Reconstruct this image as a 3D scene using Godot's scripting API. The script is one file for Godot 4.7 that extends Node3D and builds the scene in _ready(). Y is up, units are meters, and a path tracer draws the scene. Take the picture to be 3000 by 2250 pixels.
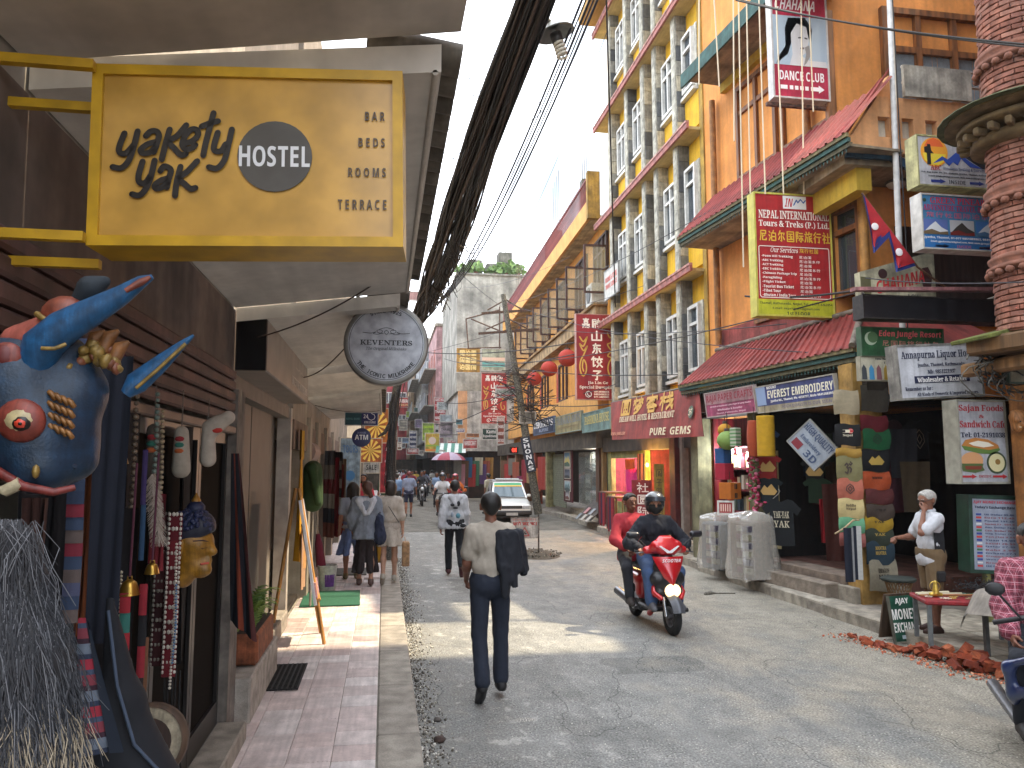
extends Node3D
# ---------------------------------------------------------------- mesh builder
class MB:
	var v:=PackedVector3Array()
	var n:=PackedVector3Array()
	var uv:=PackedVector2Array()
	var ix:=PackedInt32Array()
	var xf:=Transform3D()
	func vert(p: Vector3,nn: Vector3,t:=Vector2.ZERO)->int:
		v.append(xf*p); n.append((xf.basis*nn).normalized()); uv.append(t)
		return v.size()-1
	func tri(a: int,b: int,c: int)->void:
		ix.append(a); ix.append(c); ix.append(b)
	func quad(a: Vector3,b: Vector3,c: Vector3,d: Vector3)->MB:
		var nn:=(b-a).cross(c-a)
		if nn.length_squared()<1e-14: nn=(c-a).cross(d-a)
		nn=nn.normalized()
		var i:=vert(a,nn,Vector2(0,1)); vert(b,nn,Vector2(1,1)); vert(c,nn,Vector2(1,0)); vert(d,nn,Vector2(0,0))
		tri(i,i+1,i+2); tri(i,i+2,i+3)
		return self
	func tri3(a: Vector3,b: Vector3,c: Vector3)->MB:
		var nn:=(b-a).cross(c-a).normalized()
		var i:=vert(a,nn); vert(b,nn); vert(c,nn)
		tri(i,i+1,i+2)
		return self
	func box(c: Vector3,s: Vector3,b:=Basis())->MB:
		var h:=s*.5
		var p: Array[Vector3]=[]
		for k in 8:
			p.append(c+b*Vector3(h.x if k & 1 else -h.x,h.y if k & 2 else -h.y,h.z if k & 4 else -h.z))
		quad(p[4],p[5],p[7],p[6]); quad(p[1],p[0],p[2],p[3])
		quad(p[5],p[1],p[3],p[7]); quad(p[0],p[4],p[6],p[2])
		quad(p[6],p[7],p[3],p[2]); quad(p[0],p[1],p[5],p[4])
		return self
	func bx(x0: float,x1: float,y0: float,y1: float,d0: float,d1: float)->MB:
		return box(Vector3((x0+x1)/2,(y0+y1)/2,-(d0+d1)/2),Vector3(absf(x1-x0),absf(y1-y0),absf(d1-d0)))
	func cbox(c: Vector3,s: Vector3,bev: float,b:=Basis())->MB:
		var h:=s*.5
		var pr:=PackedVector2Array([Vector2(h.x-bev,-h.y),Vector2(h.x,-h.y+bev),Vector2(h.x,h.y-bev),Vector2(h.x-bev,h.y),Vector2(-h.x+bev,h.y),Vector2(-h.x,h.y-bev),Vector2(-h.x,-h.y+bev),Vector2(-h.x+bev,-h.y)])
		var sc:=Vector2((h.x-bev)/h.x,(h.y-bev)/h.y)
		var rings:=[[h.z,sc],[h.z-bev,Vector2.ONE],[-h.z+bev,Vector2.ONE],[-h.z,sc]]
		var ps:=[]
		for r in rings:
			var row: Array[Vector3]=[]
			for q in pr: row.append(c+b*Vector3(q.x*r[1].x,q.y*r[1].y,r[0]))
			ps.append(row)
		for r in 3:
			for k in 8: quad(ps[r][k],ps[r+1][k],ps[r+1][(k+1) % 8],ps[r][(k+1) % 8])
		for k in range(1,7):
			tri3(ps[0][0],ps[0][k],ps[0][k+1]); tri3(ps[3][0],ps[3][k+1],ps[3][k])
		return self
	func tube(pts: Array,r,seg:=8,caps:=true,flat:=1.0)->MB:
		var m:=pts.size()
		var up:=Vector3.UP
		var base:=v.size()
		for i in m:
			var a: Vector3=pts[maxi(i-1,0)]
			var b: Vector3=pts[mini(i+1,m-1)]
			var t:=(b-a).normalized()
			if absf(t.dot(up))>.95: up=Vector3.RIGHT if absf(t.x)<.9 else Vector3.BACK
			var s:=t.cross(up).normalized()
			var u:=s.cross(t).normalized()
			var rr: float=r if r is float or r is int else r[i]
			for k in seg:
				var an:=TAU*k/seg
				var dr:=s*cos(an)+u*sin(an)*flat
				vert(pts[i]+dr*rr,s*cos(an)+u*sin(an)/flat,Vector2(float(k)/seg,float(i)/maxi(m-1,1)))
			up=u
		for i in m-1:
			for k in seg:
				var a:=base+i*seg+k
				var b:=base+i*seg+(k+1) % seg
				tri(a,b+seg,b); tri(a,a+seg,b+seg)
		if caps:
			for e in [0,m-1]:
				var t: Vector3=(pts[0]-pts[1]).normalized() if e==0 else (pts[m-1]-pts[m-2]).normalized()
				var ci:=vert(pts[e],t)
				var rn:=[]
				for k in seg:
					v.append(v[base+e*seg+k]); n.append((xf.basis*t).normalized()); uv.append(Vector2.ZERO); rn.append(v.size()-1)
				for k in seg:
					if e==0: tri(ci,rn[k],rn[(k+1) % seg])
					else: tri(ci,rn[(k+1) % seg],rn[k])
		return self
	func lathe(o: Vector3,prof: Array,seg:=16,b:=Basis(),sq:=Vector2.ONE)->MB:
		var base:=v.size()
		var m:=prof.size()
		for i in m:
			var pa: Vector2=prof[maxi(i-1,0)]
			var pb: Vector2=prof[mini(i+1,m-1)]
			var tn:=pb-pa
			for k in seg+1:
				var an:=TAU*k/seg
				var c:=cos(an)
				var s:=sin(an)
				vert(o+b*Vector3(c*prof[i].x*sq.x,prof[i].y,s*prof[i].x*sq.y),b*Vector3(c*tn.y,-tn.x,s*tn.y),Vector2(float(k)/seg,float(i)/(m-1)))
		for i in m-1:
			for k in seg:
				var a:=base+i*(seg+1)+k
				tri(a,a+seg+1,a+seg+2); tri(a,a+seg+2,a+1)
		return self
	func ball(c: Vector3,r: Vector3,seg:=12,b:=Basis())->MB:
		var rings:=int(seg/2.0)
		var base:=v.size()
		for i in rings+1:
			var th:=PI*i/rings
			for k in seg+1:
				var an:=TAU*k/seg
				var d:=Vector3(sin(th)*cos(an),cos(th),sin(th)*sin(an))
				vert(c+b*(d*r),b*(d/r),Vector2(float(k)/seg,float(i)/rings))
		for i in rings:
			for k in seg:
				var a:=base+i*(seg+1)+k
				tri(a,a+1,a+seg+2); tri(a,a+seg+2,a+seg+1)
		return self
	func prism(poly: PackedVector2Array,z0: float,z1: float,b:=Transform3D())->MB:
		if Geometry2D.is_polygon_clockwise(poly): poly.reverse()
		var t:=Geometry2D.triangulate_polygon(poly)
		for i in range(0,t.size(),3):
			var a:=poly[t[i]]; var c:=poly[t[i+1]]; var d:=poly[t[i+2]]
			if (c-a).cross(d-a)<0: var e:=c; c=d; d=e
			tri3(b*Vector3(a.x,a.y,z1),b*Vector3(c.x,c.y,z1),b*Vector3(d.x,d.y,z1))
			tri3(b*Vector3(a.x,a.y,z0),b*Vector3(d.x,d.y,z0),b*Vector3(c.x,c.y,z0))
		for i in poly.size():
			var a:=poly[i]; var c:=poly[(i+1) % poly.size()]
			quad(b*Vector3(a.x,a.y,z0),b*Vector3(c.x,c.y,z0),b*Vector3(c.x,c.y,z1),b*Vector3(a.x,a.y,z1))
		return self
	func sheet(nu: int,nv: int,f: Callable,thick:=.0)->MB:
		for side in (2 if thick>0 else 1):
			var base:=v.size()
			var g: Array[Vector3]=[]
			for j in nv+1:
				for i in nu+1: g.append(f.call(float(i)/nu,float(j)/nv))
			for j in nv+1:
				for i in nu+1:
					var du:=g[j*(nu+1)+mini(i+1,nu)]-g[j*(nu+1)+maxi(i-1,0)]
					var dv:=g[mini(j+1,nv)*(nu+1)+i]-g[maxi(j-1,0)*(nu+1)+i]
					var nn:=dv.cross(du).normalized()
					if side: nn=-nn
					vert(g[j*(nu+1)+i]+nn*thick*.5,nn,Vector2(float(i)/nu,float(j)/nv))
			for j in nv:
				for i in nu:
					var a:=base+j*(nu+1)+i
					if side: tri(a,a+1,a+nu+2); tri(a,a+nu+2,a+nu+1)
					else: tri(a,a+nu+2,a+1); tri(a,a+nu+1,a+nu+2)
		return self
	func add(o: MB,t:=Transform3D())->MB:
		var b:=v.size()
		for i in o.v.size():
			vert(t*o.v[i],t.basis*o.n[i],o.uv[i])
		for i in o.ix: ix.append(i+b)
		return self
	func mesh(off:=Vector3.ZERO)->ArrayMesh:
		var vv:=v
		if off!=Vector3.ZERO:
			vv=v.duplicate()
			for i in vv.size(): vv[i]-=off
		var a:=[]
		a.resize(Mesh.ARRAY_MAX)
		a[Mesh.ARRAY_VERTEX]=vv; a[Mesh.ARRAY_NORMAL]=n; a[Mesh.ARRAY_TEX_UV]=uv; a[Mesh.ARRAY_INDEX]=ix
		var m:=ArrayMesh.new()
		m.add_surface_from_arrays(Mesh.PRIMITIVE_TRIANGLES,a)
		return m
# ---------------------------------------------------------------- joined capsules meshed as one skin
class Flesh:
	var pr: Array=[]
	var cuts: Array=[]
	var k:=.03
	func cap(a: Vector3,b: Vector3,ra: float,rb: float=-1.0)->Flesh:
		pr.append([a,b,ra,ra if rb<0 else rb]); return self
	func cut(nrm: Vector3,at: Vector3)->Flesh:
		cuts.append([nrm.normalized(),nrm.normalized().dot(at)]); return self
	func build(cell: float,noise: FastNoiseLite=null,amp:=.0)->MB:
		var lo:=Vector3(1e9,1e9,1e9); var hi:=-lo
		for q in pr:
			var m: float=maxf(q[2],q[3])+k+cell*2.5
			for e in 2:
				lo=lo.min(q[e]-Vector3.ONE*m); hi=hi.max(q[e]+Vector3.ONE*m)
		var nx:=int((hi.x-lo.x)/cell)+2; var ny:=int((hi.y-lo.y)/cell)+2; var nz:=int((hi.z-lo.z)/cell)+2
		var f:=PackedFloat32Array(); f.resize(nx*ny*nz); f.fill(1.0)
		var nxy:=nx*ny
		for q in pr:
			var a: Vector3=q[0]; var b: Vector3=q[1]; var ra: float=q[2]; var rb: float=q[3]
			var m: float=maxf(ra,rb)+k+cell*1.5
			var l:=((a.min(b)-Vector3.ONE*m)-lo)/cell
			var h:=((a.max(b)+Vector3.ONE*m)-lo)/cell
			var x0:=maxi(int(l.x),0); var x1:=mini(int(h.x)+1,nx-1)
			var y0:=maxi(int(l.y),0); var y1:=mini(int(h.y)+1,ny-1)
			var z0:=maxi(int(l.z),0); var z1:=mini(int(h.z)+1,nz-1)
			var ba:=b-a
			var inv:=1.0/maxf(ba.length_squared(),1e-9)
			for z in range(z0,z1+1):
				for y in range(y0,y1+1):
					var p:=Vector3(lo.x+x0*cell,lo.y+y*cell,lo.z+z*cell)
					var o:=z*nxy+y*nx
					for x in range(x0,x1+1):
						var pa:=p-a
						var t:=clampf(pa.dot(ba)*inv,.0,1.0)
						var d:=(pa-ba*t).length()-(ra+(rb-ra)*t)
						var e:=f[o+x]
						var g:=k-absf(e-d)
						if g>.0: f[o+x]=minf(e,d)-g*g*.25/k
						elif d<e: f[o+x]=d
						p.x+=cell
		if not cuts.is_empty():
			for z in nz:
				for y in ny:
					var o:=z*nxy+y*nx
					for x in nx:
						if f[o+x]<.1:
							var p:=Vector3(lo.x+x*cell,lo.y+y*cell,lo.z+z*cell)
							for c in cuts: f[o+x]=maxf(f[o+x],p.dot(c[0])-c[1])
		var id:=PackedInt32Array(); id.resize(nx*ny*nz); id.fill(-1)
		var out:=MB.new()
		var lim:=cell*1.9
		for z in nz-1:
			for y in ny-1:
				var o:=z*nxy+y*nx
				for x in nx-1:
					var f0:=f[o+x]
					if f0>lim or f0<-lim: continue
					var c:=[f0,f[o+x+1],f[o+x+nx],f[o+x+nx+1],f[o+x+nxy],f[o+x+nxy+1],f[o+x+nxy+nx],f[o+x+nxy+nx+1]]
					var neg:=0
					for e in c:
						if e<.0: neg+=1
					if neg==0 or neg==8: continue
					var s:=Vector3.ZERO; var cnt:=0
					for e in [0,1,2,3,4,5,6,7]:
						for ax in [1,2,4]:
							if e & ax: continue
							var fa: float=c[e]; var fb: float=c[e | ax]
							if (fa<.0)==(fb<.0): continue
							var t:=fa/(fa-fb)
							s+=Vector3((t if ax==1 else (1.0 if e & 1 else .0)),(t if ax==2 else (1.0 if e & 2 else .0)),(t if ax==4 else (1.0 if e & 4 else .0)))
							cnt+=1
					id[o+x]=out.v.size()
					out.v.append(lo+(Vector3(x,y,z)+s/cnt)*cell); out.n.append(Vector3.ZERO); out.uv.append(Vector2.ZERO)
		for z in range(1,nz-1):
			for y in range(1,ny-1):
				var o:=z*nxy+y*nx
				for x in range(1,nx-1):
					var q:=o+x
					if id[q]<0 and absf(f[q])>lim: continue
					var s0:=f[q]<.0
					if s0!=(f[q+1]<.0): quadi(out,id[q],id[q-nx],id[q-nx-nxy],id[q-nxy],s0)
					if s0!=(f[q+nx]<.0): quadi(out,id[q],id[q-nxy],id[q-nxy-1],id[q-1],s0)
					if s0!=(f[q+nxy]<.0): quadi(out,id[q],id[q-1],id[q-1-nx],id[q-nx],s0)
		for i in out.n.size():
			out.n[i]=out.n[i].normalized()
			if noise: out.v[i]+=out.n[i]*noise.get_noise_3d(out.v[i].x*1.5,out.v[i].y*.55+out.v[i].x*.4,out.v[i].z*1.5)*amp
		if noise:
			var nn:=PackedVector3Array(); nn.resize(out.n.size())
			for i in range(0,out.ix.size(),3):
				var a:=out.ix[i]; var b:=out.ix[i+1]; var c:=out.ix[i+2]
				var m:=(out.v[c]-out.v[a]).cross(out.v[b]-out.v[a])
				nn[a]+=m; nn[b]+=m; nn[c]+=m
			for i in nn.size(): out.n[i]=nn[i].normalized()
		return out
	func quadi(o: MB,a: int,b: int,c: int,d: int,inside: bool)->void:
		if a<0 or b<0 or c<0 or d<0: return
		if not inside:
			var e:=b; b=d; d=e
		var m:=(o.v[c]-o.v[a]).cross(o.v[d]-o.v[b])
		for i in [a,b,c,d]: o.n[i]+=m
		o.tri(a,b,c); o.tri(a,c,d)
# ---------------------------------------------------------------- scene helpers
var org:={}
var used:={}
var frames:={}
var sizes:={}
var mats:={}
var tx:={}
var rng:=RandomNumberGenerator.new()
func P(x: float,y: float,d: float)->Vector3: return Vector3(x,y,-d)
func numbered(s: String)->String:
	var c: int=used.get(s,-1)+1
	used[s]=c
	return s if c==0 else "%s_%03d" % [s,c]
func thing(called: String,label: String,cat: String,base: Vector3,group:="")->Node3D:
	var o:=Node3D.new()
	o.name=numbered(called)
	add_child(o)
	o.position=base
	org[o]=base
	o.set_meta("label",label); o.set_meta("category",cat)
	if group: o.set_meta("group",group)
	return o
func part(par: Node,called: String,mb: MB,m: Material)->MeshInstance3D:
	var o:=MeshInstance3D.new()
	o.name=called
	var off: Vector3=org.get(par,Vector3.ZERO)
	o.mesh=mb.mesh(off)
	o.material_override=m
	par.add_child(o,true)
	org[o]=off
	return o
func solo(called: String,label: String,cat: String,mb: MB,m: Material,group:="")->MeshInstance3D:
	var o:=MeshInstance3D.new()
	var c:=Vector3.ZERO
	var lo:=1e9
	for q in mb.v: c+=q; lo=minf(lo,q.y)
	c/=mb.v.size(); c.y=lo
	o.name=numbered(called)
	o.mesh=mb.mesh(c)
	o.material_override=m
	o.position=c
	add_child(o)
	org[o]=c
	o.set_meta("label",label); o.set_meta("category",cat)
	if group: o.set_meta("group",group)
	return o
func struct(called: String,mb: MB,m: Material,kind:="structure")->MeshInstance3D:
	var o:=MeshInstance3D.new()
	o.name=numbered(called)
	o.mesh=mb.mesh()
	o.material_override=m
	add_child(o)
	o.set_meta("kind",kind)
	return o
func piece(par: Node,called: String,mesh: Mesh,m: Material,xf: Transform3D)->MeshInstance3D:
	var o:=MeshInstance3D.new()
	o.name=called
	o.mesh=mesh
	o.material_override=m
	o.transform=Transform3D(xf.basis,xf.origin-org.get(par,Vector3.ZERO))
	par.add_child(o,true)
	return o
# ---------------------------------------------------------------- materials
func fimg(seed_: int,freq: float,lo: float,hi: float,oct:=4,size:=512,sx:=1.0,sy:=1.0,gam:=1.0,typ:=FastNoiseLite.TYPE_SIMPLEX_SMOOTH)->Image:
	var f:=FastNoiseLite.new()
	f.seed=seed_; f.frequency=freq; f.fractal_octaves=oct; f.noise_type=typ
	var im:=f.get_seamless_image(int(size*sx),int(size*sy))
	if sx!=1.0 or sy!=1.0: im.resize(size,size)
	im.convert(Image.FORMAT_RGB8)
	var d:=im.get_data()
	var lut:=PackedByteArray(); lut.resize(256)
	for i in 256: lut[i]=int(clampf(lo+(hi-lo)*pow(i/255.0,gam),0,1)*255)
	for i in d.size(): d[i]=lut[d[i]]
	return Image.create_from_data(im.get_width(),im.get_height(),false,Image.FORMAT_RGB8,d)
func mulimg(a: Image,b: Image)->Image:
	var x:=a.get_data(); var y:=b.get_data()
	for i in x.size(): x[i]=int(x[i]*y[i]/255.0)
	return Image.create_from_data(a.get_width(),a.get_height(),false,Image.FORMAT_RGB8,x)
func make_textures()->void:
	var im:={}
	im.plaster=mulimg(fimg(41,.03,.88,1.02,4,512,1.0,.08),mulimg(fimg(1,.008,.86,1.02),fimg(2,.06,.93,1.0,3)))
	im.grime=mulimg(fimg(42,.03,.82,1.04,4,512,1.0,.08),mulimg(fimg(3,.006,.62,1.08,5),fimg(4,.05,.86,1.0,3)))
	im.wood=fimg(5,.02,.55,1.1,4,512,1.0,.12)
	im.cloth=mulimg(fimg(6,.25,.78,1.0,2),fimg(16,.01,.88,1.0,3))
	im.asphalt=mulimg(mulimg(fimg(7,.35,.62,1.15,2,1024),fimg(8,.004,.7,1.1,5,1024)),fimg(28,.03,.8,1.1,4,1024))
	im.dust=mulimg(fimg(9,.012,.72,1.1,5),fimg(10,.2,.84,1.0,2))
	im.metal=fimg(11,.01,.8,1.05,4)
	im.rust=fimg(12,.02,.3,1.2,5)
	for k in im:
		im[k].generate_mipmaps()
		tx[k]=ImageTexture.create_from_image(im[k])
	for e in [["n_fine",21,.2,1.5],["n_rough",22,.05,4.0],["n_cloth",23,.03,5.0]]:
		var f:=FastNoiseLite.new()
		f.seed=e[1]; f.frequency=e[2]; f.fractal_octaves=4
		var g:=f.get_seamless_image(512,512)
		g.convert(Image.FORMAT_RGBA8)
		g.bump_map_to_normal_map(e[3])
		tx[e[0]]=ImageTexture.create_from_image(g)
func mt(c: Color,rough:=.85,tex:="plaster",sc:=.5,metal:=.0,nrm:="",ns:=.5)->StandardMaterial3D:
	var key:="%s|%s|%s|%s|%s|%s|%s" % [c.to_html(),rough,tex,sc,metal,nrm,ns]
	if mats.has(key): return mats[key]
	var m:=StandardMaterial3D.new()
	m.albedo_color=c
	m.roughness=rough
	m.metallic=metal
	if tex:
		m.albedo_texture=tx[tex]
		m.uv1_triplanar=true; m.uv1_world_triplanar=true
		m.uv1_scale=Vector3.ONE*sc
	if nrm:
		m.normal_enabled=true; m.normal_texture=tx[nrm]; m.normal_scale=ns
		m.uv1_triplanar=true; m.uv1_world_triplanar=true
		m.uv1_scale=Vector3.ONE*sc
	m.cull_mode=BaseMaterial3D.CULL_DISABLED
	mats[key]=m
	return m
func C(h: String)->Color: return Color(h)
func glow(c: Color,e: float)->StandardMaterial3D:
	var m:=StandardMaterial3D.new()
	m.albedo_color=c; m.emission_enabled=true; m.emission=c; m.emission_energy_multiplier=e
	return m
func glass(c: Color,alpha: float,rough:=.06)->StandardMaterial3D:
	var m:=StandardMaterial3D.new()
	m.albedo_color=Color(c,alpha); m.roughness=rough; m.metallic=.0; m.metallic_specular=.6
	m.transparency=BaseMaterial3D.TRANSPARENCY_ALPHA
	m.cull_mode=BaseMaterial3D.CULL_DISABLED
	return m
func imat(im: Image,rough:=.7)->StandardMaterial3D:
	var m:=StandardMaterial3D.new()
	im.generate_mipmaps()
	m.albedo_texture=ImageTexture.create_from_image(im)
	m.roughness=rough
	m.cull_mode=BaseMaterial3D.CULL_DISABLED
	return m
# ---------------------------------------------------------------- signs and lettering
var fonts:={}
func font(k: String)->Font:
	if fonts.has(k): return fonts[k]
	var f:=SystemFont.new()
	f.font_names=PackedStringArray(["Droid Serif" if k.begins_with("serif") else ("Droid Sans Mono" if k=="mono" else "Droid Sans")])
	if k.ends_with("b"): f.font_weight=700
	if k.ends_with("i"): f.font_italic=true
	fonts[k]=f
	return f
func face_cam(d: float,x0: float,x1: float,y0: float,y1: float)->Array:
	return [Transform3D(Basis(),P((x0+x1)/2,(y0+y1)/2,d)),x1-x0,y1-y0]
func face_street(x: float,d_far: float,d_near: float,y0: float,y1: float)->Array:
	return [Transform3D(Basis(Vector3.UP,-PI/2),P(x,(y0+y1)/2,(d_far+d_near)/2)),d_far-d_near,y1-y0]
func board(called: String,label: String,cat: String,fr: Array,th: float,face: Material,rim: Material=null,rim_w:=.03,group:="")->Node3D:
	var f: Transform3D=fr[0]
	var w: float=fr[1]; var h: float=fr[2]
	var o:=thing(called,label,cat,f*Vector3(0,-h/2,-th/2),group)
	frames[o]=f; sizes[o]=Vector2(w,h)
	var mb:=MB.new(); mb.xf=f
	var q:=rim_w if rim else .0
	mb.box(Vector3(0,0,-th/2-.004),Vector3(w-q*1.2,h-q*1.2,th))
	part(o,"panel",mb,face)
	if rim:
		for e in [[0,h/2-q/2,w,q],[0,-h/2+q/2,w,q],[-w/2+q/2,0,q,h-2*q],[w/2-q/2,0,q,h-2*q]]:
			var r:=MB.new(); r.xf=f
			r.box(Vector3(e[0],e[1],-th/2+.003),Vector3(e[2],e[3],th+.012))
			part(o,"rim",r,rim)
	return o
func at(o: Node,u: float,v: float,z:=.0)->Vector3:
	var s: Vector2=sizes[o]
	return frames[o]*Vector3((u-.5)*s.x,(.5-v)*s.y,z)
func T(o: Node3D,s: String,u0: float,v0: float,u1: float,v1: float,m: Material,fk:="sansb",slant:=.0,rot:=.0)->void:
	var tm:=TextMesh.new()
	tm.text=s; tm.font=font(fk); tm.font_size=32; tm.pixel_size=.01; tm.depth=.05; tm.curve_step=1.2
	var a:=tm.get_aabb()
	var sz: Vector2=sizes[o]
	var w:=(u1-u0)*sz.x; var h:=(v1-v0)*sz.y
	var sx:=w/maxf(a.size.x,.001); var sy:=h/maxf(a.size.y,.001)
	var mi:=MeshInstance3D.new()
	mi.name="lettering"
	mi.mesh=tm; mi.material_override=m
	var c:=a.get_center()
	var loc:=Transform3D(Basis(Vector3(0,0,1),rot)*Basis(Vector3(sx,0,0),Vector3(slant*sy,sy,0),Vector3(0,0,.04)),Vector3(((u0+u1)/2-.5)*sz.x,(.5-(v0+v1)/2)*sz.y,.0015))
	var g: Transform3D=frames[o]*loc*Transform3D(Basis(),-Vector3(c.x,c.y,c.z))
	mi.transform=Transform3D(g.basis,g.origin-org[o])
	o.add_child(mi,true)
func stroke(mb: MB,f: Transform3D,pts: Array,w: float,z:=.0)->void:
	for i in pts.size():
		var p: Vector2=pts[i]
		var ww: float=w
		var c:=f*Vector3(p.x,p.y,z)
		var nn:=f.basis.z.normalized()
		var ci:=mb.vert(c,nn)
		for k in 8: mb.vert(f*Vector3(p.x+cos(TAU*k/8)*ww/2,p.y+sin(TAU*k/8)*ww/2,z),nn)
		for k in 8: mb.tri(ci,ci+1+k,ci+1+(k+1) % 8)
		if i+1<pts.size():
			var q: Vector2=pts[i+1]
			var s:=(q-p).normalized().orthogonal()*ww/2
			mb.quad(f*Vector3(p.x-s.x,p.y-s.y,z+.0003),f*Vector3(q.x-s.x,q.y-s.y,z+.0003),f*Vector3(q.x+s.x,q.y+s.y,z+.0003),f*Vector3(p.x+s.x,p.y+s.y,z+.0003))
func bez(p: Array,n:=10)->Array:
	var c:=Curve2D.new()
	for i in p.size():
		var a: Vector2=p[maxi(i-1,0)]; var b: Vector2=p[mini(i+1,p.size()-1)]
		var t:=(b-a)/6.0
		c.add_point(p[i],-t,t)
	var r:=[]
	var m:=(p.size()-1)*n
	for i in m+1:
		var s:=float(i)/m*(p.size()-1)
		r.append(c.samplef(s))
	return r
func S(o: Node3D,strokes: Array,u0: float,v0: float,u1: float,v1: float,wid: float,m: Material,called:="lettering",smooth:=false)->MeshInstance3D:
	var sz: Vector2=sizes[o]
	var mb:=MB.new()
	for st in strokes:
		var pp:=[]
		for i in range(0,st.size(),2):
			pp.append(Vector2((u0+(u1-u0)*st[i]/10.0-.5)*sz.x,(.5-v0-(v1-v0)*st[i+1]/10.0)*sz.y))
		if smooth: pp=bez(pp,6)
		stroke(mb,frames[o],pp,wid,.003)
	return part(o,called,mb,m)
func shape(o: Node3D,pts: Array,m: Material,called:="print",z:=.001)->MeshInstance3D:
	var sz: Vector2=sizes[o]
	var poly:=PackedVector2Array()
	for i in range(0,pts.size(),2): poly.append(Vector2((pts[i]-.5)*sz.x,(.5-pts[i+1])*sz.y))
	var mb:=MB.new()
	mb.prism(poly,-.002,z+.001,frames[o])
	return part(o,called,mb,m)
func disc(o: Node3D,u: float,v: float,r: float,m: Material,called:="print",z:=.001,sq:=1.0)->MeshInstance3D:
	var sz: Vector2=sizes[o]
	var p:=[]
	for k in 32: p.append_array([u+cos(TAU*k/32)*r/sz.x,v+sin(TAU*k/32)*r*sq/sz.y])
	return shape(o,p,m,called,z)
func rect(o: Node3D,u0: float,v0: float,u1: float,v1: float,m: Material,called:="print",z:=.001)->MeshInstance3D:
	return shape(o,[u0,v0,u1,v0,u1,v1,u0,v1],m,called,z)
# ---------------------------------------------------------------- order of building
var cam: Camera3D
var env: Environment
func _ready()->void:
	rng.seed=7
	cam=Camera3D.new(); cam.name="camera"
	cam.fov=53.0; cam.near=.05; cam.far=600.0
	add_child(cam)
	cam.position=Vector3(0,2.05,0)
	cam.rotation_degrees=Vector3(6.0,-9.37,0)
	cam.current=true
	var we:=WorldEnvironment.new(); we.name="world_environment"
	env=Environment.new()
	env.background_mode=Environment.BG_SKY
	env.sky=Sky.new()
	env.sky.sky_material=sky_material()
	env.background_energy_multiplier=1.0
	env.tonemap_mode=Environment.TONE_MAPPER_LINEAR
	env.tonemap_exposure=4.3
	env.ambient_light_source=Environment.AMBIENT_SOURCE_SKY
	env.sdfgi_enabled=true; env.ssao_enabled=true; env.ssil_enabled=true
	env.fog_enabled=true; env.fog_density=.0006; env.fog_light_color=Color(.86,.88,.9)
	we.environment=env
	add_child(we)
	var sun:=DirectionalLight3D.new(); sun.name="sun"
	sun.light_energy=.68; sun.light_color=Color(1.0,.93,.8); sun.light_angular_distance=.9
	sun.shadow_enabled=true
	add_child(sun)
	sun.look_at_from_position(Vector3.ZERO,-Vector3(cos(deg_to_rad(57)),sin(deg_to_rad(57)),.03),Vector3.UP)
	make_textures()
	set_glyphs()
	ground()
	left_side()
	right_corner_house()
	right_yellow_house()
	right_orange_house()
	right_brick_house()
	far_street()
	right_shops()
	big_signs()
	right_signs()
	left_signs()
	left_goods()
	right_goods()
	people()
	vehicles()
	cables()
	clutter()
func sky_material()->Material:
	var w:=1024; var h:=512
	var f:=FastNoiseLite.new()
	f.seed=41; f.frequency=.012; f.fractal_octaves=5
	var g:=f.get_seamless_image(w,h)
	var im:=Image.create(w,h,false,Image.FORMAT_RGBF)
	for y in h:
		var el:=1.0-y/(h/2.0)
		for x in w:
			var n:=g.get_pixel(x,y).r
			var blue:=Color(.22,.29,.35).lerp(Color(.28,.33,.37),clampf(1.0-el*1.4,0,1))
			var c:=blue.lerp(Color(1.02,1.08,1.19),smoothstep(.22,.5,n-.2+.55*clampf(el,0,1)))
			if el<0: c=Color(.35,.34,.32)
			im.set_pixel(x,y,c)
	var m:=PanoramaSkyMaterial.new()
	m.panorama=ImageTexture.create_from_image(im)
	m.energy_multiplier=1.0
	return m
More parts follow.
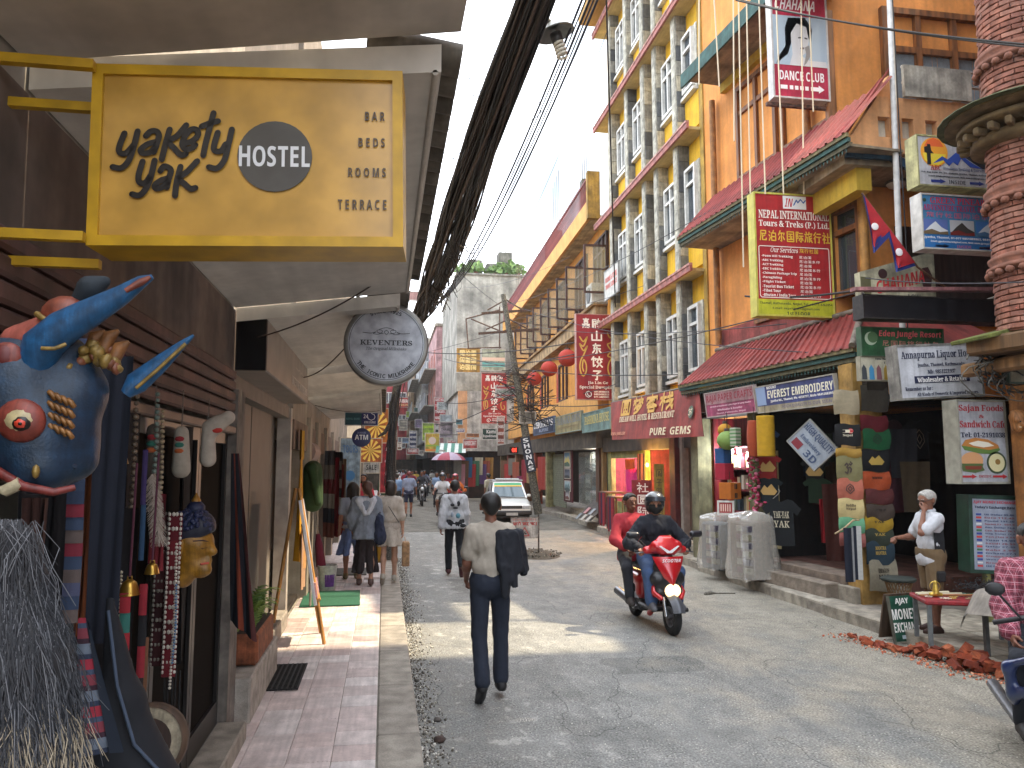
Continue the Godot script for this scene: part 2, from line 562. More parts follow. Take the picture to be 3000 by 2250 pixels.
# ---------------------------------------------------------------- ground
func kerb_x(d: float)->float:
	if d<14.0: return 5.82+.018*d
	return minf(6.07+(d-14.0)*.06,6.9) if d<28.0 else maxf(6.9-(d-28.0)*.035,5.0)
func ground()->void:
	var m:=mt(C("7d786d"),.9,"asphalt",.35,.0,"n_fine",.5)
	struct("road",MB.new().box(Vector3(0,-.1,-60),Vector3(300,.2,400)),m)
	var w:=768; var h:=2048
	var im:=Image.create(w,h,false,Image.FORMAT_RGB8)
	var a:=fimg(31,.010,0,1,5,1024); var b:=fimg(32,.22,0,1,3,1024); var c:=fimg(33,.035,0,1,4,1024)
	for y in h:
		var d:=3.5+(1.0-float(y)/h)*20.5
		for x in w:
			var X:=.25+x/128.0
			var na:=a.get_pixel(x % 1024,y % 1024).r; var nb:=b.get_pixel((x*2) % 1024,(y*2) % 1024).r; var nc:=c.get_pixel((x+300) % 1024,(y+500) % 1024).r
			var dusty:=clampf(smoothstep(2.4,5.2,X+(na-.5)*3.5)*.85+(nc-.5)*.35,0,1)
			var col:=Color(.445,.445,.43).lerp(Color(.48,.455,.40),dusty)
			var sp:=(nb-.5)*.42+(nc-.5)*.08+(na-.5)*.10+.03
			col=Color(col.r+sp,col.g+sp,col.b+sp)
			if nb>.79: col=col.lerp(Color(.8,.78,.72),.5)
			elif nb<.19: col=col.lerp(Color(.22,.2,.18),.55)
			var damp:=smoothstep(1.7,.4,X+(na-.5)*1.6)*smoothstep(.42,.6,na*.6+nc*.4)
			col=col.lerp(Color(.36,.345,.31),damp*.35)
			var lime:=smoothstep(.66,.74,nc)*smoothstep(2.6,.6,X)*smoothstep(.35,.6,na)
			col=col.lerp(Color(.78,.77,.74),lime*.4)
			im.set_pixel(x,y,col)
	for k in 26:
		var cx:=rng.randf()*w; var cy:=h*(.25+.75*rng.randf()); var an:=rng.randf()*TAU
		for q in 160:
			an+=rng.randfn()*.22
			cx+=cos(an); cy+=sin(an)*1.3
			if cx>1 and cx<w-2 and cy>1 and cy<h-2: im.set_pixel(int(cx),int(cy),im.get_pixel(int(cx),int(cy)).darkened(.45))
	for k in 9:
		var x0:=rng.randi_range(40,w-160); var y0:=rng.randi_range(700,h-200); var pw:=rng.randi_range(50,140); var ph:=rng.randi_range(60,220); var dk:=rng.randf_range(-.06,.07)
		for y in ph:
			var e0:=int(8*sin(y*.11+k)); var e1:=int(9*sin(y*.07+k*2))
			for x in range(e0,pw+e1):
				if x0+x<w and y0+y<h and x0+x>=0:
					var c0:=im.get_pixel(x0+x,y0+y)
					im.set_pixel(x0+x,y0+y,Color(c0.r+dk,c0.g+dk,c0.b+dk))
	for tr in [150,215,380,450]:
		for y in h:
			var xc:=int(tr+26*sin(y*.0021+tr))
			for x in range(xc-7,xc+8):
				if rng.randf()<.4: im.set_pixel(x,y,im.get_pixel(x,y).darkened(.10))
	var rm:=imat(im,.88)
	rm.normal_enabled=true; rm.normal_texture=tx.n_fine; rm.normal_scale=.35
	var s:=MB.new()
	s.quad(P(.25,.006,3.5),P(6.25,.006,3.5),P(6.25,.006,24.0),P(.25,.006,24.0))
	struct("road_surface",s,rm)
	var conc:=mt(C("a39c8e"),.9,"dust",.5,.0,"n_fine",.4)
	struct("left_pavement",MB.new().bx(-1.6,.27,-.1,.135,-3,60),conc)
	var par: Node=get_node("left_pavement")
	var km:=[mt(C("b0a89b"),.88,"dust",.6,.0,"n_fine",.4),mt(C("a79f93"),.88,"dust",.6,.0,"n_fine",.4)]
	var d:=2.0
	var i:=0
	while d<20:
		var L:=1.25
		part(par,"kerb_stone",MB.new().cbox(P(.132,.07,d+L/2),Vector3(.3,.164,L-.008),.012),km[i % 2])
		d+=L; i+=1
	var tm:=[]
	for cc in ["e9d8d3","eddfda","e6d2cc","f0e6e2","ebdbd6","e3d2cd"]: tm.append(mt(C(cc),.8,"plaster",1.1))
	var tile:=MB.new()
	tile.cbox(Vector3(0,-.01,0),Vector3(.282,.024,.282),.003)
	var ribbed:=MB.new().add(tile)
	for r in 9: ribbed.box(Vector3(-.12+r*.03,.003,0),Vector3(.012,.004,.27))
	var rows:=[]
	var tmesh:=tile.mesh(); var rmesh:=ribbed.mesh()
	for r in 46:
		for q in 4:
			var dd:=2.6+r*.286
			var xx:=-.165-q*.286
			var o:=piece(par,"tile",rmesh if rng.randf()<.62 else tmesh,tm[rng.randi() % 6],Transform3D(Basis(Vector3.UP,(PI/2 if rng.randf()<.5 else .0)),P(xx,.144+rng.randf_range(-.002,.002),dd)))
	var far_tiles:=MB.new().bx(-1.3,-.03,.13,.148,15.7,60)
	part(par,"far_tiling",far_tiles,tm[1])
	var rp:=MB.new()
	var pts:=[-3.0,4.0,8.0,10.0,12.0,14.0,17.0,20.0,24.0,28.0,36.0,46.0,60.0]
	for k in pts.size()-1:
		var d0: float=pts[k]; var d1: float=pts[k+1]
		var x0:=kerb_x(d0); var x1:=kerb_x(d1)
		var y:=.13
		rp.quad(P(x0,y,d0),P(12,y,d0),P(12,y,d1),P(x1,y,d1))
		rp.quad(P(x0,0,d0),P(x0,y,d0),P(x1,y,d1),P(x1,0,d1))
	struct("right_pavement",rp,mt(C("a0978a"),.92,"dust",.6,.0,"n_rough",.4))
	var rpn: Node=get_node("right_pavement")
	var sm:=[mt(C("b3ab9b"),.9,"dust",.7,.0,"n_rough",.5),mt(C("a59c8c"),.9,"dust",.7,.0,"n_rough",.5)]
	d=4.0; i=0
	while d<30.0:
		var L:=1.5
		var p0:=P(kerb_x(d),.0,d); var p1:=P(kerb_x(d+L),.0,d+L)
		var ang:=atan2(-(p1.x-p0.x),L)
		part(rpn,"kerb_stone",MB.new().cbox((p0+p1)/2+Vector3(.17,.08,0),Vector3(.36,.17,L-.015),.014,Basis(Vector3.UP,-ang)),sm[i % 2])
		d+=L; i+=1
	d=10.0; i=0
	while d<30.0:
		var L:=2.0
		var p0:=P(kerb_x(d)+.42,.0,d); var p1:=P(kerb_x(d+L)+.42,.0,d+L)
		var ang:=atan2(-(p1.x-p0.x),L)
		part(rpn,"step",MB.new().cbox((p0+p1)/2+Vector3(.45,.2,0),Vector3(.9,.3,L-.01),.012,Basis(Vector3.UP,-ang)),sm[(i+1) % 2])
		d+=L; i+=1
	for r in 6:
		for q in 3:
			piece(rpn,"flagstone",MB.new().cbox(Vector3.ZERO,Vector3(.43,.03,.43),.006).mesh(),[mt(C("c2b8a4"),.9,"dust",.9),mt(C("b5ab98"),.9,"dust",.9),mt(C("c9c0ad"),.9,"dust",.9)][(r*2+q) % 3],Transform3D(Basis(Vector3.UP,rng.randf_range(-.01,.01)),P(6.42+q*.44,.133+rng.randf_range(-.002,.003),7.0+r*.44)))
func matte_black()->StandardMaterial3D:
	var m:=mt(C("0c0b0a"),.8,"",1.01)
	m.metallic_specular=.15
	return m
# ---------------------------------------------------------------- left row of shops
func left_side()->void:
	var cream:=mt(C("bdb5a8"),.9,"plaster",.4)
	var soff:=mt(C("e8e2d8"),.85,"plaster",.3)
	var maroon:=mt(C("6b4a44"),.75,"grime",.7)
	var dark:=mt(C("1d1b1b"),.6,"plaster",.5)
	# --- first house: souvenir shop
	var o:=thing("shop_house","pale house with brown fascia and dark souvenir shop at the left edge","building",P(-2.5,.13,3))
	var wall:=MB.new()
	wall.bx(-5.0,-1.13,3.2,9.0,-3,5.98)
	wall.bx(-5.0,-1.13,-.1,3.2,-3,.75)
	wall.bx(-5.0,-3.2,-.1,3.2,.75,5.98)
	wall.bx(-3.2,-1.13,-.1,3.2,5.86,5.98)
	part(o,"wall",wall,cream)
	part(o,"floor",MB.new().bx(-3.2,-1.05,.13,.26,.75,5.86),mt(C("9b948a"),.8,"dust",.8))
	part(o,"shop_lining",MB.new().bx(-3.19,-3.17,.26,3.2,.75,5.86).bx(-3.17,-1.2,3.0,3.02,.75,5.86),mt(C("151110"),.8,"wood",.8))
	part(o,"pier",MB.new().bx(-1.2,-1.06,.13,2.6,5.86,6.15),mt(C("8d857c"),.85,"grime",.8))
	part(o,"pier",MB.new().bx(-1.2,-1.06,.13,3.2,.55,.78),mt(C("8d857c"),.85,"grime",.8))
	var fas:=part(o,"fascia",MB.new().bx(-1.16,-1.115,2.72,3.2,.78,5.98),mt(C("8d7b70"),.8,"grime",.35))
	for k in 5:
		var sl:=MB.new()
		sl.cbox(P(-1.10,2.70-k*.078,3.3),Vector3(.05,.066,5.1),.012)
		part(o,"shutter_slat",sl,mt(C(["6e4b46","664640","735049","5f413c","775852"][k]),.7,"grime",.6))
	part(o,"shutter_rail",MB.new().cbox(P(-1.095,2.30,3.3),Vector3(.06,.05,5.1),.008),mt(C("7d6a5e"),.6,"metal",.6))
	for k in 3:
		var px:=3.3+k*.85
		var fr:=MB.new()
		fr.bx(-1.17,-1.12,.26,2.28,px,px+.06).bx(-1.17,-1.12,.26,2.28,px+.79,px+.84).bx(-1.17,-1.12,.26,.42,px+.06,px+.79).bx(-1.17,-1.12,2.2,2.28,px+.06,px+.79)
		var g:=part(o,"door_frame",fr,mt(C("1a1716"),.4,"metal",1.0))
		part(g,"pane",MB.new().bx(-1.148,-1.142,.42,2.2,px+.06,px+.79),matte_black())
	part(o,"sill",MB.new().cbox(P(-1.02,.20,3.3),Vector3(.2,.13,5.1),.012),mt(C("a29a8d"),.85,"dust",.8))
	# --- canopies: sloping soffit panels with a tiled edge
	var secs:=[[2.52,5.93,3.22,.17,.17],[5.96,9.05,3.12,.16,.10],[9.08,11.6,3.04,.14,.02],[11.63,16.6,3.0,.12,-.06]]
	for k in 4:
		var e: Array=secs[k]
		var y0: float=e[2]; var y1: float=y0+e[3]
		var ex: float=e[4]
		var can:=thing("canopy",["sloping plaster canopy with scalloped tile edge above the yellow hostel sign","plaster canopy holding the round grey milkshake sign","short plaster canopy just beyond the round sign","long low plaster canopy ending at the cash machine sign"][k],"canopy",P(-.5,y0,(e[0]+e[1])/2),"canopies over the left pavement")
		var mb:=MB.new()
		var a:=P(-1.12,y0,e[0]); var b:=P(ex,y1,e[0]); var c:=P(ex,y1,e[1]); var d:=P(-1.12,y0,e[1])
		var t:=Vector3(0,.10,0)
		mb.quad(a,d,c,b); mb.quad(a+t,b+t,c+t,d+t); mb.quad(a,b,b+t,a+t); mb.quad(d+t,c+t,c,d); mb.quad(b,c,c+t,b+t)
		part(can,"soffit",mb,soff)
		part(can,"drip_bead",MB.new().tube([P(ex-.02,y1-.004,e[0]),P(ex-.02,y1-.004,e[1])],.011,6),mt(C("d8d2c6"),.7,"plaster",1.0))
		var n:=int((e[1]-e[0])/.155)
		var tm:=[mt(C("7d7468"),.85,"grime",1.5),mt(C("8b8275"),.85,"grime",1.5),mt(C("6f675c"),.85,"grime",1.5)]
		for i in n:
			var dd: float=e[0]+.08+i*.155
			var tb:=MB.new()
			tb.tube([P(ex-.25,y1+.13,dd),P(ex+.075,y1+.085+rng.randf_range(-.006,.006),dd)],.075,8,true,.7)
			part(can,"roof_tile",tb,tm[i % 3])
	var sb:=thing("balcony_slab","grey brown balcony underside with screw holes at the top left corner","balcony",P(-.4,3.3,2.3))
	var mb:=MB.new()
	var A:=P(-1.12,3.27,1.9); var B:=P(.235,3.50,1.9); var Cc:=P(.235,3.53,2.5); var Dd:=P(-1.12,3.30,2.5)
	var up:=Vector3(0,.35,0)
	mb.quad(A,Dd,Cc,B); mb.quad(Dd+up,Cc+up,Cc,Dd); mb.quad(B,Cc,Cc+up,B+up); mb.quad(A+up,B+up,Cc+up,Dd+up)
	mb.quad(A,B,B+up,A+up)
	part(sb,"slab",mb,mt(C("d6ccc0"),.85,"plaster",.35))
	part(sb,"white_edge",MB.new().box(P(-.45,3.56,1.885),Vector3(1.37,.33,.025),Basis(Vector3(0,0,1),.167)),mt(C("e4e2d8"),.8,"grime",.5))
	for s in [[-.2,2.42],[-.12,2.3],[-.05,2.15],[.14,2.38],[.17,2.25],[.2,2.1]]:
		part(sb,"screw",MB.new().ball(P(s[0],3.30+(s[0]+1.12)*.17-.001,s[1]),Vector3(.005,.002,.005),8),mt(C("3a332e"),.6,"",1))
	# --- second house: closed grey shutter,milkshake bar
	var o2:=thing("shop_house","narrow house with tall charcoal shutter and grey box sign behind the plant","building",P(-2.5,.13,7.8))
	var w2:=MB.new()
	w2.bx(-5.0,-1.20,2.75,9.0,6.0,9.9)
	w2.bx(-5.0,-1.34,-.1,2.75,6.0,9.9)
	part(o2,"wall",w2,mt(C("948a80"),.9,"plaster",.4))
	for k in 2:
		part(o2,"shutter_panel",MB.new().cbox(P(-1.31,1.55,7.15+k*1.35),Vector3(.05,2.3,1.32),.01),mt(C("44423f"),.55,"metal",.4))
	part(o2,"door_post",MB.new().bx(-1.30,-1.14,.13,2.75,9.78,9.95),mt(C("aaa49c"),.6,"metal",.7))
	part(o2,"door_post",MB.new().bx(-1.28,-1.24,.13,2.75,6.3,6.45),mt(C("6e6a66"),.5,"metal",.7))
	part(o2,"step",MB.new().cbox(P(-1.12,.30,6.9),Vector3(.34,.34,1.5),.014),mt(C("b3aca1"),.85,"dust",.9))
	part(o2,"step",MB.new().cbox(P(-1.2,.24,8.7),Vector3(.2,.2,2.0),.014),mt(C("a89f94"),.85,"dust",.9))
	part(o2,"lintel",MB.new().bx(-1.3,-1.16,2.62,2.76,6.2,9.8),mt(C("5f5a56"),.6,"metal",.6))
	# --- third and later houses
	var o3:=thing("shop_house","beige shop front with pillars and open bays of clothing past the green mat","building",P(-2.5,.13,13))
	var w3:=MB.new()
	w3.bx(-5.0,-1.14,2.6,9.0,9.95,20.0)
	w3.bx(-5.0,-2.4,-.1,2.6,9.95,20.0)
	part(o3,"wall",w3,mt(C("a5998a"),.9,"plaster",.4))
	for e in [[11.7,.32],[13.1,.5],[15.0,.3],[17.0,.35],[19.7,.3]]:
		part(o3,"pillar",MB.new().bx(-1.4,-1.08,.13,2.75,e[0],e[0]+e[1]),mt(C("b1a594"),.85,"plaster",.7))
	part(o3,"fascia",MB.new().bx(-1.2,-1.12,2.25,2.62,9.95,20.0),mt(C("8f7a6c"),.8,"grime",.5))
	part(o3,"shutter_box",MB.new().tube([P(-1.2,2.25,12.1),P(-1.2,2.25,13.1)],.17,12),mt(C("9a8279"),.5,"metal",.6))
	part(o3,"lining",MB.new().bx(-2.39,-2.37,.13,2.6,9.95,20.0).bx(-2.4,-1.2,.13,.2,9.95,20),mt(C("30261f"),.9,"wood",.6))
	var o4:=thing("shop_house","far left row house front hung with banners beyond the tree like pole","building",P(-2.5,.13,30))
	var w4:=MB.new()
	w4.bx(-5.0,-1.15,2.7,8.0,20.0,40.0)
	w4.bx(-5.0,-2.2,-.1,2.7,20.0,40.0)
	part(o4,"wall",w4,mt(C("b8ada0"),.9,"grime",.4))
	for k in 7: part(o4,"pillar",MB.new().bx(-1.4,-1.1,.13,2.7,20.2+k*3.1,20.55+k*3.1),mt(C("9f9486"),.85,"grime",.7))
# ---------------------------------------------------------------- windows and other house parts
func window(par: Node,f: Transform3D,w: float,h: float,fm: Material,gm: Material,mull:=1,trans:=.0,bar:=.06,depth:=.12)->MeshInstance3D:
	var mb:=MB.new(); mb.xf=f
	mb.box(Vector3(0,h/2-bar/2,0),Vector3(w,bar,depth)).box(Vector3(0,-h/2+bar/2,0),Vector3(w,bar,depth))
	mb.box(Vector3(-w/2+bar/2,0,0),Vector3(bar,h-2*bar,depth)).box(Vector3(w/2-bar/2,0,0),Vector3(bar,h-2*bar,depth))
	for k in mull: mb.box(Vector3(-w/2+w*(k+1)/(mull+1),0,0),Vector3(bar,h-2*bar,depth*.8))
	if trans>.0: mb.box(Vector3(0,h/2-h*trans,0),Vector3(w-2*bar,bar,depth*.7))
	var o:=part(par,"window",mb,fm)
	var top:=h/2-(h*trans if trans>.0 else bar)
	for k in mull+1:
		var x0:=-w/2+w*k/(mull+1.0); var x1:=-w/2+w*(k+1)/(mull+1.0)
		var g:=MB.new(); g.xf=f
		g.box(Vector3((x0+x1)/2,(top-h/2)/2,-depth*.2),Vector3(x1-x0-bar,top+h/2-bar,.012))
		part(o,"pane",g,gm)
		if trans>.0:
			var g2:=MB.new(); g2.xf=f
			g2.box(Vector3((x0+x1)/2,h/2-h*trans/2,-depth*.2),Vector3(x1-x0-bar,h*trans-bar*1.5,.012))
			part(o,"pane",g2,gm)
	return o
func st_frame(x: float,y: float,d: float,yaw:=.0)->Transform3D:
	return Transform3D(Basis(Vector3.UP,-PI/2+yaw),P(x,y,d))
func corrugated(par: Node,called: String,a: Vector3,b: Vector3,c: Vector3,d: Vector3,pitch: float,m: Array)->void:
	var L:=a.distance_to(b)
	var nsheet:=maxi(1,int(L/.75))
	for s in nsheet:
		var mb:=MB.new()
		var u0:=float(s)/nsheet; var u1:=float(s+1)/nsheet
		var nr:=maxi(2,int(L/nsheet/pitch))
		var nn:=(b-a).cross(d-a).normalized()
		if nn.y<0: nn=-nn
		for k in nr:
			var t0:=u0+(u1-u0)*k/nr; var t1:=u0+(u1-u0)*(k+.62)/nr; var t2:=u0+(u1-u0)*(k+.72)/nr; var t3:=u0+(u1-u0)*(k+.9)/nr; var t4:=u0+(u1-u0)*(k+1.0)/nr
			var up:=nn*.028
			var tt:=[t0,t1,t2,t3,t4]; var hh:=[.0,.0,1.0,1.0,.0]
			for q in 4:
				mb.quad(a.lerp(b,tt[q])+up*hh[q],a.lerp(b,tt[q+1])+up*hh[q+1],d.lerp(c,tt[q+1])+up*hh[q+1],d.lerp(c,tt[q])+up*hh[q])
		part(par,called,mb,m[s % m.size()])
# ---------------------------------------------------------------- corner house (orange,red skirt roofs)
const R1A:=5.0
var r1:=Transform3D()
func q1(u: float,y: float,w: float)->Vector3:
	var a:=deg_to_rad(R1A)
	return Vector3(7.0+sin(a)*u-cos(a)*w,y,-16.2+cos(a)*u+sin(a)*w)
func b1(mb: MB,u0: float,u1: float,y0: float,y1: float,w0: float,w1: float)->MB:
	var a:=deg_to_rad(R1A)
	return mb.box(q1((u0+u1)/2,(y0+y1)/2,(w0+w1)/2),Vector3(absf(w1-w0),absf(y1-y0),absf(u1-u0)),Basis(Vector3.UP,a))
func right_corner_house()->void:
	var orange:=mt(C("f0a050"),.85,"plaster",.35)
	var peach:=mt(C("f2b47c"),.85,"plaster",.4)
	var soff:=mt(C("b9a68a"),.9,"grime",.4)
	var yel:=mt(C("d9b53c"),.85,"plaster",.4)
	var red:=[mt(C("b04a42"),.7,"grime",.5),mt(C("a8443e"),.7,"grime",.5),mt(C("b8524a"),.7,"grime",.5)]
	var teal:=mt(C("3f6a64"),.8,"grime",1.0)
	var wood:=mt(C("8a5527"),.6,"wood",.8)
	var gl:=glass(C("3c4448"),.93,.05)
	var o:=thing("corner_house","orange corner house with red skirt roofs and wooden windows","building",q1(3,.13,-2))
	part(o,"wall",b1(b1(b1(b1(MB.new(),.8,4.65,3.3,14.5,-5,0),-.02,.8,.1,14.4,-5,-.12),.8,6.2,3.0,3.6,-4.4,.3),.8,.9,.1,3.3,-5,.7),orange)
	part(o,"base_band",b1(MB.new(),.8,4.66,7.0,7.9,0,.03),mt(C("a8413f"),.8,"grime",.5))
	part(o,"base_band",b1(MB.new(),.8,4.66,4.3,4.9,0,.03),mt(C("b5544c"),.8,"grime",.5))
	for lv in [[6.87,7.85,1.0],[3.70,4.45,1.05]]:
		var ey: float=lv[0]; var ry: float=lv[1]; var ew: float=lv[2]
		corrugated(o,"roof_sheet",q1(.85,ey,ew),q1(6.28,ey,ew),q1(6.28 if ey>6 else 5.4,ry,.12),q1(.85,ry,.12),.18,red)
		var nt:=62
		for k in 3:
			part(o,"eave_moulding",b1(MB.new(),.85,6.28,ey-.05-k*.07,ey-k*.07+.012,ew-.06-k*.03,ew-.01-k*.03),[mt(C("8a7d55"),.8,"grime",1.5),teal,mt(C("6f6a4c"),.8,"grime",1.5)][k])
		var fr:=MB.new()
		for k in nt:
			var u:=.9+k*(5.36/nt)
			fr.tri3(q1(u-.035,ey-.17,ew-.09),q1(u+.035,ey-.17,ew-.09),q1(u,ey-.26,ew-.09))
		part(o,"eave_fringe",fr,teal)
		part(o,"soffit",b1(MB.new(),.85,6.28,ey-.19,ey-.15,.0 if ey>6 else .7,ew-.08),soff)
	part(o,"top_eave",b1(MB.new(),1.25,6.2,10.2,10.35,-.2,1.0),soff)
	part(o,"top_fascia",b1(MB.new(),1.25,6.2,10.02,10.32,.98,1.02),teal)
	part(o,"top_lining",b1(MB.new(),1.3,4.66,10.0,10.2,.0,.12),yel)
	var hip:=MB.new()
	hip.quad(q1(6.28,3.70,1.05),q1(6.9,3.70,-1.2),q1(5.6,4.45,-1.2),q1(5.4,4.45,.12))
	part(o,"hip_roof",hip,red[0])
	part(o,"ridge_cap",MB.new().tube([q1(6.28,3.73,1.05),q1(5.4,4.5,.12)],.05,8),mt(C("9c8f80"),.85,"grime",1.0))
	part(o,"ridge_cap",MB.new().tube([q1(.85,4.48,.12),q1(5.4,4.48,.12)],.05,8),mt(C("9c8f80"),.85,"grime",1.0))
	for e in [[1.75,2.45,8.85,2.0],[3.3,2.3,8.85,2.0],[2.2,1.5,5.55,1.5],[3.9,1.2,5.55,1.5]]:
		var f:=Transform3D(Basis(Vector3.UP,-PI/2+deg_to_rad(R1A)),q1(e[0]+.75,e[2],.0))
		window(o,f,1.4,e[3],wood,gl,1,.28,.09,.16)
	for e in [.95,4.2]:
		part(o,"downspout",MB.new().tube([q1(e,10,.12),q1(e,7.9,.12),q1(e,4.6,.12)],.07,8),mt(C("c98a4a"),.7,"grime",1.0))
	var ex:=7.45
	var fcam:=func(x0,x1,y0,y1,d0,d1): return MB.new().bx(x0,x1,y0,y1,d0,d1)
	part(o,"end_wall",fcam.call(7.35,12.0,3.6,14.5,11.52,11.7),orange)
	var wf:=Transform3D(Basis(),P(9.45,8.75,11.50))
	window(o,wf,2.1,2.5,wood,gl,2,.3,.11,.16)
	var curt:=MB.new()
	curt.sheet(40,4,func(u,v): return P(8.45+u*2.0,9.3-v*1.75,11.515+.006*sin(u*110)))
	part(o,"curtain",curt,mt(C("8f9aa0"),.9,"cloth",2.0))
	part(o,"balcony_floor",fcam.call(6.75,12.0,6.55,6.72,10.2,11.52),soff)
	var bal:=part(o,"parapet",MB.new().bx(6.74,12.0,6.74,6.98,10.12,10.24),peach)
	part(bal,"coping",MB.new().bx(7.28,12.0,7.3,7.62,10.12,10.24),peach)
	part(bal,"corner",MB.new().prism(PackedVector2Array([Vector2(6.84,6.98),Vector2(7.28,6.98),Vector2(7.28,7.6)]),-10.24,-10.12),peach)
	for k in 11: part(bal,"post",MB.new().bx(7.48+k*.4,7.68+k*.4,6.98,7.3,10.12,10.24),peach)
	part(bal,"backing",MB.new().bx(7.2,12,6.98,7.3,10.25,10.26),mt(C("e9e2cf"),.8,"plaster",.6))
	var ck:=MB.new()
	ck.prism(PackedVector2Array([Vector2(6.72,6.7),Vector2(7.72,6.7),Vector2(7.72,8.05),Vector2(7.60,8.05)]),-10.36,-10.27)
	part(o,"gable",ck,peach)
	corrugated(o,"roof_sheet",q1(5.8,6.87,1.02),P(6.66,6.84,10.1),P(7.56,8.12,10.1),q1(5.8,7.85,.12),.18,red)
	var trim:=mt(C("2f5570"),.8,"grime",1.0)
	part(o,"blue_trim",MB.new().prism(PackedVector2Array([Vector2(6.72,6.74),Vector2(7.5,6.74),Vector2(7.85,6.55),Vector2(8.25,6.74),Vector2(12,6.74),Vector2(12,6.62),Vector2(8.3,6.62),Vector2(7.85,6.42),Vector2(7.45,6.62),Vector2(6.72,6.62)]),-10.15,-10.09),trim)
	for e in [7.95,8.35]:
		pass
	for y in [8.15,7.9]:
		part(bal,"rail",MB.new().tube([P(7.75,y,10.16),P(12,y,10.16)],.022,8),mt(C("c9c6bd"),.35,"metal",1.0,.6))
	var box_sign:=solo("blank_box","blank cream panel leaning on the balcony rail of the corner house","panel",MB.new().bx(7.7,8.85,7.62,8.12,10.04,10.1),mt(C("cfcabb"),.8,"grime",.6))
	for e in [[7.2,6.3],[8.0,6.0]]:
		var lm:=thing("ceiling_lamp","round white ceiling lamp %s" % ("under the skirt roof, nearer the street" if e[0]<7.5 else "under the balcony, farther from the street"),"lamp",P(e[0],6.5,10.8),"lamps under the balcony")
		part(lm,"rim",MB.new().lathe(P(e[0],6.55,10.75),[Vector2(.001,0),Vector2(.17,0),Vector2(.17,-.03),Vector2(.15,-.035)],16),mt(C("6d6558"),.5,"metal",1.0,.4))
		part(lm,"diffuser",MB.new().lathe(P(e[0],6.52,10.75),[Vector2(.15,0),Vector2(.12,-.05),Vector2(.06,-.08),Vector2(.001,-.09)],16),mt(C("d8d4c6"),.3,"",1))
	part(o,"end_wall_lower",MB.new().bx(7.6,12.0,3.4,6.55,11.0,11.2),orange)
	part(o,"end_window",MB.new().bx(8.1,9.9,4.3,5.9,10.96,11.0),mt(C("3a2f2a"),.3,"wood",1.0))
	part(o,"yellow_beam",MB.new().bx(7.0,7.25,6.2,6.55,10.3,13.0),yel)
	part(o,"downpipe",MB.new().tube([P(7.45,6.5,10.85),P(7.45,3.6,10.85)],.08,8),mt(C("d79a4a"),.7,"grime",1.0))
	var yp:=mt(C("c49a50"),.85,"grime",.5)
	part(o,"corner_pillar",MB.new().bx(6.55,6.98,.13,3.5,9.95,10.3),yp)
	part(o,"pillar",b1(MB.new(),3.0,3.25,.13,3.5,.45,.75),mt(C("8f9068"),.85,"grime",.6))
	part(o,"pillar",b1(MB.new(),.8,1.1,.13,3.5,.45,.75),mt(C("8f8a68"),.85,"grime",.6))
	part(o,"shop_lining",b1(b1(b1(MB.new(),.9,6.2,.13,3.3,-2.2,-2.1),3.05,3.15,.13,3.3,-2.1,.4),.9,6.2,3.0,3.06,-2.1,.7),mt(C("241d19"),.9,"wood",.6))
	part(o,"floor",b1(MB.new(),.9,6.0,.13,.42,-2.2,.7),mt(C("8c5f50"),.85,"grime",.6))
	part(o,"beam",b1(MB.new(),.85,6.3,3.1,3.5,.5,.85),mt(C("4b4034"),.9,"grime",.6))
	for k in 2:
		part(o,"step",MB.new().cbox(q1(4.9+k*.1,.24+.0*k,1.05-.25*k)+Vector3(0,.12*k,0),Vector3(.42,.24,1.7),.014,Basis(Vector3.UP,deg_to_rad(R1A))),mt(C(["96897a","8a7a6c"][k]),.9,"dust",.7,.0,"n_rough",.5))
	var lb:=thing("lane_house","plain brick house closing the side lane behind the balcony","building",P(13,0,9))
	part(lb,"wall",MB.new().bx(12.2,16,0,14.7,3.0,13.0),mt(C("a5705a"),.9,"grime",.5))
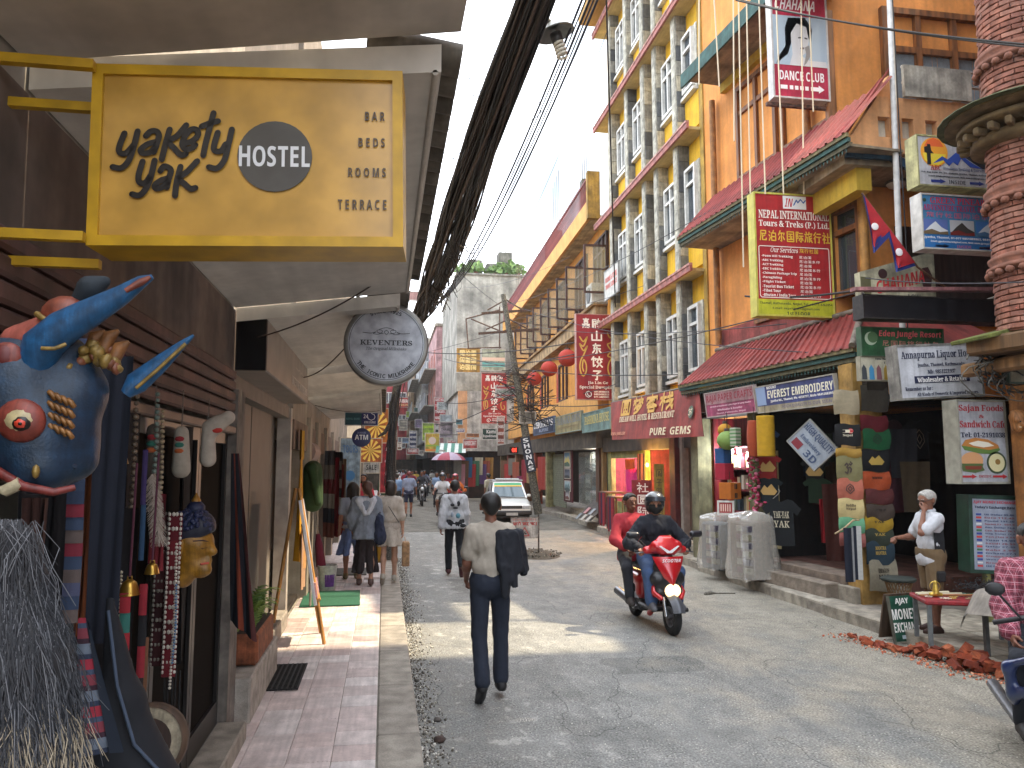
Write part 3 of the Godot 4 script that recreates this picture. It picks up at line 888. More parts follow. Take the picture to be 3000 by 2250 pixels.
# ---------------------------------------------------------------- yellow house with checkered piers
func right_yellow_house()->void:
	var x:=7.2
	var yel:=mt(C("f0bd22"),.85,"plaster",.4)
	var o:=thing("tiled_house","tall yellow house with grey checkered stone piers and white windows","building",P(9,.13,20))
	part(o,"wall",MB.new().bx(x,12,2.6,17.5,16.25,23.9),yel)
	var soff:=mt(C("d8c48a"),.85,"plaster",.5)
	var pink:=[mt(C("c77c72"),.75,"grime",1.0),mt(C("dba094"),.75,"grime",1.0)]
	var fl:=[3.2,6.48,9.83,13.18,16.5]
	for k in range(1,5):
		part(o,"cornice_soffit",MB.new().bx(x-.42,x+.02,fl[k]-.05,fl[k]+.02,16.2,24.0),soff)
		part(o,"cornice",MB.new().bx(x-.48,x-.42,fl[k]-.07,fl[k]+.06,16.1,24.05),pink[0])
		part(o,"cornice",MB.new().bx(x-.5,x-.42,fl[k]+.06,fl[k]+.11,16.1,24.05),pink[1])
	var stones:=[]
	for c in ["5b5c5d","8a8880","b0aa9a","c9bfa8","6d6e6e","9a958a","d2c6aa"]: stones.append(mt(C(c),.7,"grime",1.2))
	var light:=[]
	for c in ["e3dfcc","d8d3bf","ebe7d8","cfcab7"]: light.append(mt(C(c),.75,"grime",1.0))
	var white:=mt(C("e6e4dc"),.5,"plaster",1.0)
	var gl:=glass(C("2f3c46"),.72,.04)
	var piers:=[22.6,20.95,19.5,18.55,17.15]
	var mesh_s:=MB.new().cbox(Vector3.ZERO,Vector3(.28,.385,.03),.006).mesh()
	var front:=MB.new(); var front2:=MB.new()
	for k in 4:
		var y0: float=fl[k]+(.16 if k>0 else .0); var y1: float=fl[k+1]-.05
		for pi in piers.size():
			var pd: float=piers[pi]
			part(o,"pier",MB.new().bx(x-.28,x,y0,y1,pd,pd+.27),light[0])
			var n:=8
			for q in n:
				var yy:=y0+(y1-y0)*(q+.5)/n
				piece(o,"tile",mesh_s,stones[(q*3+pi*2+k*5+rng.randi() % 3) % 7],Transform3D(Basis.from_scale(Vector3(1,(y1-y0)/n/.392,1)),P(x-.14,yy,pd-.012)))
			for q in 6:
				var yy:=y0+(y1-y0)*(q+.5)/6
				(front if (q+pi) % 2 else front2).box(P(x-.29,yy,pd+.135),Vector3(.03,(y1-y0)/6-.012,.255))
		for bi in piers.size():
			var d1: float=piers[bi]
			var d0: float=(piers[bi+1]+.34) if bi+1<piers.size() else 16.3
			var c:=(d0+d1)/2
			var w:=minf(d1-d0-.12,.95)
			if bi==2: continue
			var f:=st_frame(x-.06,(y0+y1)/2+.12,c)
			var sur:=MB.new()
			sur.bx(x-.1,x+.01,y0+.95,y1-.62,c-w*.55,c+w*.55)
			part(o,"stone_surround",sur,light[(bi+k) % 4])
			window(o,Transform3D(f.basis,P(x-.13,y0+.95+(y1-.62-y0-.95)/2,c)),w*.86,y1-.70-y0-1.0,white,gl,0 if w<.8 else 1,.28,.07,.12)
			part(o,"sill",MB.new().bx(x-.2,x,y0+.86,y0+.94,d0+.03,d1-.03),white)
			part(o,"spandrel",MB.new().bx(x-.08,x,y0,y0+.85,d0+.01,d1-.01),yel)
	var fa:=part(o,"front_tiles",front,light[1]); fa.set_meta("kind","stuff")
	var fb:=part(o,"front_tiles",front2,light[3]); fb.set_meta("kind","stuff")
	part(o,"side_strip",MB.new().bx(x-.1,x+.4,2.6,17.5,16.05,16.25),mt(C("c19a3c"),.85,"grime",.5))
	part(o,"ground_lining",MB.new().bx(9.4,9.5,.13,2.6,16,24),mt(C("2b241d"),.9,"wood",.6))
	part(o,"roof_eave",MB.new().bx(x-.9,x,17.0,17.3,16.2,24.2),mt(C("c79a4c"),.85,"plaster",.4))
	var b:=board("wall_board","small white wall board with faded red writing on the yellow house","sign",face_street(x-.45,23.05,21.55,7.15,8.1),.04,mt(C("dcdad2"),.7,"plaster",1.0),mt(C("8d8d8a"),.6,"metal",1.0),.03)
	T(b,"ROOMS & TOURS",.1,.25,.9,.42,mt(C("c4574e"),.7,"",1)); T(b,"TRAVEL SERVICE",.1,.5,.9,.65,mt(C("c4574e"),.7,"",1))
# ---------------------------------------------------------------- orange house with balcony band
func right_orange_house()->void:
	var a:=deg_to_rad(1.5)
	var g:=Transform3D(Basis(Vector3.UP,-a),P(7.2,0,24.0))
	var L:=22.5
	var bxl:=func(x0,x1,y0,y1,z0,z1):
		var mb:=MB.new(); mb.xf=g
		mb.box(Vector3((x0+x1)/2.0,(y0+y1)/2.0,-(z0+z1)/2.0),Vector3(absf(x1-x0),absf(y1-y0),absf(z1-z0)))
		return mb
	var orange:=mt(C("e9a345"),.85,"plaster",.4)
	var amber:=mt(C("eeb15f"),.85,"plaster",.4)
	var o:=thing("balcony_house","long orange house with red balcony railing, open windows and lanterns","building",g*Vector3(3,.13,-10))
	part(o,"wall",bxl.call(0,5,3.0,10.2,.0,L),orange)
	part(o,"lower_band",bxl.call(-.35,0,3.6,4.6,.3,L),amber)
	part(o,"middle_band",bxl.call(-.4,0,6.85,7.3,.3,L),mt(C("c9a878"),.85,"grime",.5))
	part(o,"middle_ledge",bxl.call(-.5,0,7.3,7.4,.2,L),mt(C("b98f55"),.85,"grime",.5))
	part(o,"roof_slab",bxl.call(-.65,5,10.2,10.32,.1,L),mt(C("d9c494"),.85,"grime",.4))
	part(o,"roof_fascia",bxl.call(-.7,-.6,10.15,10.78,.05,L),amber)
	part(o,"near_parapet",bxl.call(-.72,-.3,10.15,11.75,-.1,.12),mt(C("b8913f"),.85,"grime",.5))
	var red:=mt(C("9a4a4a"),.7,"grime",1.0)
	var rail:=part(o,"railing",bxl.call(-.69,-.63,11.55,11.62,.1,L),red)
	for k in 120:
		var z:=.25+k*.185
		if z>L: break
		part(rail,"baluster",bxl.call(-.675,-.645,10.78,11.55,z,z+(.03 if z<8.0 else .075)),red)
	for k in 4:
		part(o,"roof_column",bxl.call(-.4,.0,10.3,12.3-.2*k,2.0+k*5.5,2.4+k*5.5),mt(C("7b766c"),.9,"grime",.8))
		for q in 4:
			part(o,"rebar",MB.new().tube([g*Vector3(-.36+.1*q,12.0,-2.1-k*5.5-.08*q),g*Vector3(-.38+.1*q,14.0+.3*q,-2.1-k*5.5-.08*q)],.014,4),mt(C("5a4a40"),.8,"",1))
	var fr:=mt(C("4a2a20"),.6,"wood",.8)
	var gl:=glass(C("5f6a6c"),.8,.05)
	var inside:=mt(C("574a3e"),.9,"plaster",.6)
	for e in [.0,2.9,6.5,10.3,14.2]:
		var f:=Transform3D(Basis(Vector3.UP,-PI/2)*Basis(Vector3.UP,-a),g*Vector3(-.02,8.7,-e-.9))
		part(o,"reveal",bxl.call(-.012,.02,7.6,9.8,e,e+1.8),inside)
		var w:=window(o,f,1.8,2.2,fr,gl,2,.24,.08,.14)
		for s in ([0,1] if e>2 else [0]):
			var hz: float=e if s==0 else e+1.8
			var lf:=MB.new(); lf.xf=g
			var lx:=-.85
			lf.box(Vector3(-.45,9.25,-hz),Vector3(.8,.07,.05)).box(Vector3(-.45,7.68,-hz),Vector3(.8,.07,.05)).box(Vector3(-.08,8.46,-hz),Vector3(.07,1.5,.05)).box(Vector3(-.82,8.46,-hz),Vector3(.07,1.5,.05)).box(Vector3(-.45,8.46,-hz),Vector3(.7,.05,.04))
			var cas:=part(o,"casement",lf,fr)
			var pn:=MB.new(); pn.xf=g
			pn.box(Vector3(-.45,8.46,-hz),Vector3(.68,1.5,.01))
			part(cas,"pane",pn,glass(C("b0a890"),.25,.05))
	for e in [2.6,6.6,10.8,15.0]:
		var f:=Transform3D(Basis(Vector3.UP,-PI/2)*Basis(Vector3.UP,-a),g*Vector3(-.02,5.5,-e-.8))
		window(o,f,1.6,1.6,fr,glass(C("4a4038"),.6,.05),1,.0,.08,.14)
		part(o,"red_banner",bxl.call(-.06,-.02,4.6,6.2,e+1.75,e+2.15),mt(C("d9553a"),.8,"grime",1.0))
	for e in [[2.9,6.25],[6.5,6.3],[10.2,6.3]]:
		var c: Vector3=g*Vector3(-.8,e[1]-.35,-e[0])
		lantern_round(c,.34,C("c8402c"),"round red paper lantern hanging from the orange house, %s" % ["nearest to the dumpling sign","middle of three","farthest down the street"][[2.9,6.5,10.2].find(e[0])],"red lanterns on the orange house")
	var ac:=thing("air_conditioner","boxy white outdoor air conditioner unit on the orange wall","air conditioner",g*Vector3(-.3,7.3,-.6))
	part(ac,"housing",bxl.call(-.55,0,7.35,8.05,.2,1.0),mt(C("d8d5ca"),.5,"plaster",1.0))
	var fan:=MB.new(); fan.xf=g
	fan.tube([Vector3(-.555,7.7,-.6),Vector3(-.575,7.7,-.6)],.27,16)
	part(ac,"fan_grille",fan,mt(C("4c4c4a"),.6,"metal",2.0))
func lantern_round(c: Vector3,r: float,col: Color,label: String,group: String)->void:
	var o:=thing("paper_lantern",label,"lantern",c-Vector3(0,r,0),group)
	var pr:=[]
	for k in 25:
		var th:=PI*k/24.0
		pr.append(Vector2(maxf(sin(th)*r*(1.0+.02*(k % 2)),.03),cos(th)*r*.92))
	pr.reverse()
	var m:=mt(col,.8,"cloth",2.0)
	part(o,"shade",MB.new().lathe(c,pr,16),m)
	part(o,"cap",MB.new().lathe(c+Vector3(0,r*.9,0),[Vector2(.001,.05),Vector2(r*.3,.05),Vector2(r*.3,0)],10),mt(C("3b2a20"),.7,"",1))
	part(o,"cord",MB.new().tube([c+Vector3(0,r*.9,0),c+Vector3(0,r*.9+.35,0)],.008,5),mt(C("2a2420"),.8,"",1))
# ---------------------------------------------------------------- brick house at the right edge
func right_brick_house()->void:
	var o:=thing("brick_house","old brick house with ringed columns and carved cornice at the right edge","building",P(8.5,0,6))
	part(o,"wall",MB.new().bx(7.75,12,3.0,15.5,-6,7.95).bx(7.75,12,0,3.0,-6,5.0),mt(C("9a6450"),.9,"grime",.6))
	part(o,"ground_wall",MB.new().bx(8.6,12,0,3.0,5.0,7.9),mt(C("b07a44"),.9,"grime",.6))
	var bm:=[]
	for c in ["b57862","a96c58","bd8570","9f6450","b27f6c","a8705f"]: bm.append(mt(C(c),.9,"grime",1.5,.0,"n_rough",.4))
	var col:=P(7.32,0,7.55)
	var R:=.40
	part(o,"mortar_core",MB.new().lathe(col,[Vector2(R-.012,3.55),Vector2(R-.012,10.5)],20),mt(C("a0705e"),.95,"dust",1.0))
	var brick:=MB.new().cbox(Vector3(0,0,R-.02),Vector3(.205,.052,.06),.004).mesh()
	var y:=3.6; var row:=0
	while y<8.4:
		for k in 7:
			var an:=-PI*.98+k*.53+(.26 if row % 2 else .0)+PI*.27
			piece(o,"brick",brick,bm[rng.randi() % 6],Transform3D(Basis(Vector3.UP,an),col+Vector3(0,y,0)))
		y+=.066; row+=1
	var rm:=mt(C("a06a55"),.9,"grime",1.5)
	for yy in [4.25,5.05,6.7,7.9]:
		part(o,"ring",MB.new().lathe(col,[Vector2(R+.01,yy),Vector2(R+.07,yy+.02),Vector2(R+.08,yy+.06),Vector2(R+.02,yy+.09),Vector2(R+.05,yy+.13),Vector2(R+.06,yy+.17),Vector2(R,yy+.2)],24),rm)
		for k in 10:
			var an:=-2.9+k*.3+.4
			part(o,"scallop",MB.new().ball(col+Vector3(sin(an)*(R+.05),yy-.01,cos(an)*(R+.05)),Vector3(.05,.045,.05),8),rm)
	var cm:=mt(C("8a7350"),.95,"grime",1.2,.0,"n_rough",.6)
	for e in [[5.72,.16,.12],[5.9,.3,.1],[6.03,.42,.08]]:
		part(o,"cornice",MB.new().lathe(col,[Vector2(R,e[0]),Vector2(R+e[1],e[0]+.02),Vector2(R+e[1],e[0]+e[2]),Vector2(R,e[0]+e[2]+.05)],24),cm)
	for k in 12:
		var an:=-2.9+k*.27+.3
		part(o,"bracket",MB.new().cbox(col+Vector3(sin(an)*(R+.22),5.86,cos(an)*(R+.22)),Vector3(.07,.09,.16),.015,Basis(Vector3.UP,an)),cm)
	part(o,"moss_cap",MB.new().lathe(col,[Vector2(R,6.28),Vector2(R+.3,6.2),Vector2(R+.5,6.11),Vector2(R+.5,6.09),Vector2(R,6.09)],24),mt(C("6d7250"),.95,"grime",1.0))
	var shaft2:=P(7.95,0,6.75)
	part(o,"second_shaft",MB.new().lathe(shaft2,[Vector2(.5,3.55),Vector2(.5,10.5)],20),mt(C("aa705b"),.95,"grime",1.4,.0,"n_rough",.5))
	part(o,"timber_beam",MB.new().cbox(P(7.35,3.42,7.6),Vector3(1.1,.2,1.0),.03,Basis(Vector3.UP,.2)),mt(C("7a5a38"),.85,"wood",.8))
	part(o,"timber_beam",MB.new().cbox(P(7.05,3.2,7.75),Vector3(.16,.16,1.3),.03),mt(C("8d6a45"),.85,"wood",.8))
	part(o,"moss_tile",MB.new().cbox(P(7.1,3.6,7.85),Vector3(.9,.05,.6),.01,Basis(Vector3(0,0,1),.25)),mt(C("7d8440"),.95,"grime",1.2))
	part(o,"orange_post",MB.new().bx(7.5,7.8,.13,3.1,8.0,8.25),mt(C("b5783c"),.85,"grime",.8))
	part(o,"orange_wall",MB.new().bx(7.8,11,.13,3.3,8.2,8.3),mt(C("b87d42"),.85,"grime",.6))
# ---------------------------------------------------------------- signs
var cj:={}
func set_glyphs()->void:
	cj["mount"]=[[5,1,5,9],[1,4,1,9,9,9,9,4]]
	cj["east"]=[[2,2,8,2],[4,.5,2.5,5,8,5],[5,3.5,5,9.5,4,9],[3,6.5,1.5,8.5],[7,6.5,8.5,8.5]]
	cj["dump"]=[[2.2,.5,.5,3],[1.5,2,4,2,3.5,3.5],[2,3,2,9,3.5,8],[7,.5,7,2],[4.8,2.5,9.5,2.5],[6,3.5,5,5],[8,3.5,9,5],[8.5,5,5,9.5],[5.5,5.5,9.5,9.5]]
	cj["child"]=[[2,1.5,8,1.5,5,3.8],[5,3.8,5,9,3.8,9],[1,5.2,9,5.2]]
	cj["jia"]=[[5,.3,5,2.5],[2,1.2,8,1.2],[3,2.5,7,2.5],[3,3.5,7,3.5,7,5,3,5,3,3.5],[1,6.2,9,6.2],[1.5,7.2,4,7.2,4,9.3],[2.5,6.5,1.5,9.5],[6,7.2,8.5,7.2,8.5,9.2,6,9.2,6,7.2]]
	cj["lin"]=[[1,1.5,5,1.5],[1,1.5,1,9],[2,3,5,3],[2,3,2,5,5,5,5,3],[2,6.5,4.5,6.5],[2.2,5.5,2.2,9],[4.2,5.5,4.2,9],[6,2.5,9.5,2.5],[7.7,.5,7.7,5],[7.5,2.5,6,5],[7.9,2.5,9.5,5],[6,6,9.5,6],[6.5,8,9.5,8],[8.2,5.5,8.2,9.5]]
	cj["ge"]=[[1,2,1,9.5],[2,.5,2.5,1.5],[3.5,1,9,1,9,9.3,8,9],[4.5,3,6.8,3,3.5,6],[4.5,3.8,7.5,6],[4,6.5,7,6.5,7,8.5,4,8.5,4,6.5]]
	cj["ni"]=[[2,1,8,1,8,3.5,2,3.5],[2,1,2,5,1,9],[7,4.8,4,6],[4,4.5,4,8.8,8.5,8.8,8.5,7.5]]
	cj["bo"]=[[1,1.5,2,2.5],[.8,4.5,1.8,5.5],[1,9,2.5,6.5],[6.5,.5,5.5,2.5],[4,2.8,9,2.8,9,9,4,9,4,2.8],[4,5.8,9,5.8]]
	cj["er"]=[[3.5,.5,1.5,4],[2.8,2.5,8.5,2.5,7.8,4],[5,3,5,9.3,4,8.8],[3,5.5,1.5,8],[7,5.5,8.5,8]]
	cj["guo"]=[[1,1,9,1,9,9.3,1,9.3,1,1],[2.8,3,7.2,3],[3,5,7,5],[2.5,7.5,7.5,7.5],[5,3,5,7.5],[6.2,6,6.8,6.8]]
	cj["ji"]=[[1,1,1,9.5],[1,1,3.5,1,2.2,4,3.5,6,1.5,6.5],[5,2,9,2],[4.3,4.2,9.5,4.2],[7,4.2,7,9.3,6,9],[5.5,6,4.5,8],[8.5,6,9.3,8]]
	cj["lv"]=[[2.2,.5,2.8,1.5],[.5,2.5,4.5,2.5],[1.8,2.5,1.8,6,.5,9],[1.8,5,4,5,3.8,8.8],[6,.5,5,3],[5.8,2,9.5,2],[9,3.5,5.5,4.5],[6,4.5,6,9,7,8],[9,5.5,7,6.5],[6.5,5,9.5,9.3]]
	cj["xing"]=[[3,.5,.8,3],[3,3.5,.8,6],[2,5,2,9.5],[4.5,1.8,9,1.8],[4,4.5,9.5,4.5],[7.2,4.5,7.2,9.2,6,8.8]]
	cj["she"]=[[2,.5,2.5,1.5],[.5,3,4,3,.8,6.5],[2.3,5,2.3,9.5],[3,5.5,4,6.5],[7,1,7,9],[5,4,9,4],[4.5,9,9.5,9]]
	cj["yuan"]=[[1,1,9,1,9,9.3,1,9.3,1,1],[3,2.5,7,2.5,7,4,3,4,3,2.5],[3,5,7,5],[3,5,3,7.5],[7,5,7,7.5],[5,5.5,4.5,7.5,3,8.5],[5.5,7.5,7,8.5]]
	cj["meng"]=[[1,2,4.5,2],[2.8,.5,2.8,4.5],[2.6,2.2,1,4.3],[5.3,2,9,2],[7.2,.5,7.2,4.5],[7,2.2,5.5,4.3],[7.4,2.2,9,4],[4.5,4.8,2,7],[4,5.5,8,5.5,5,8.5,2,9.5],[4,6.8,5.5,7.5]]
	cj["ke"]=[[5,.3,5,1.3],[1,3,1,1.8,9,1.8,9,3],[4.5,2.5,1.5,5.5],[4,3.5,7,3.5,2,7],[3.5,4.5,9,6.8],[3,7,7.5,7,7.5,9.3,3,9.3,3,7]]
	cj["zhan"]=[[.5,3,4.5,3],[2.5,.5,2.5,9.5],[2.4,3.2,.5,6.5],[2.7,4,4,5.5],[5.5,3,9,2.5],[5,5.2,9.5,4.7],[6.5,.5,7.5,6,9.5,9,9.7,7.5],[9,6,5.5,9],[8,1,8.8,1.8]]
	cj["om"]=[[1,3,3,1.5,4.5,3,3,4.5,4.8,6,3.5,9,1,8],[4.5,5,6.5,4.5,8,6,7,8],[6,2,7.5,2.8,9,1.5],[7.4,.6,7.6,.8]]
func glyphs(o: Node3D,keys: Array,u0: float,v0: float,u1: float,v1: float,wid: float,m: Material,vertical:=false)->void:
	var sz: Vector2=sizes[o]
	var mb:=MB.new()
	var n:=keys.size()
	for i in n:
		var a0:=u0+(u1-u0)*(.0 if vertical else float(i)/n); var a1:=u0+(u1-u0)*(1.0 if vertical else (i+.88)/n)
		var b0:=v0+(v1-v0)*(float(i)/n if vertical else .0); var b1_:=v0+(v1-v0)*((i+.85)/n if vertical else 1.0)
		for st in cj[keys[i]]:
			var pp:=[]
			for k in range(0,st.size(),2): pp.append(Vector2((a0+(a1-a0)*st[k]/10.0-.5)*sz.x,(.5-b0-(b1_-b0)*st[k+1]/10.0)*sz.y))
			stroke(mb,frames[o],pp,wid,.003)
	part(o,"lettering",mb,m)
func ink(h: String)->StandardMaterial3D: return mt(C(h),.6,"",1)
func arc_text(o: Node3D,s: String,r: float,a0: float,a1: float,h: float,m: Material,inward: bool)->void:
	var sz: Vector2=sizes[o]
	for i in s.length():
		if s[i]==" ": continue
		var a:=deg_to_rad(a0+(a1-a0)*i/(s.length()-1))
		var u:=.5+cos(a)*r/sz.x; var v:=.5-sin(a)*r/sz.y
		var wd:=h*(.35 if s[i]=="I" or s[i]=="1" else (.95 if s[i]=="M" else .72))
		T(o,s[i],u-wd/sz.x/2,v-h/sz.y/2,u+wd/sz.x/2,v+h/sz.y/2,m,"sansb",.0,(a+PI/2) if inward else (a-PI/2))
func big_signs()->void:
	# --- yellow hostel box
	var ax:=Vector3(.885,.017,.07).normalized()
	var az:=ax.cross(Vector3.UP).normalized()
	var f:=Transform3D(Basis(ax,az.cross(ax),az),P(-.404,2.946,2.265))
	var yel:=mt(C("c79a48"),.22,"metal",.9)
	var rimm:=mt(C("c69a1c"),.4,"metal",1.2)
	var o:=board("hostel_sign","large yellow box sign with black brush lettering and grey disc","sign",[f,.89,.54],.16,yel,rimm,.03)
	var blk:=mt(C("16161a"),.35,"",1)
	var ss:=[[10.8,11.8,10.4,13.0,10.5,13.5,11.0,13.5,11.6,12.8],[11.9,11.6,11.6,13.0,11.2,14.2,10.6,14.8,9.9,14.7],
		[12.6,12.0,13.0,11.6,13.5,11.6,13.7,12.0,13.5,12.8,13.3,13.4],[13.5,12.5,12.8,12.7,12.2,13.2,12.4,13.5,13.0,13.4,13.5,12.9],
		[14.6,11.4,14.3,12.6,14.0,14.0],[16.0,11.0,15.2,12.0,14.5,12.4,15.0,13.0,15.6,13.6,16.0,13.5],
		[15.9,12.6,16.5,12.4,17.0,11.9,16.9,11.4,16.4,11.4,15.9,12.0,15.7,12.7,16.0,13.1,16.5,13.0,16.8,12.7],
		[18.3,9.9,18.0,11.2,17.7,12.5,17.5,13.6],[17.3,11.1,18.0,10.8,18.7,10.6],
		[18.7,11.6,18.4,12.8,18.5,13.2,19.0,13.2,19.4,12.6],[19.9,11.3,19.6,12.8,19.3,14.0,18.7,14.7,18.0,14.6],
		[12.4,14.2,12.1,15.4,12.2,16.0,12.7,16.0,13.1,15.4],[13.4,14.1,13.1,15.6,12.7,16.6,12.2,17.1,11.6,17.0],
		[13.9,15.0,14.2,14.6,14.6,14.7,14.8,15.0,14.6,15.8,14.5,16.4],[14.6,15.6,14.0,15.8,13.5,16.2,13.6,16.5,14.1,16.4,14.6,15.9],
		[15.6,14.6,15.3,16.0,15.2,17.1],[17.0,14.1,16.2,15.0,15.5,15.6,16.0,16.1,16.5,16.5,16.9,16.4]]
	S(o,ss,-.2976,-.379,.0747,.266,.0175,blk,"lettering",true)
	var gry:=mt(C("4a4948"),.25,"metal",1.0)
	disc(o,.582,.497,.107,gry,"disc")
	T(o,"HOSTEL",.467,.44,.695,.555,mt(C("d2d4d8"),.4,"",1))
	var br:=mt(C("4a3a26"),.4,"",1)
	for e in [["B A R",.875,.235,.94,.285],["B E D S",.853,.385,.94,.435],["R O O M S",.82,.555,.943,.605],["T E R R A C E",.787,.735,.945,.79]]:
		T(o,e[0],e[1],e[2],e[3],e[4],br,"sansb")
	for e in [[3.19,2.27],[3.12,2.4],[2.685,2.27],[2.64,2.4]]:
		part(o,"bracket",MB.new().box(P(-1.12,e[0],e[1]),Vector3(.56,.027,.027)),rimm)
	part(o,"junction_cable",MB.new().tube([P(-.86,3.04,2.42),P(-.87,3.06,2.43),P(-.86,3.08,2.44),P(-.85,3.05,2.43),P(-.86,3.02,2.43)],.003,5),mt(C("2a1f1c"),.6,"",1))
	# --- round milkshake sign
	var c:=P(.0,3.01,6.2)
	var k:=thing("round_sign","round brushed grey sign hanging from two bars under the canopy","sign",c-Vector3(0,.34,0))
	frames[k]=Transform3D(Basis(),c+Vector3(0,0,.062)); sizes[k]=Vector2(.66,.66)
	var zb:=Basis(Vector3.RIGHT,PI/2)
	part(k,"housing",MB.new().lathe(c,[Vector2(.001,-.06),Vector2(.325,-.06),Vector2(.335,-.05),Vector2(.335,.05),Vector2(.325,.062),Vector2(.3,.062)],48,zb),mt(C("8a8781"),.4,"metal",1.0,.5))
	part(k,"face",MB.new().lathe(c,[Vector2(.302,.06),Vector2(.001,.06)],48,zb),mt(C("a9a9ae"),.32,"metal",1.5,.35))
	var rg:=MB.new()
	for i in 48:
		var a:=TAU*i/48; var b:=TAU*(i+1)/48
		rg.quad(c+Vector3(cos(a)*.288,sin(a)*.288,.064),c+Vector3(cos(a)*.292,sin(a)*.292,.064),c+Vector3(cos(b)*.292,sin(b)*.292,.064),c+Vector3(cos(b)*.288,sin(b)*.288,.064))
	part(k,"ring_line",rg,ink("26262a"))
	var kk:=ink("26262a")
	arc_text(k,"SINCE 1925",.262,117,66,.03,kk,false)
	arc_text(k,"THE ICONIC MILKSHAKE",.262,217,322,.033,kk,true)
	T(k,"KEVENTERS",.19,.46,.81,.52,kk,"serifb")
	T(k,"The Original Milkshake",.26,.545,.74,.59,kk,"serifi",.25)
	S(k,[[.5,5,2,5.4,3,4.6,2.5,5.6,3.4,6,4.2,4.6,4,3.4,3.2,3.6,3.4,5,4.4,5.6],[9.5,5,8,5.4,7,4.6,7.5,5.6,6.6,6,5.8,4.6,6,3.4,6.8,3.6,6.6,5,5.6,5.6],[5,3.4,4.6,4.6,5,6,5.4,4.6,5,3.4],[3.6,3,5,1.9,6.4,3]],.19,.27,.81,.47,.004,kk,"ornament",true)
	for e in [-.22,.10]:
		part(k,"hanger",MB.new().tube([P(e,3.27,6.2),P(e-.015,3.44,6.2)],.016,8).lathe(P(e-.015,3.43,6.2),[Vector2(.001,.01),Vector2(.04,.01),Vector2(.04,0)],10),mt(C("5a5550"),.5,"metal",1.0))
	# --- tall red travel sign
	var wh:=ink("f0e9dc")
	var n:=board("travel_sign","large red travel agency sign with white and gold lettering and yellow foot","sign",face_cam(11.5,5.93,7.31,4.46,6.54),.22,mt(C("c22a2c"),.5,"plaster",.8),mt(C("d9cf5a"),.6,"plaster",1.0),.03)
	rect(n,.0,.865,1.0,1.0,mt(C("cfd02a"),.55,"plaster",.8),"yellow_foot")
	rect(n,.38,.02,.68,.125,ink("e9e6e4"),"logo_panel")
	S(n,[[1,9,3,3,4,6,6,2,8,6,9.5,3]],.5,.03,.68,.1,.02,ink("3f62a8"),"logo",false)
	T(n,"IN",.41,.04,.5,.11,ink("c2303a"),"sansb",.2)
	T(n,"NEPAL INTERNATIONAL",.06,.145,.97,.21,wh,"serifb"); T(n,"Tours & Treks (P.) Ltd.",.06,.225,.97,.285,wh,"serifb")
	glyphs(n,["ni","bo","er","guo","ji","lv","xing","she"],.06,.305,.99,.4,.02,ink("dfb23a"))
	S(n,[[.3,.2,9.7,.2,9.8,.6,9.8,9.6,9.6,9.9,.4,9.9,.2,9.6,.2,.4,.3,.2]],.03,.43,.97,.855,.012,wh,"border")
	T(n,"Our Services",.2,.445,.55,.485,wh,"serifi",.2)
	glyphs(n,["lv","xing","she","guo"],.57,.445,.82,.485,.008,ink("dfb23a"))
	var it:=["-Poon Hill Trekking","-ABC Trekking","-ACT Trekking","-EBC Trekking","-Chitwan Package Trip","-Paragliding","-Flight Ticket","-Tourist Bus Ticket","-Tibet Tour","-Bhutan / India Tour"]
	for i in 10:
		T(n,it[i],.08,.507+i*.0345,.08+.021*it[i].length(),.531+i*.0345,wh)
		glyphs(n,["ni","bo","ge","east","xing","ji"].slice(0,3+(i*2) % 4),.56,.507+i*.0345,.56+.055*(3+(i*2) % 4),.531+i*.0345,.006,wh)
	var gk:=ink("2c3a22")
	T(n,"Thamel, Kathmandu, Nepal, Tel: +977-1-4262054",.04,.885,.97,.912,gk); T(n,"E-mail: nepalttours@gmail.com",.2,.925,.8,.948,gk); T(n,"1st FLOOR",.38,.96,.68,.988,gk)
	# --- dance club
	var dn:=board("dance_club_sign","tall pink club sign with grey portrait of a woman","sign",face_cam(11.45,6.33,7.37,8.18,10.5),.16,mt(C("c93150"),.5,"plaster",.8),mt(C("d8d4cf"),.6,"plaster",1.0),.03)
	T(dn,"CHAHANA",.08,.235,.8,.315,ink("efe8e6"),"sansb",.2)
	rect(dn,.02,.365,.98,.745,ink("a9b9c4"),"photo")
	shape(dn,[.3,.38,.6,.37,.72,.45,.7,.56,.62,.5,.36,.55,.28,.66,.06,.745,.12,.68,.24,.6,.24,.46],ink("2b2a2c"),"hair")
	shape(dn,[.34,.5,.45,.42,.62,.44,.66,.54,.6,.64,.52,.67,.66,.7,.95,.7,.97,.745,.3,.745,.36,.66],ink("cfcdcb"),"face",.002)
	shape(dn,[.58,.6,.66,.58,.68,.66,.6,.72,.55,.745,.6,.65],ink("8d8a88"),"hand",.003)
	shape(dn,[.47,.525,.53,.52,.53,.532,.47,.535],ink("3a3838"),"eye",.003); shape(dn,[.58,.522,.63,.527,.63,.537,.58,.532],ink("3a3838"),"eye",.003)
	shape(dn,[.5,.605,.57,.6,.57,.615,.5,.615],ink("6d5c5c"),"mouth",.003)
	T(dn,"DANCE CLUB",.12,.79,.9,.86,ink("efe8e6"),"sansb")
	for i in 5: rect(dn,[.13,.29,.38,.47,.56][i],.9,[.25,.35,.44,.53,.62][i],.93,ink("efe8e6"),"dash")
	shape(dn,[.66,.9,.8,.9,.8,.885,.9,.915,.8,.945,.8,.93,.66,.93],ink("efe8e6"),"arrow")
	part(dn,"bracket",MB.new().box(P(6.9,8.1,11.55),Vector3(1.3,.06,.06)),mt(C("6b4a3a"),.7,"rust",1.0))
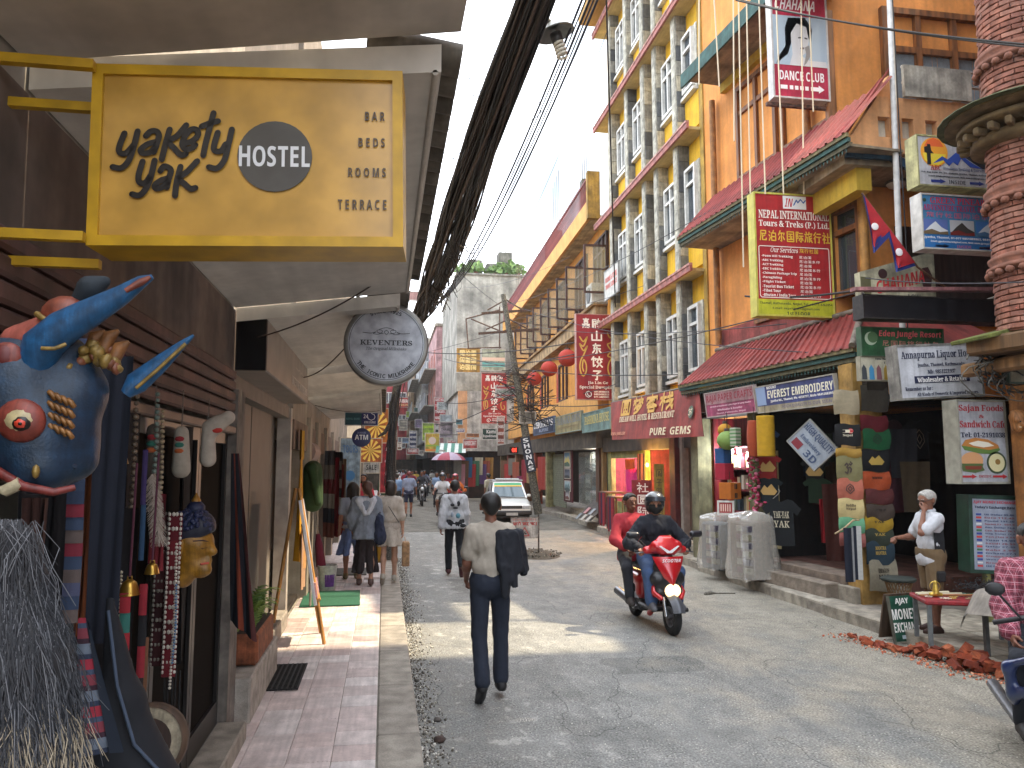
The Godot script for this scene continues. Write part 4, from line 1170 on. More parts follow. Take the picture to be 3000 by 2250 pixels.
	# --- dumpling restaurant boards
	for e in [[23.7,5.98,7.36,4.11,6.89,"tall dark red dumpling restaurant board in front of the checkered piers"],[40.0,4.97,6.33,4.2,6.9,"smaller looking red dumpling board farther down the street beside the white wall"]]:
		var j:=board("restaurant_sign",e[5],"sign",face_cam(e[0],e[1],e[2],e[3],e[4]),.16,mt(C("a3262c") if e[0]<30 else C("c03028"),.55,"plaster",.6),mt(C("b88a80"),.6,"metal",1.0),.025,"dumpling boards")
		glyphs(j,["jia","lin","ge"],.14,.05,.86,.17,.035,wh)
		glyphs(j,["mount","east","dump","child"],.36,.19,.64,.8,.05,wh,true)
		var gold:=ink("c9a24a")
		S(j,[[2,1,5,2,8,1,5,3,2,2.5,5,4,8,3,5,5],[5,5,3,6,2,7.5,3,9,5,9.5,7,8.5,7,7,5,6,4,7.5,5,8.5]],.03,.22,.33,.75,.045,gold,"dragon",true)
		S(j,[[3,0,5,1,8,.5,6,2,3,2.5,5,3.5,7,4],[6,4,3,5,6,5.5,4,6.5,3,8,5,9.5,8,9,7,8]],.67,.22,.97,.75,.045,gold,"dragon",true)
		T(j,"Jia Lin Ge",.28,.785,.76,.825,wh,"serifb"); T(j,"Special Dumpling",.08,.835,.94,.88,wh,"serifb")
		for i in 3: T(j,["9813988644","9803498323","971-4409805"][i],.42,.895+i*.03,.78,.915+i*.03,wh)
		S(j,[[5,0,9,2,10,5,9,8,5,10,1,8,0,5,1,2,5,0],[3,3,3.5,6,7,8]],.22,.9,.36,.97,.025,wh,"phone_symbol")
	# --- slanting red hotel banner
	var bf:=[P(6.28,3.79,20.9),P(6.22,3.63,14.64),P(6.10,2.60,14.14),P(6.12,2.73,20.3)]
	var xx: Vector3=(bf[1]-bf[0]).normalized()
	var zz: Vector3=xx.cross((bf[0]-bf[3]).normalized()).normalized()
	var b:=thing("hotel_banner","slanting faded red hotel and gem shop banner above the shops","banner",bf[3])
	var bw: float=(bf[0].distance_to(bf[1])+bf[3].distance_to(bf[2]))/2; var bh: float=(bf[0].distance_to(bf[3])+bf[1].distance_to(bf[2]))/2
	frames[b]=Transform3D(Basis(xx,zz.cross(xx),zz),(bf[0]+bf[1]+bf[2]+bf[3])/4+zz*.03); sizes[b]=Vector2(bw,bh)
	var sh:=MB.new()
	sh.sheet(24,6,func(u,v): return bf[0].lerp(bf[1],u).lerp(bf[3].lerp(bf[2],u),v)+zz*.015*sin(u*17+v*3)*sin(v*PI),.01)
	part(b,"cloth",sh,mt(C("b5443c"),.7,"grime",.35))
	var gd:=ink("cfa04a"); var cw:=ink("d9c9a8")
	glyphs(b,["yuan","meng","ke","zhan"],.13,.06,.78,.42,.07,gd)
	T(b,"DREAM WILL HOTEL & RESTAURANT",.13,.44,.78,.56,cw,"serifb")
	T(b,"GEMS & JEWELLERY",.03,.78,.24,.87,ink("c98a70")); T(b,"PURE  GEMS",.55,.74,.95,.88,cw,"sansb")
	disc(b,.93,.5,.13,ink("4c5a48"),"emblem"); glyphs(b,["om"],.91,.43,.95,.57,.02,cw)
	part(b,"pole",MB.new().tube([P(6.3,3.8,20.95),P(6.25,3.66,14.6)],.025,6),mt(C("6a625a"),.7,"metal",1.0))
func right_signs()->void:
	var wh:=ink("eceae6"); var bk:=ink("20242e"); var rd:=ink("a8242c")
	var alu:=mt(C("a9a9a2"),.45,"metal",1.0,.4)
	var cream:=mt(C("cfc98e"),.7,"grime",.8)
	var a:=board("trekking_sign","white trekking sign with orange sun, hiker and blue mountains","sign",face_cam(8.8,6.87,8.0,5.71,6.41),.22,mt(C("d5d5da"),.5,"plaster",.8),cream,.02)
	disc(a,.23,.33,.2,ink("e39a2e"),"sun"); shape(a,[.08,.36,.38,.36,.35,.5,.28,.58,.18,.58,.1,.5],ink("e0c63a"),"sun",.002); shape(a,[.1,.22,.15,.1,.23,.05,.31,.1,.36,.22],ink("d9602e"),"sun",.002)
	shape(a,[.14,.18,.18,.18,.19,.3,.22,.36,.18,.36,.18,.58,.13,.58,.13,.36,.1,.34,.1,.24,.14,.22],ink("1b1c20"),"hiker",.004)
	shape(a,[.2,.56,.33,.4,.4,.46,.54,.28,.66,.44,.72,.5,.85,.6,.7,.58,.58,.42,.53,.56,.47,.5,.42,.58,.34,.48],ink("2b4aa0"),"mountain",.003)
	shape(a,[.6,.36,.7,.26,.71,.16,.72,.26,.8,.34,.84,.32,.88,.2,.92,.32,1.0,.4,1.0,.6,.86,.6],ink("23242a"),"temple",.0035)
	T(a,"ABC",.17,.58,.31,.68,ink("a83a3a"),"serifb"); T(a,"Himalayan Trekking & Tours Pvt. Ltd.",.34,.61,.98,.68,ink("3a4668"),"serif")
	T(a,"P.O. Box 8159, Ph.: 01- 4266196, Jyatha, Thamel, Kathmandu",.05,.71,.98,.75,bk); T(a,"E-mail: info@trekkingtours.com, Web: www.trekkingtours.com",.14,.78,.93,.82,bk)
	T(a,"INSIDE",.4,.86,.62,.93,bk,"sans")
	for u in [.17,.68]: shape(a,[u,.87,u+.12,.87,u+.12,.85,u+.19,.895,u+.12,.94,u+.12,.92,u,.92],ink("2b3a80"),"arrow")
	var g:=board("travel_board","blue adventure travel sign with three mountain photos","sign",face_cam(8.78,6.87,8.05,4.85,5.6),.2,mt(C("4f93c4"),.5,"plaster",.8),mt(C("c9c7c0"),.5,"metal",1.0),.02)
	rect(g,.01,.74,.99,.99,ink("2a6aa8"),"band"); disc(g,.05,.12,.025,ink("2f4a3a"),"logo")
	T(g,"GREEN PINEAPPLE",.12,.06,.97,.17,ink("b8304a"),"serifb"); T(g,"ADVENTURE TRAVEL & TOURS",.03,.2,.98,.3,ink("a82a5a"),"serifb")
	glyphs(g,["lv","xing","she","guo","ji","bo","er","ni"],.06,.33,.97,.43,.008,ink("c8607a"))
	for i in 3:
		var u:=.02+i*.33
		rect(g,u,.46,u+.3,.73,ink(["5b6fae","b8bcc0","3b74b8"][i]),"photo",.001)
		shape(g,[u,.7,u+.08,.58,u+.15,.5,u+.22,.6,u+.3,.66,u+.3,.73,u,.73],ink(["d9dde0","3d3a36","cfdbe6"][i]),"peak",.002)
		shape(g,[u,.68,u+.1,.64,u+.2,.69,u+.3,.67,u+.3,.73,u,.73],ink(["6d5c44","7a2f2a","48729a"][i]),"slope",.003)
	T(g,"Jyatha, Thamel, 01-977 9851089863, 9841282568",.02,.765,.98,.815,wh); T(g,"Email: gpadventure@gmail.com, Web: www.gpnepal.com",.1,.84,.9,.88,wh)
	T(g,"INSIDE",.42,.91,.6,.96,ink("d05a72"),"sans")
	for u in [.16,.7]: shape(g,[u,.92,u+.1,.92,u+.1,.9,u+.17,.935,u+.1,.97,u+.1,.955,u,.955],ink("b8304a"),"arrow")
	var h:=thing("club_board","cream club board with slanted top and red painted lettering","sign",P(7.1,4.37,9.6))
	frames[h]=Transform3D(Basis(),P(7.095,4.72,9.6)); sizes[h]=Vector2(1.19,.7)
	part(h,"panel",MB.new().prism(PackedVector2Array([Vector2(-.595,-.35),Vector2(.58,-.35),Vector2(.58,.36),Vector2(-.595,.01)]),-.12,.0,frames[h]),mt(C("cfc8a6"),.7,"grime",.6))
	T(h,"CHAHANA",.2,.52,.86,.78,ink("b8262c"),"sansb",.25,.26)
	disc(h,.3,.5,.07,ink("3a1c1a"),"figure"); shape(h,[.82,.35,.9,.32,.95,.5,.92,.8,.84,.82,.8,.6],ink("3a1714"),"figure")
	rect(h,.01,.58,.14,.98,ink("5a5638"),"photo"); T(h,"LOW",.62,.9,.78,.99,bk)
	var k:=board("dark_light_box","long blank black light box with a pink strip along its top","sign",face_cam(9.0,6.12,8.16,3.95,4.27),.22,mt(C("17181c"),.35,"metal",.6),mt(C("2c2422"),.6,"rust",1.0),.02)
	part(k,"pink_strip",MB.new().box(P(7.1,4.36,8.98),Vector3(2.25,.045,.12),Basis(Vector3(0,0,1),.035)),mt(C("c98a8c"),.6,"grime",1.0))
	part(k,"stay",MB.new().tube([P(6.12,4.3,9.0),P(7.6,4.3,11.0)],.02,6).tube([P(8.1,4.3,9.0),P(8.3,4.3,11.0)],.02,6),alu)
	var e:=board("resort_sign","green jungle resort sign half hidden by the liquor sign","sign",face_cam(9.3,6.27,7.51,3.5,3.9),.1,mt(C("2f6b3d"),.6,"grime",.8),mt(C("3b5a40"),.6,"metal",1.0),.015)
	T(e,"Eden Jungle Resort",.22,.1,.97,.38,ink("c9545a"),"sansb",.1); glyphs(e,["ni","guo","ji","lv","xing","she","er"],.25,.45,.95,.65,.008,ink("b8776a"))
	disc(e,.12,.4,.09,ink("a9b8a0"),"moon"); disc(e,.14,.36,.075,ink("4a6a44"),"moon",.002)
	var bt:=board("bottle_sign","small cream sign with painted bags and bottles under the green sign","sign",face_cam(9.32,6.25,6.72,3.17,3.5),.08,mt(C("d3cdb4"),.7,"plaster",.8),mt(C("9a9480"),.6,"metal",1.0),.012)
	for i in 4: shape(bt,[.06+i*.23,.95,.06+i*.23,.5,.12+i*.23,.34,.2+i*.23,.5,.22+i*.23,.95],ink(["3a3e42","3f86b0","8a5a62","a88a3a"][i]),"picture")
	T(bt,"Fansa Thangka",.5,.05,.98,.16,bk); T(bt,"Tel:",.75,.2,.95,.3,bk)
	var l:=board("liquor_sign","white liquor shop sign with dark blue lettering, tilted forward","sign",[Transform3D(Basis(Vector3(0,0,1),.06),P(6.95,3.24,8.7)),1.2,.7],.2,mt(C("d3d6dc"),.45,"plaster",.8),mt(C("9d9a92"),.6,"grime",1.0),.025)
	var nv:=ink("1e2440")
	T(l,"Annapurna Liquor House",.06,.12,.95,.3,nv,"serifb"); T(l,"Jyatha, Thamel, Kathmandu",.24,.35,.8,.43,nv,"serifb"); T(l,"Mb: 9851221937",.35,.47,.68,.545,nv,"serifb")
	rect(l,.19,.58,.84,.71,nv,"lozenge"); T(l,"Wholesaler & Retailer",.22,.605,.81,.695,wh,"serifb")
	T(l,"Remember us for :",.07,.77,.39,.84,nv,"serifb"); T(l,"All Kinds of Domestic & Imported Liquors.",.2,.88,.93,.96,nv,"serifb")
	var s:=board("sandwich_sign","tall white sandwich cafe box sign with burger pictures and red arrows","sign",face_cam(8.4,6.9,7.58,1.82,2.85),.24,mt(C("c3c6ce"),.45,"plaster",.8),mt(C("9c9a8c"),.55,"metal",1.0),.025)
	T(s,"Sajan Foods",.05,.06,.95,.16,rd,"serifb"); T(s,"&",.45,.18,.55,.22,rd,"serifb"); T(s,"Sandwich Cafe",.05,.25,.99,.335,rd,"serifb"); T(s,"Tel: 01-2191038",.06,.39,.96,.45,nv,"serifb")
	shape(s,[.06,.55,.15,.48,.35,.46,.6,.48,.8,.55,.84,.6,.7,.65,.4,.64,.12,.6],ink("5c7a3c"),"lettuce",.001)
	shape(s,[.06,.55,.15,.48,.35,.455,.6,.475,.8,.54,.82,.575,.6,.6,.35,.575,.15,.555],ink("b5783c"),"bread",.002)
	shape(s,[.2,.52,.4,.49,.6,.51,.72,.55,.5,.57,.3,.55],ink("e2ddcc"),"highlight_bread",.003)
	disc(s,.26,.72,.15,ink("c79468"),"bun",.001,.65); shape(s,[.05,.76,.48,.76,.46,.8,.5,.84,.3,.87,.06,.85,.04,.8],ink("4d5f34"),"lettuce",.002); shape(s,[.1,.79,.44,.79,.42,.83,.12,.83],ink("7a3526"),"patty",.003)
	disc(s,.75,.75,.135,ink("3d4a34"),"dish",.001); disc(s,.75,.75,.11,ink("cfc79a"),"rolls",.002); disc(s,.77,.74,.035,ink("8a6a34"),"sauce",.003)
	T(s,"INSIDE",.37,.895,.63,.925,rd,"serif")
	for u in [.04,.66]: shape(s,[u,.9,u+.2,.9,u+.2,.885,u+.29,.913,u+.2,.94,u+.2,.925,u,.925],rd,"arrow")
	var x:=board("rate_board","green framed board listing exchange rates beside the old man","sign",[Transform3D(Basis(Vector3(0,0,1),-.03)*Basis(Vector3.UP,-.25),P(7.42,1.2,8.5)),.62,.95],.3,mt(C("a9b2c4"),.3,"plaster",.8),mt(C("1f4a38"),.5,"grime",1.0),.045)
	T(x,"AJAY MONEY EXCHANGE",.1,.07,.9,.115,ink("b83a4a")); T(x,"Today's Exchange Rate",.12,.135,.88,.18,nv)
	for i in 17:
		var v:=.235+i*.041
		T(x,["US Dollar 99.80","Euro 112.45","Pound 131.20","Swiss Fr. 101.9","Aus. Dollar 74.6","Can. Dollar 76.1","Sing. Dollar 72.5","Yen (10) 9.55","Yuan 14.90","Saudi 26.55","Qatar 27.35","Baht 2.99","Dirham 27.1","Ringgit 23.9","Won (100) 8.8","Kroner 11.8","HK Dollar 12.8"][i],.3,v,.86,v+.022,ink("8a4a58") if i % 2 else ink("3a4a70"))
		rect(x,.14,v,.24,v+.024,ink(["2a3f8a","b83a3a","2a3f8a","c9c9cc","b83a3a","3a6a4a"][i % 6]),"flag")
	part(x,"stand",MB.new().bx(7.3,7.36,.14,.75,8.55,8.62).bx(7.6,7.66,.14,.75,8.55,8.62),mt(C("8d8a52"),.7,"grime",1.0))
	var fa:=thing("pavement_board","green folding pavement board reading money exchange beside the brick rubble","sign",P(5.96,.02,8.3))
	var fb:=Basis(Vector3.UP,.16)*Basis(Vector3.RIGHT,-.16)
	frames[fa]=Transform3D(fb,P(5.965,.29,8.27)); sizes[fa]=Vector2(.4,.5)
	var mb:=MB.new(); mb.xf=frames[fa]
	mb.box(Vector3(0,0,-.012),Vector3(.4,.5,.02))
	part(fa,"front_leaf",mb,mt(C("18604a"),.55,"grime",1.0))
	var m2:=MB.new(); m2.xf=Transform3D(Basis(Vector3.UP,.16)*Basis(Vector3.RIGHT,.2),P(5.98,.29,8.47))
	m2.box(Vector3.ZERO,Vector3(.4,.52,.02))
	part(fa,"back_leaf",m2,mt(C("5a4634"),.8,"wood",1.0))
	for e2 in [-.2,.2]:
		var m3:=MB.new(); m3.xf=frames[fa]
		m3.box(Vector3(e2,-.02,.0),Vector3(.022,.56,.03))
		part(fa,"stile",m3,mt(C("6b6a5c"),.7,"wood",1.0))
	T(fa,"AJAY",.24,.05,.72,.21,wh); T(fa,"MONEY",.05,.29,.95,.52,wh); T(fa,"EXCHANG",.05,.59,.97,.8,wh)
	shape(fa,[.3,.87,.75,.87,.75,.84,.9,.91,.75,.98,.75,.95,.3,.95],ink("a9b4bc"),"arrow")
	var on:=board("corner_board","cream board with dark red capitals cut off by the right edge","sign",face_cam(7.9,7.2,7.75,3.0,3.43),.1,mt(C("b9b29c"),.6,"grime",.8),mt(C("4a5a52"),.6,"metal",1.0),.02)
	T(on,"ON",.1,.2,.42,.48,ink("7a2a2a"),"serifb")
	var r:=r1_board("craft_sign","pink paper craft shop board next to the red banner",1.93,3.68,2.96,3.44,mt(C("c9628a"),.6,"grime",.6),mt(C("b9a9a4"),.6,"metal",1.0))
	rect(r,.02,.04,.98,.5,mt(C("d3a0a8"),.6,"grime",.6),"band"); T(r,"RAJA PAPER CRAFTS",.04,.13,.96,.47,ink("8a2a3a"),"sansb",.15)
	for i in 3: T(r,["All Kinds of Handmade Lokta Paper & Lamp Shades","Wholesaler & Retailer","Thamel, Kathmandu, Nepal"][i],[.1,.25,.22][i],.56+i*.14,[.92,.75,.8][i],.64+i*.14,ink("e3b8c8"))
	var ev:=r1_board("embroidery_sign","blue and cream embroidery shop banner above the T-shirts",3.72,5.82,2.93,3.39,mt(C("5a66a8"),.6,"grime",.6),mt(C("a9a59a"),.6,"metal",1.0))
	rect(ev,.0,.75,1.0,1.0,mt(C("c9c0a4"),.6,"grime",.6),"band"); rect(ev,.01,.04,.14,.72,ink("8aa0c4"),"photo")
	T(ev,"MOUNT",.17,.06,.3,.16,wh); T(ev,"EVEREST EMBROIDERY",.17,.22,.98,.5,ink("e6e2cf"),"sansb",.1); T(ev,"Jyatha Rd., Thamel, Ph: 4259777, Mob: 9841208395",.2,.56,.97,.67,wh); T(ev,"HIGH QUALITY IS OUR SIGN",.35,.8,.94,.93,ink("6a6478"))
	for e3 in [["alpine_sign","dark blue alpine shop board nearest to the leaning pole",29.35,33.6,3.33,3.97,"2f4468","5f6f86"],["art_sign","cream art shop board between the blue and turquoise boards",25.12,29.1,3.21,3.88,"b3a97c","8f9a8a"],["turquoise_sign","turquoise shop board partly behind the red banner",21.7,25.0,3.1,3.75,"7fa09a","6f8a86"]]:
		var bd:=board(e3[0],e3[1],"sign",face_street(6.5,e3[3],e3[2],e3[4],e3[5]),.08,mt(C(e3[6]),.7,"grime",.4),mt(C(e3[7]),.7,"metal",1.0),.03)
		if e3[0]=="alpine_sign": T(bd,"SHONA'S",.05,.15,.95,.55,wh,"serifb"); T(bd,"ALPINE",.3,.65,.75,.85,ink("9aa6c0"))
		elif e3[0]=="art_sign": T(bd,"THANGKA ARTS",.04,.12,.96,.5,ink("6a7480"),"serifb"); T(bd,"MANDALA PAINTING SCHOOL",.1,.62,.9,.74,ink("8a7a5a"))
		else: T(bd,"PASHMINA HOUSE",.1,.2,.95,.6,ink("c2b26a"),"serifb")
	var hf:=Basis(Vector3.UP,-.9)*Basis(Vector3(0,0,1),-.85)
	var hq:=board("quality_sign","tilted white quality sign hanging by a corner in front of the shirts","sign",[Transform3D(hf,q1(5.35,2.35,1.1)),.62,.5],.04,mt(C("aab4c0"),.5,"plaster",.8),alu,.015)
	T(hq,"HIGH QUALITY",.05,.1,.95,.36,ink("3a4a6a")); T(hq,"Embroidery",.15,.45,.8,.62,ink("4a5a78")); rect(hq,.1,.68,.35,.92,ink("7a2a34"),"badge"); T(hq,"3D",.5,.68,.85,.9,ink("3a4a6a"))
func r1_board(called: String,label: String,u0: float,u1: float,y0: float,y1: float,fm: Material,rm: Material)->Node3D:
	return board(called,label,"sign",[Transform3D(Basis(Vector3.UP,-PI/2+deg_to_rad(R1A))*Basis(Vector3.RIGHT,.12),q1((u0+u1)/2,(y0+y1)/2,1.0)),u1-u0,y1-y0],.06,fm,rm,.02)
func left_signs()->void:
	var wh:=ink("e6e6ea")
	var b:=thing("wall_box_sign","long grey metal box sign with pale lettering along the left wall","sign",P(-1.0,2.72,7.6))
	part(b,"box",MB.new().cbox(P(-1.04,2.955,7.6),Vector3(.3,.40,3.2),.01),mt(C("8b8680"),.35,"metal",.5,.5))
	part(b,"dark_end",MB.new().box(P(-1.04,2.955,5.99),Vector3(.29,.39,.02)),mt(C("0c0d10"),.2,"",1))
	frames[b]=Transform3D(Basis(Vector3.UP,PI/2),P(-.887,2.955,7.6)); sizes[b]=Vector2(3.2,.40)
	T(b,"KEVENTERS",.5,.62,.95,.82,ink("cfcbc4"),"serifb")
	S(b,[[1,5,3,5.5,4,4,5,6,6,4,7,5.5,9,5]],.55,.2,.9,.5,.012,ink("b9b4ac"),"ornament",true)
	var a:=board("bank_sign","teal and navy bank sign under the last canopy","sign",face_cam(14.2,-.72,-.12,2.76,3.0),.08,mt(C("1f5a68"),.5,"plaster",.8),mt(C("c3c6c8"),.5,"metal",1.0),.012)
	rect(a,.5,.03,.98,.97,ink("262a62"),"half"); T(a,"24",.56,.15,.7,.45,wh); T(a,"ATM LOUNGE",.58,.66,.92,.84,wh); T(a,"NEPAL BANK",.05,.42,.45,.58,ink("5a8f98"))
	S(a,[[5,0,9,2,10,5,9,8,5,10,1,8,0,5]],.68,.08,.9,.6,.012,wh,"ring")
	var c:=P(-.41,2.54,14.1)
	var k:=thing("cash_machine_sign","small round navy cash machine sign below the bank sign","sign",c-Vector3(0,.17,0))
	frames[k]=Transform3D(Basis(),c+Vector3(0,0,.03)); sizes[k]=Vector2(.34,.34)
	part(k,"disc",MB.new().lathe(c,[Vector2(.001,-.03),Vector2(.165,-.03),Vector2(.17,0),Vector2(.165,.03),Vector2(.001,.03)],24,Basis(Vector3.RIGHT,PI/2)),mt(C("23285c"),.4,"",1))
	T(k,"ATM",.16,.36,.84,.62,wh); T(k,"24 HOURS",.28,.2,.72,.3,ink("8a90b8"))
	part(k,"hanger",MB.new().tube([P(-.41,2.7,14.1),P(-.41,2.8,14.1)],.01,6),mt(C("444"),.6,"",1))
	var bm:=[["sunburst_poster","orange sunburst poster high beside the leaning pole",20.0,-.52,.1,2.6,3.5,"d97a2a"],["sunburst_poster","lower square orange sunburst poster on the left shop",19.0,-.62,-.05,2.1,2.7,"d8702e"],["notice_board","white notice with black lettering below the sunburst posters",18.5,-.5,-.1,1.85,2.12,"d9d5cb"],["red_banner","narrow red banner beside the cash machine signs",21.0,-.12,.25,1.3,3.0,"c22f3c"],["shop_window_poster","pale blue window poster of the left shop behind the woman in red",18.8,-1.05,-.55,.9,2.7,"9fb0b8"],["service_sign","pink red service panel standing by the left pavement",22.0,-.25,.35,.4,1.2,"d0455a"]]
	for e in bm:
		var o:=board(e[0],e[1],"poster",face_cam(e[2],e[3],e[4],e[5],e[6]),.04,mt(C(e[7]),.7,"grime",1.2),mt(C("d9c9b0"),.7,"plaster",1.0),.02)
		if e[0]=="sunburst_poster":
			for i in 12:
				var t0:=TAU*i/12.0; var t1:=TAU*(i+.5)/12.0
				shape(o,[.5,.5,.5+.45*cos(t0),.5+.45*sin(t0),.5+.45*cos(t1),.5+.45*sin(t1)],ink("f0c85a"),"ray")
		elif e[0]=="notice_board": T(o,"SALE",.2,.25,.8,.7,ink("2a2826"))
		elif e[0]=="red_banner":
			for i in 5: disc(o,.5,.12+i*.19,.05,ink("e6c0c4"),"roundel")
		elif e[0]=="service_sign": T(o,"CAFE",.15,.2,.85,.4,ink("f0e0e0"))
		else: T(o,"TOURS",.15,.1,.85,.2,ink("3a5a80")); disc(o,.5,.5,.12,ink("3a6a90"),"globe")
# ---------------------------------------------------------------- far street
func far_house(label: String,x0: float,x1: float,d0: float,d1: float,h: float,col: String,rows: int,cols: int,wc: String,balc: bool)->Node3D:
	var o:=thing("far_house",label,"building",P((x0+x1)/2,0,d0),"houses down the far street")
	part(o,"wall",MB.new().bx(x0,x1,2.7,h,d0,d1),mt(C(col),.9,"grime",.25))
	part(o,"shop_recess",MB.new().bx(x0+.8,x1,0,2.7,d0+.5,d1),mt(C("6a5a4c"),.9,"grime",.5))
	part(o,"parapet",MB.new().bx(x0-.12,x1,h-.25,h,d0-.12,d1),mt(C("b9ab98"),.9,"grime",.4))
	var fm:=mt(C(wc),.6,"plaster",1.0); var gl:=glass(C("39424a"),.75,.05)
	for r in rows:
		var y:=4.2+r*(h-4.6)/maxi(rows,1)+.6
		for c in cols:
			var d:=d0+(d1-d0)*(c+.5)/cols
			window(o,st_frame(x0-.02,y,d),1.1,1.5,fm,gl,1,.0,.09,.12)
		for c in 2:
			window(o,Transform3D(Basis(),P(x0+.9+c*1.7,y,d0-.02)),1.0,1.4,fm,gl,1,.0,.09,.12)
		if balc:
			var b:=part(o,"balcony",MB.new().bx(x0-.9,x0,y-1.05,y-.95,d0,d1),mt(C("c3bcb0"),.9,"grime",.5))
			for k in 8: part(b,"rail_post",MB.new().bx(x0-.9,x0-.86,y-.95,y-.1,d0+.1+k*(d1-d0-.2)/7,d0+.14+k*(d1-d0-.2)/7),mt(C("a8b0b8"),.6,"metal",1.0))
			part(b,"rail",MB.new().bx(x0-.91,x0-.85,y-.1,y-.04,d0,d1),mt(C("a8b0b8"),.6,"metal",1.0))
	return o
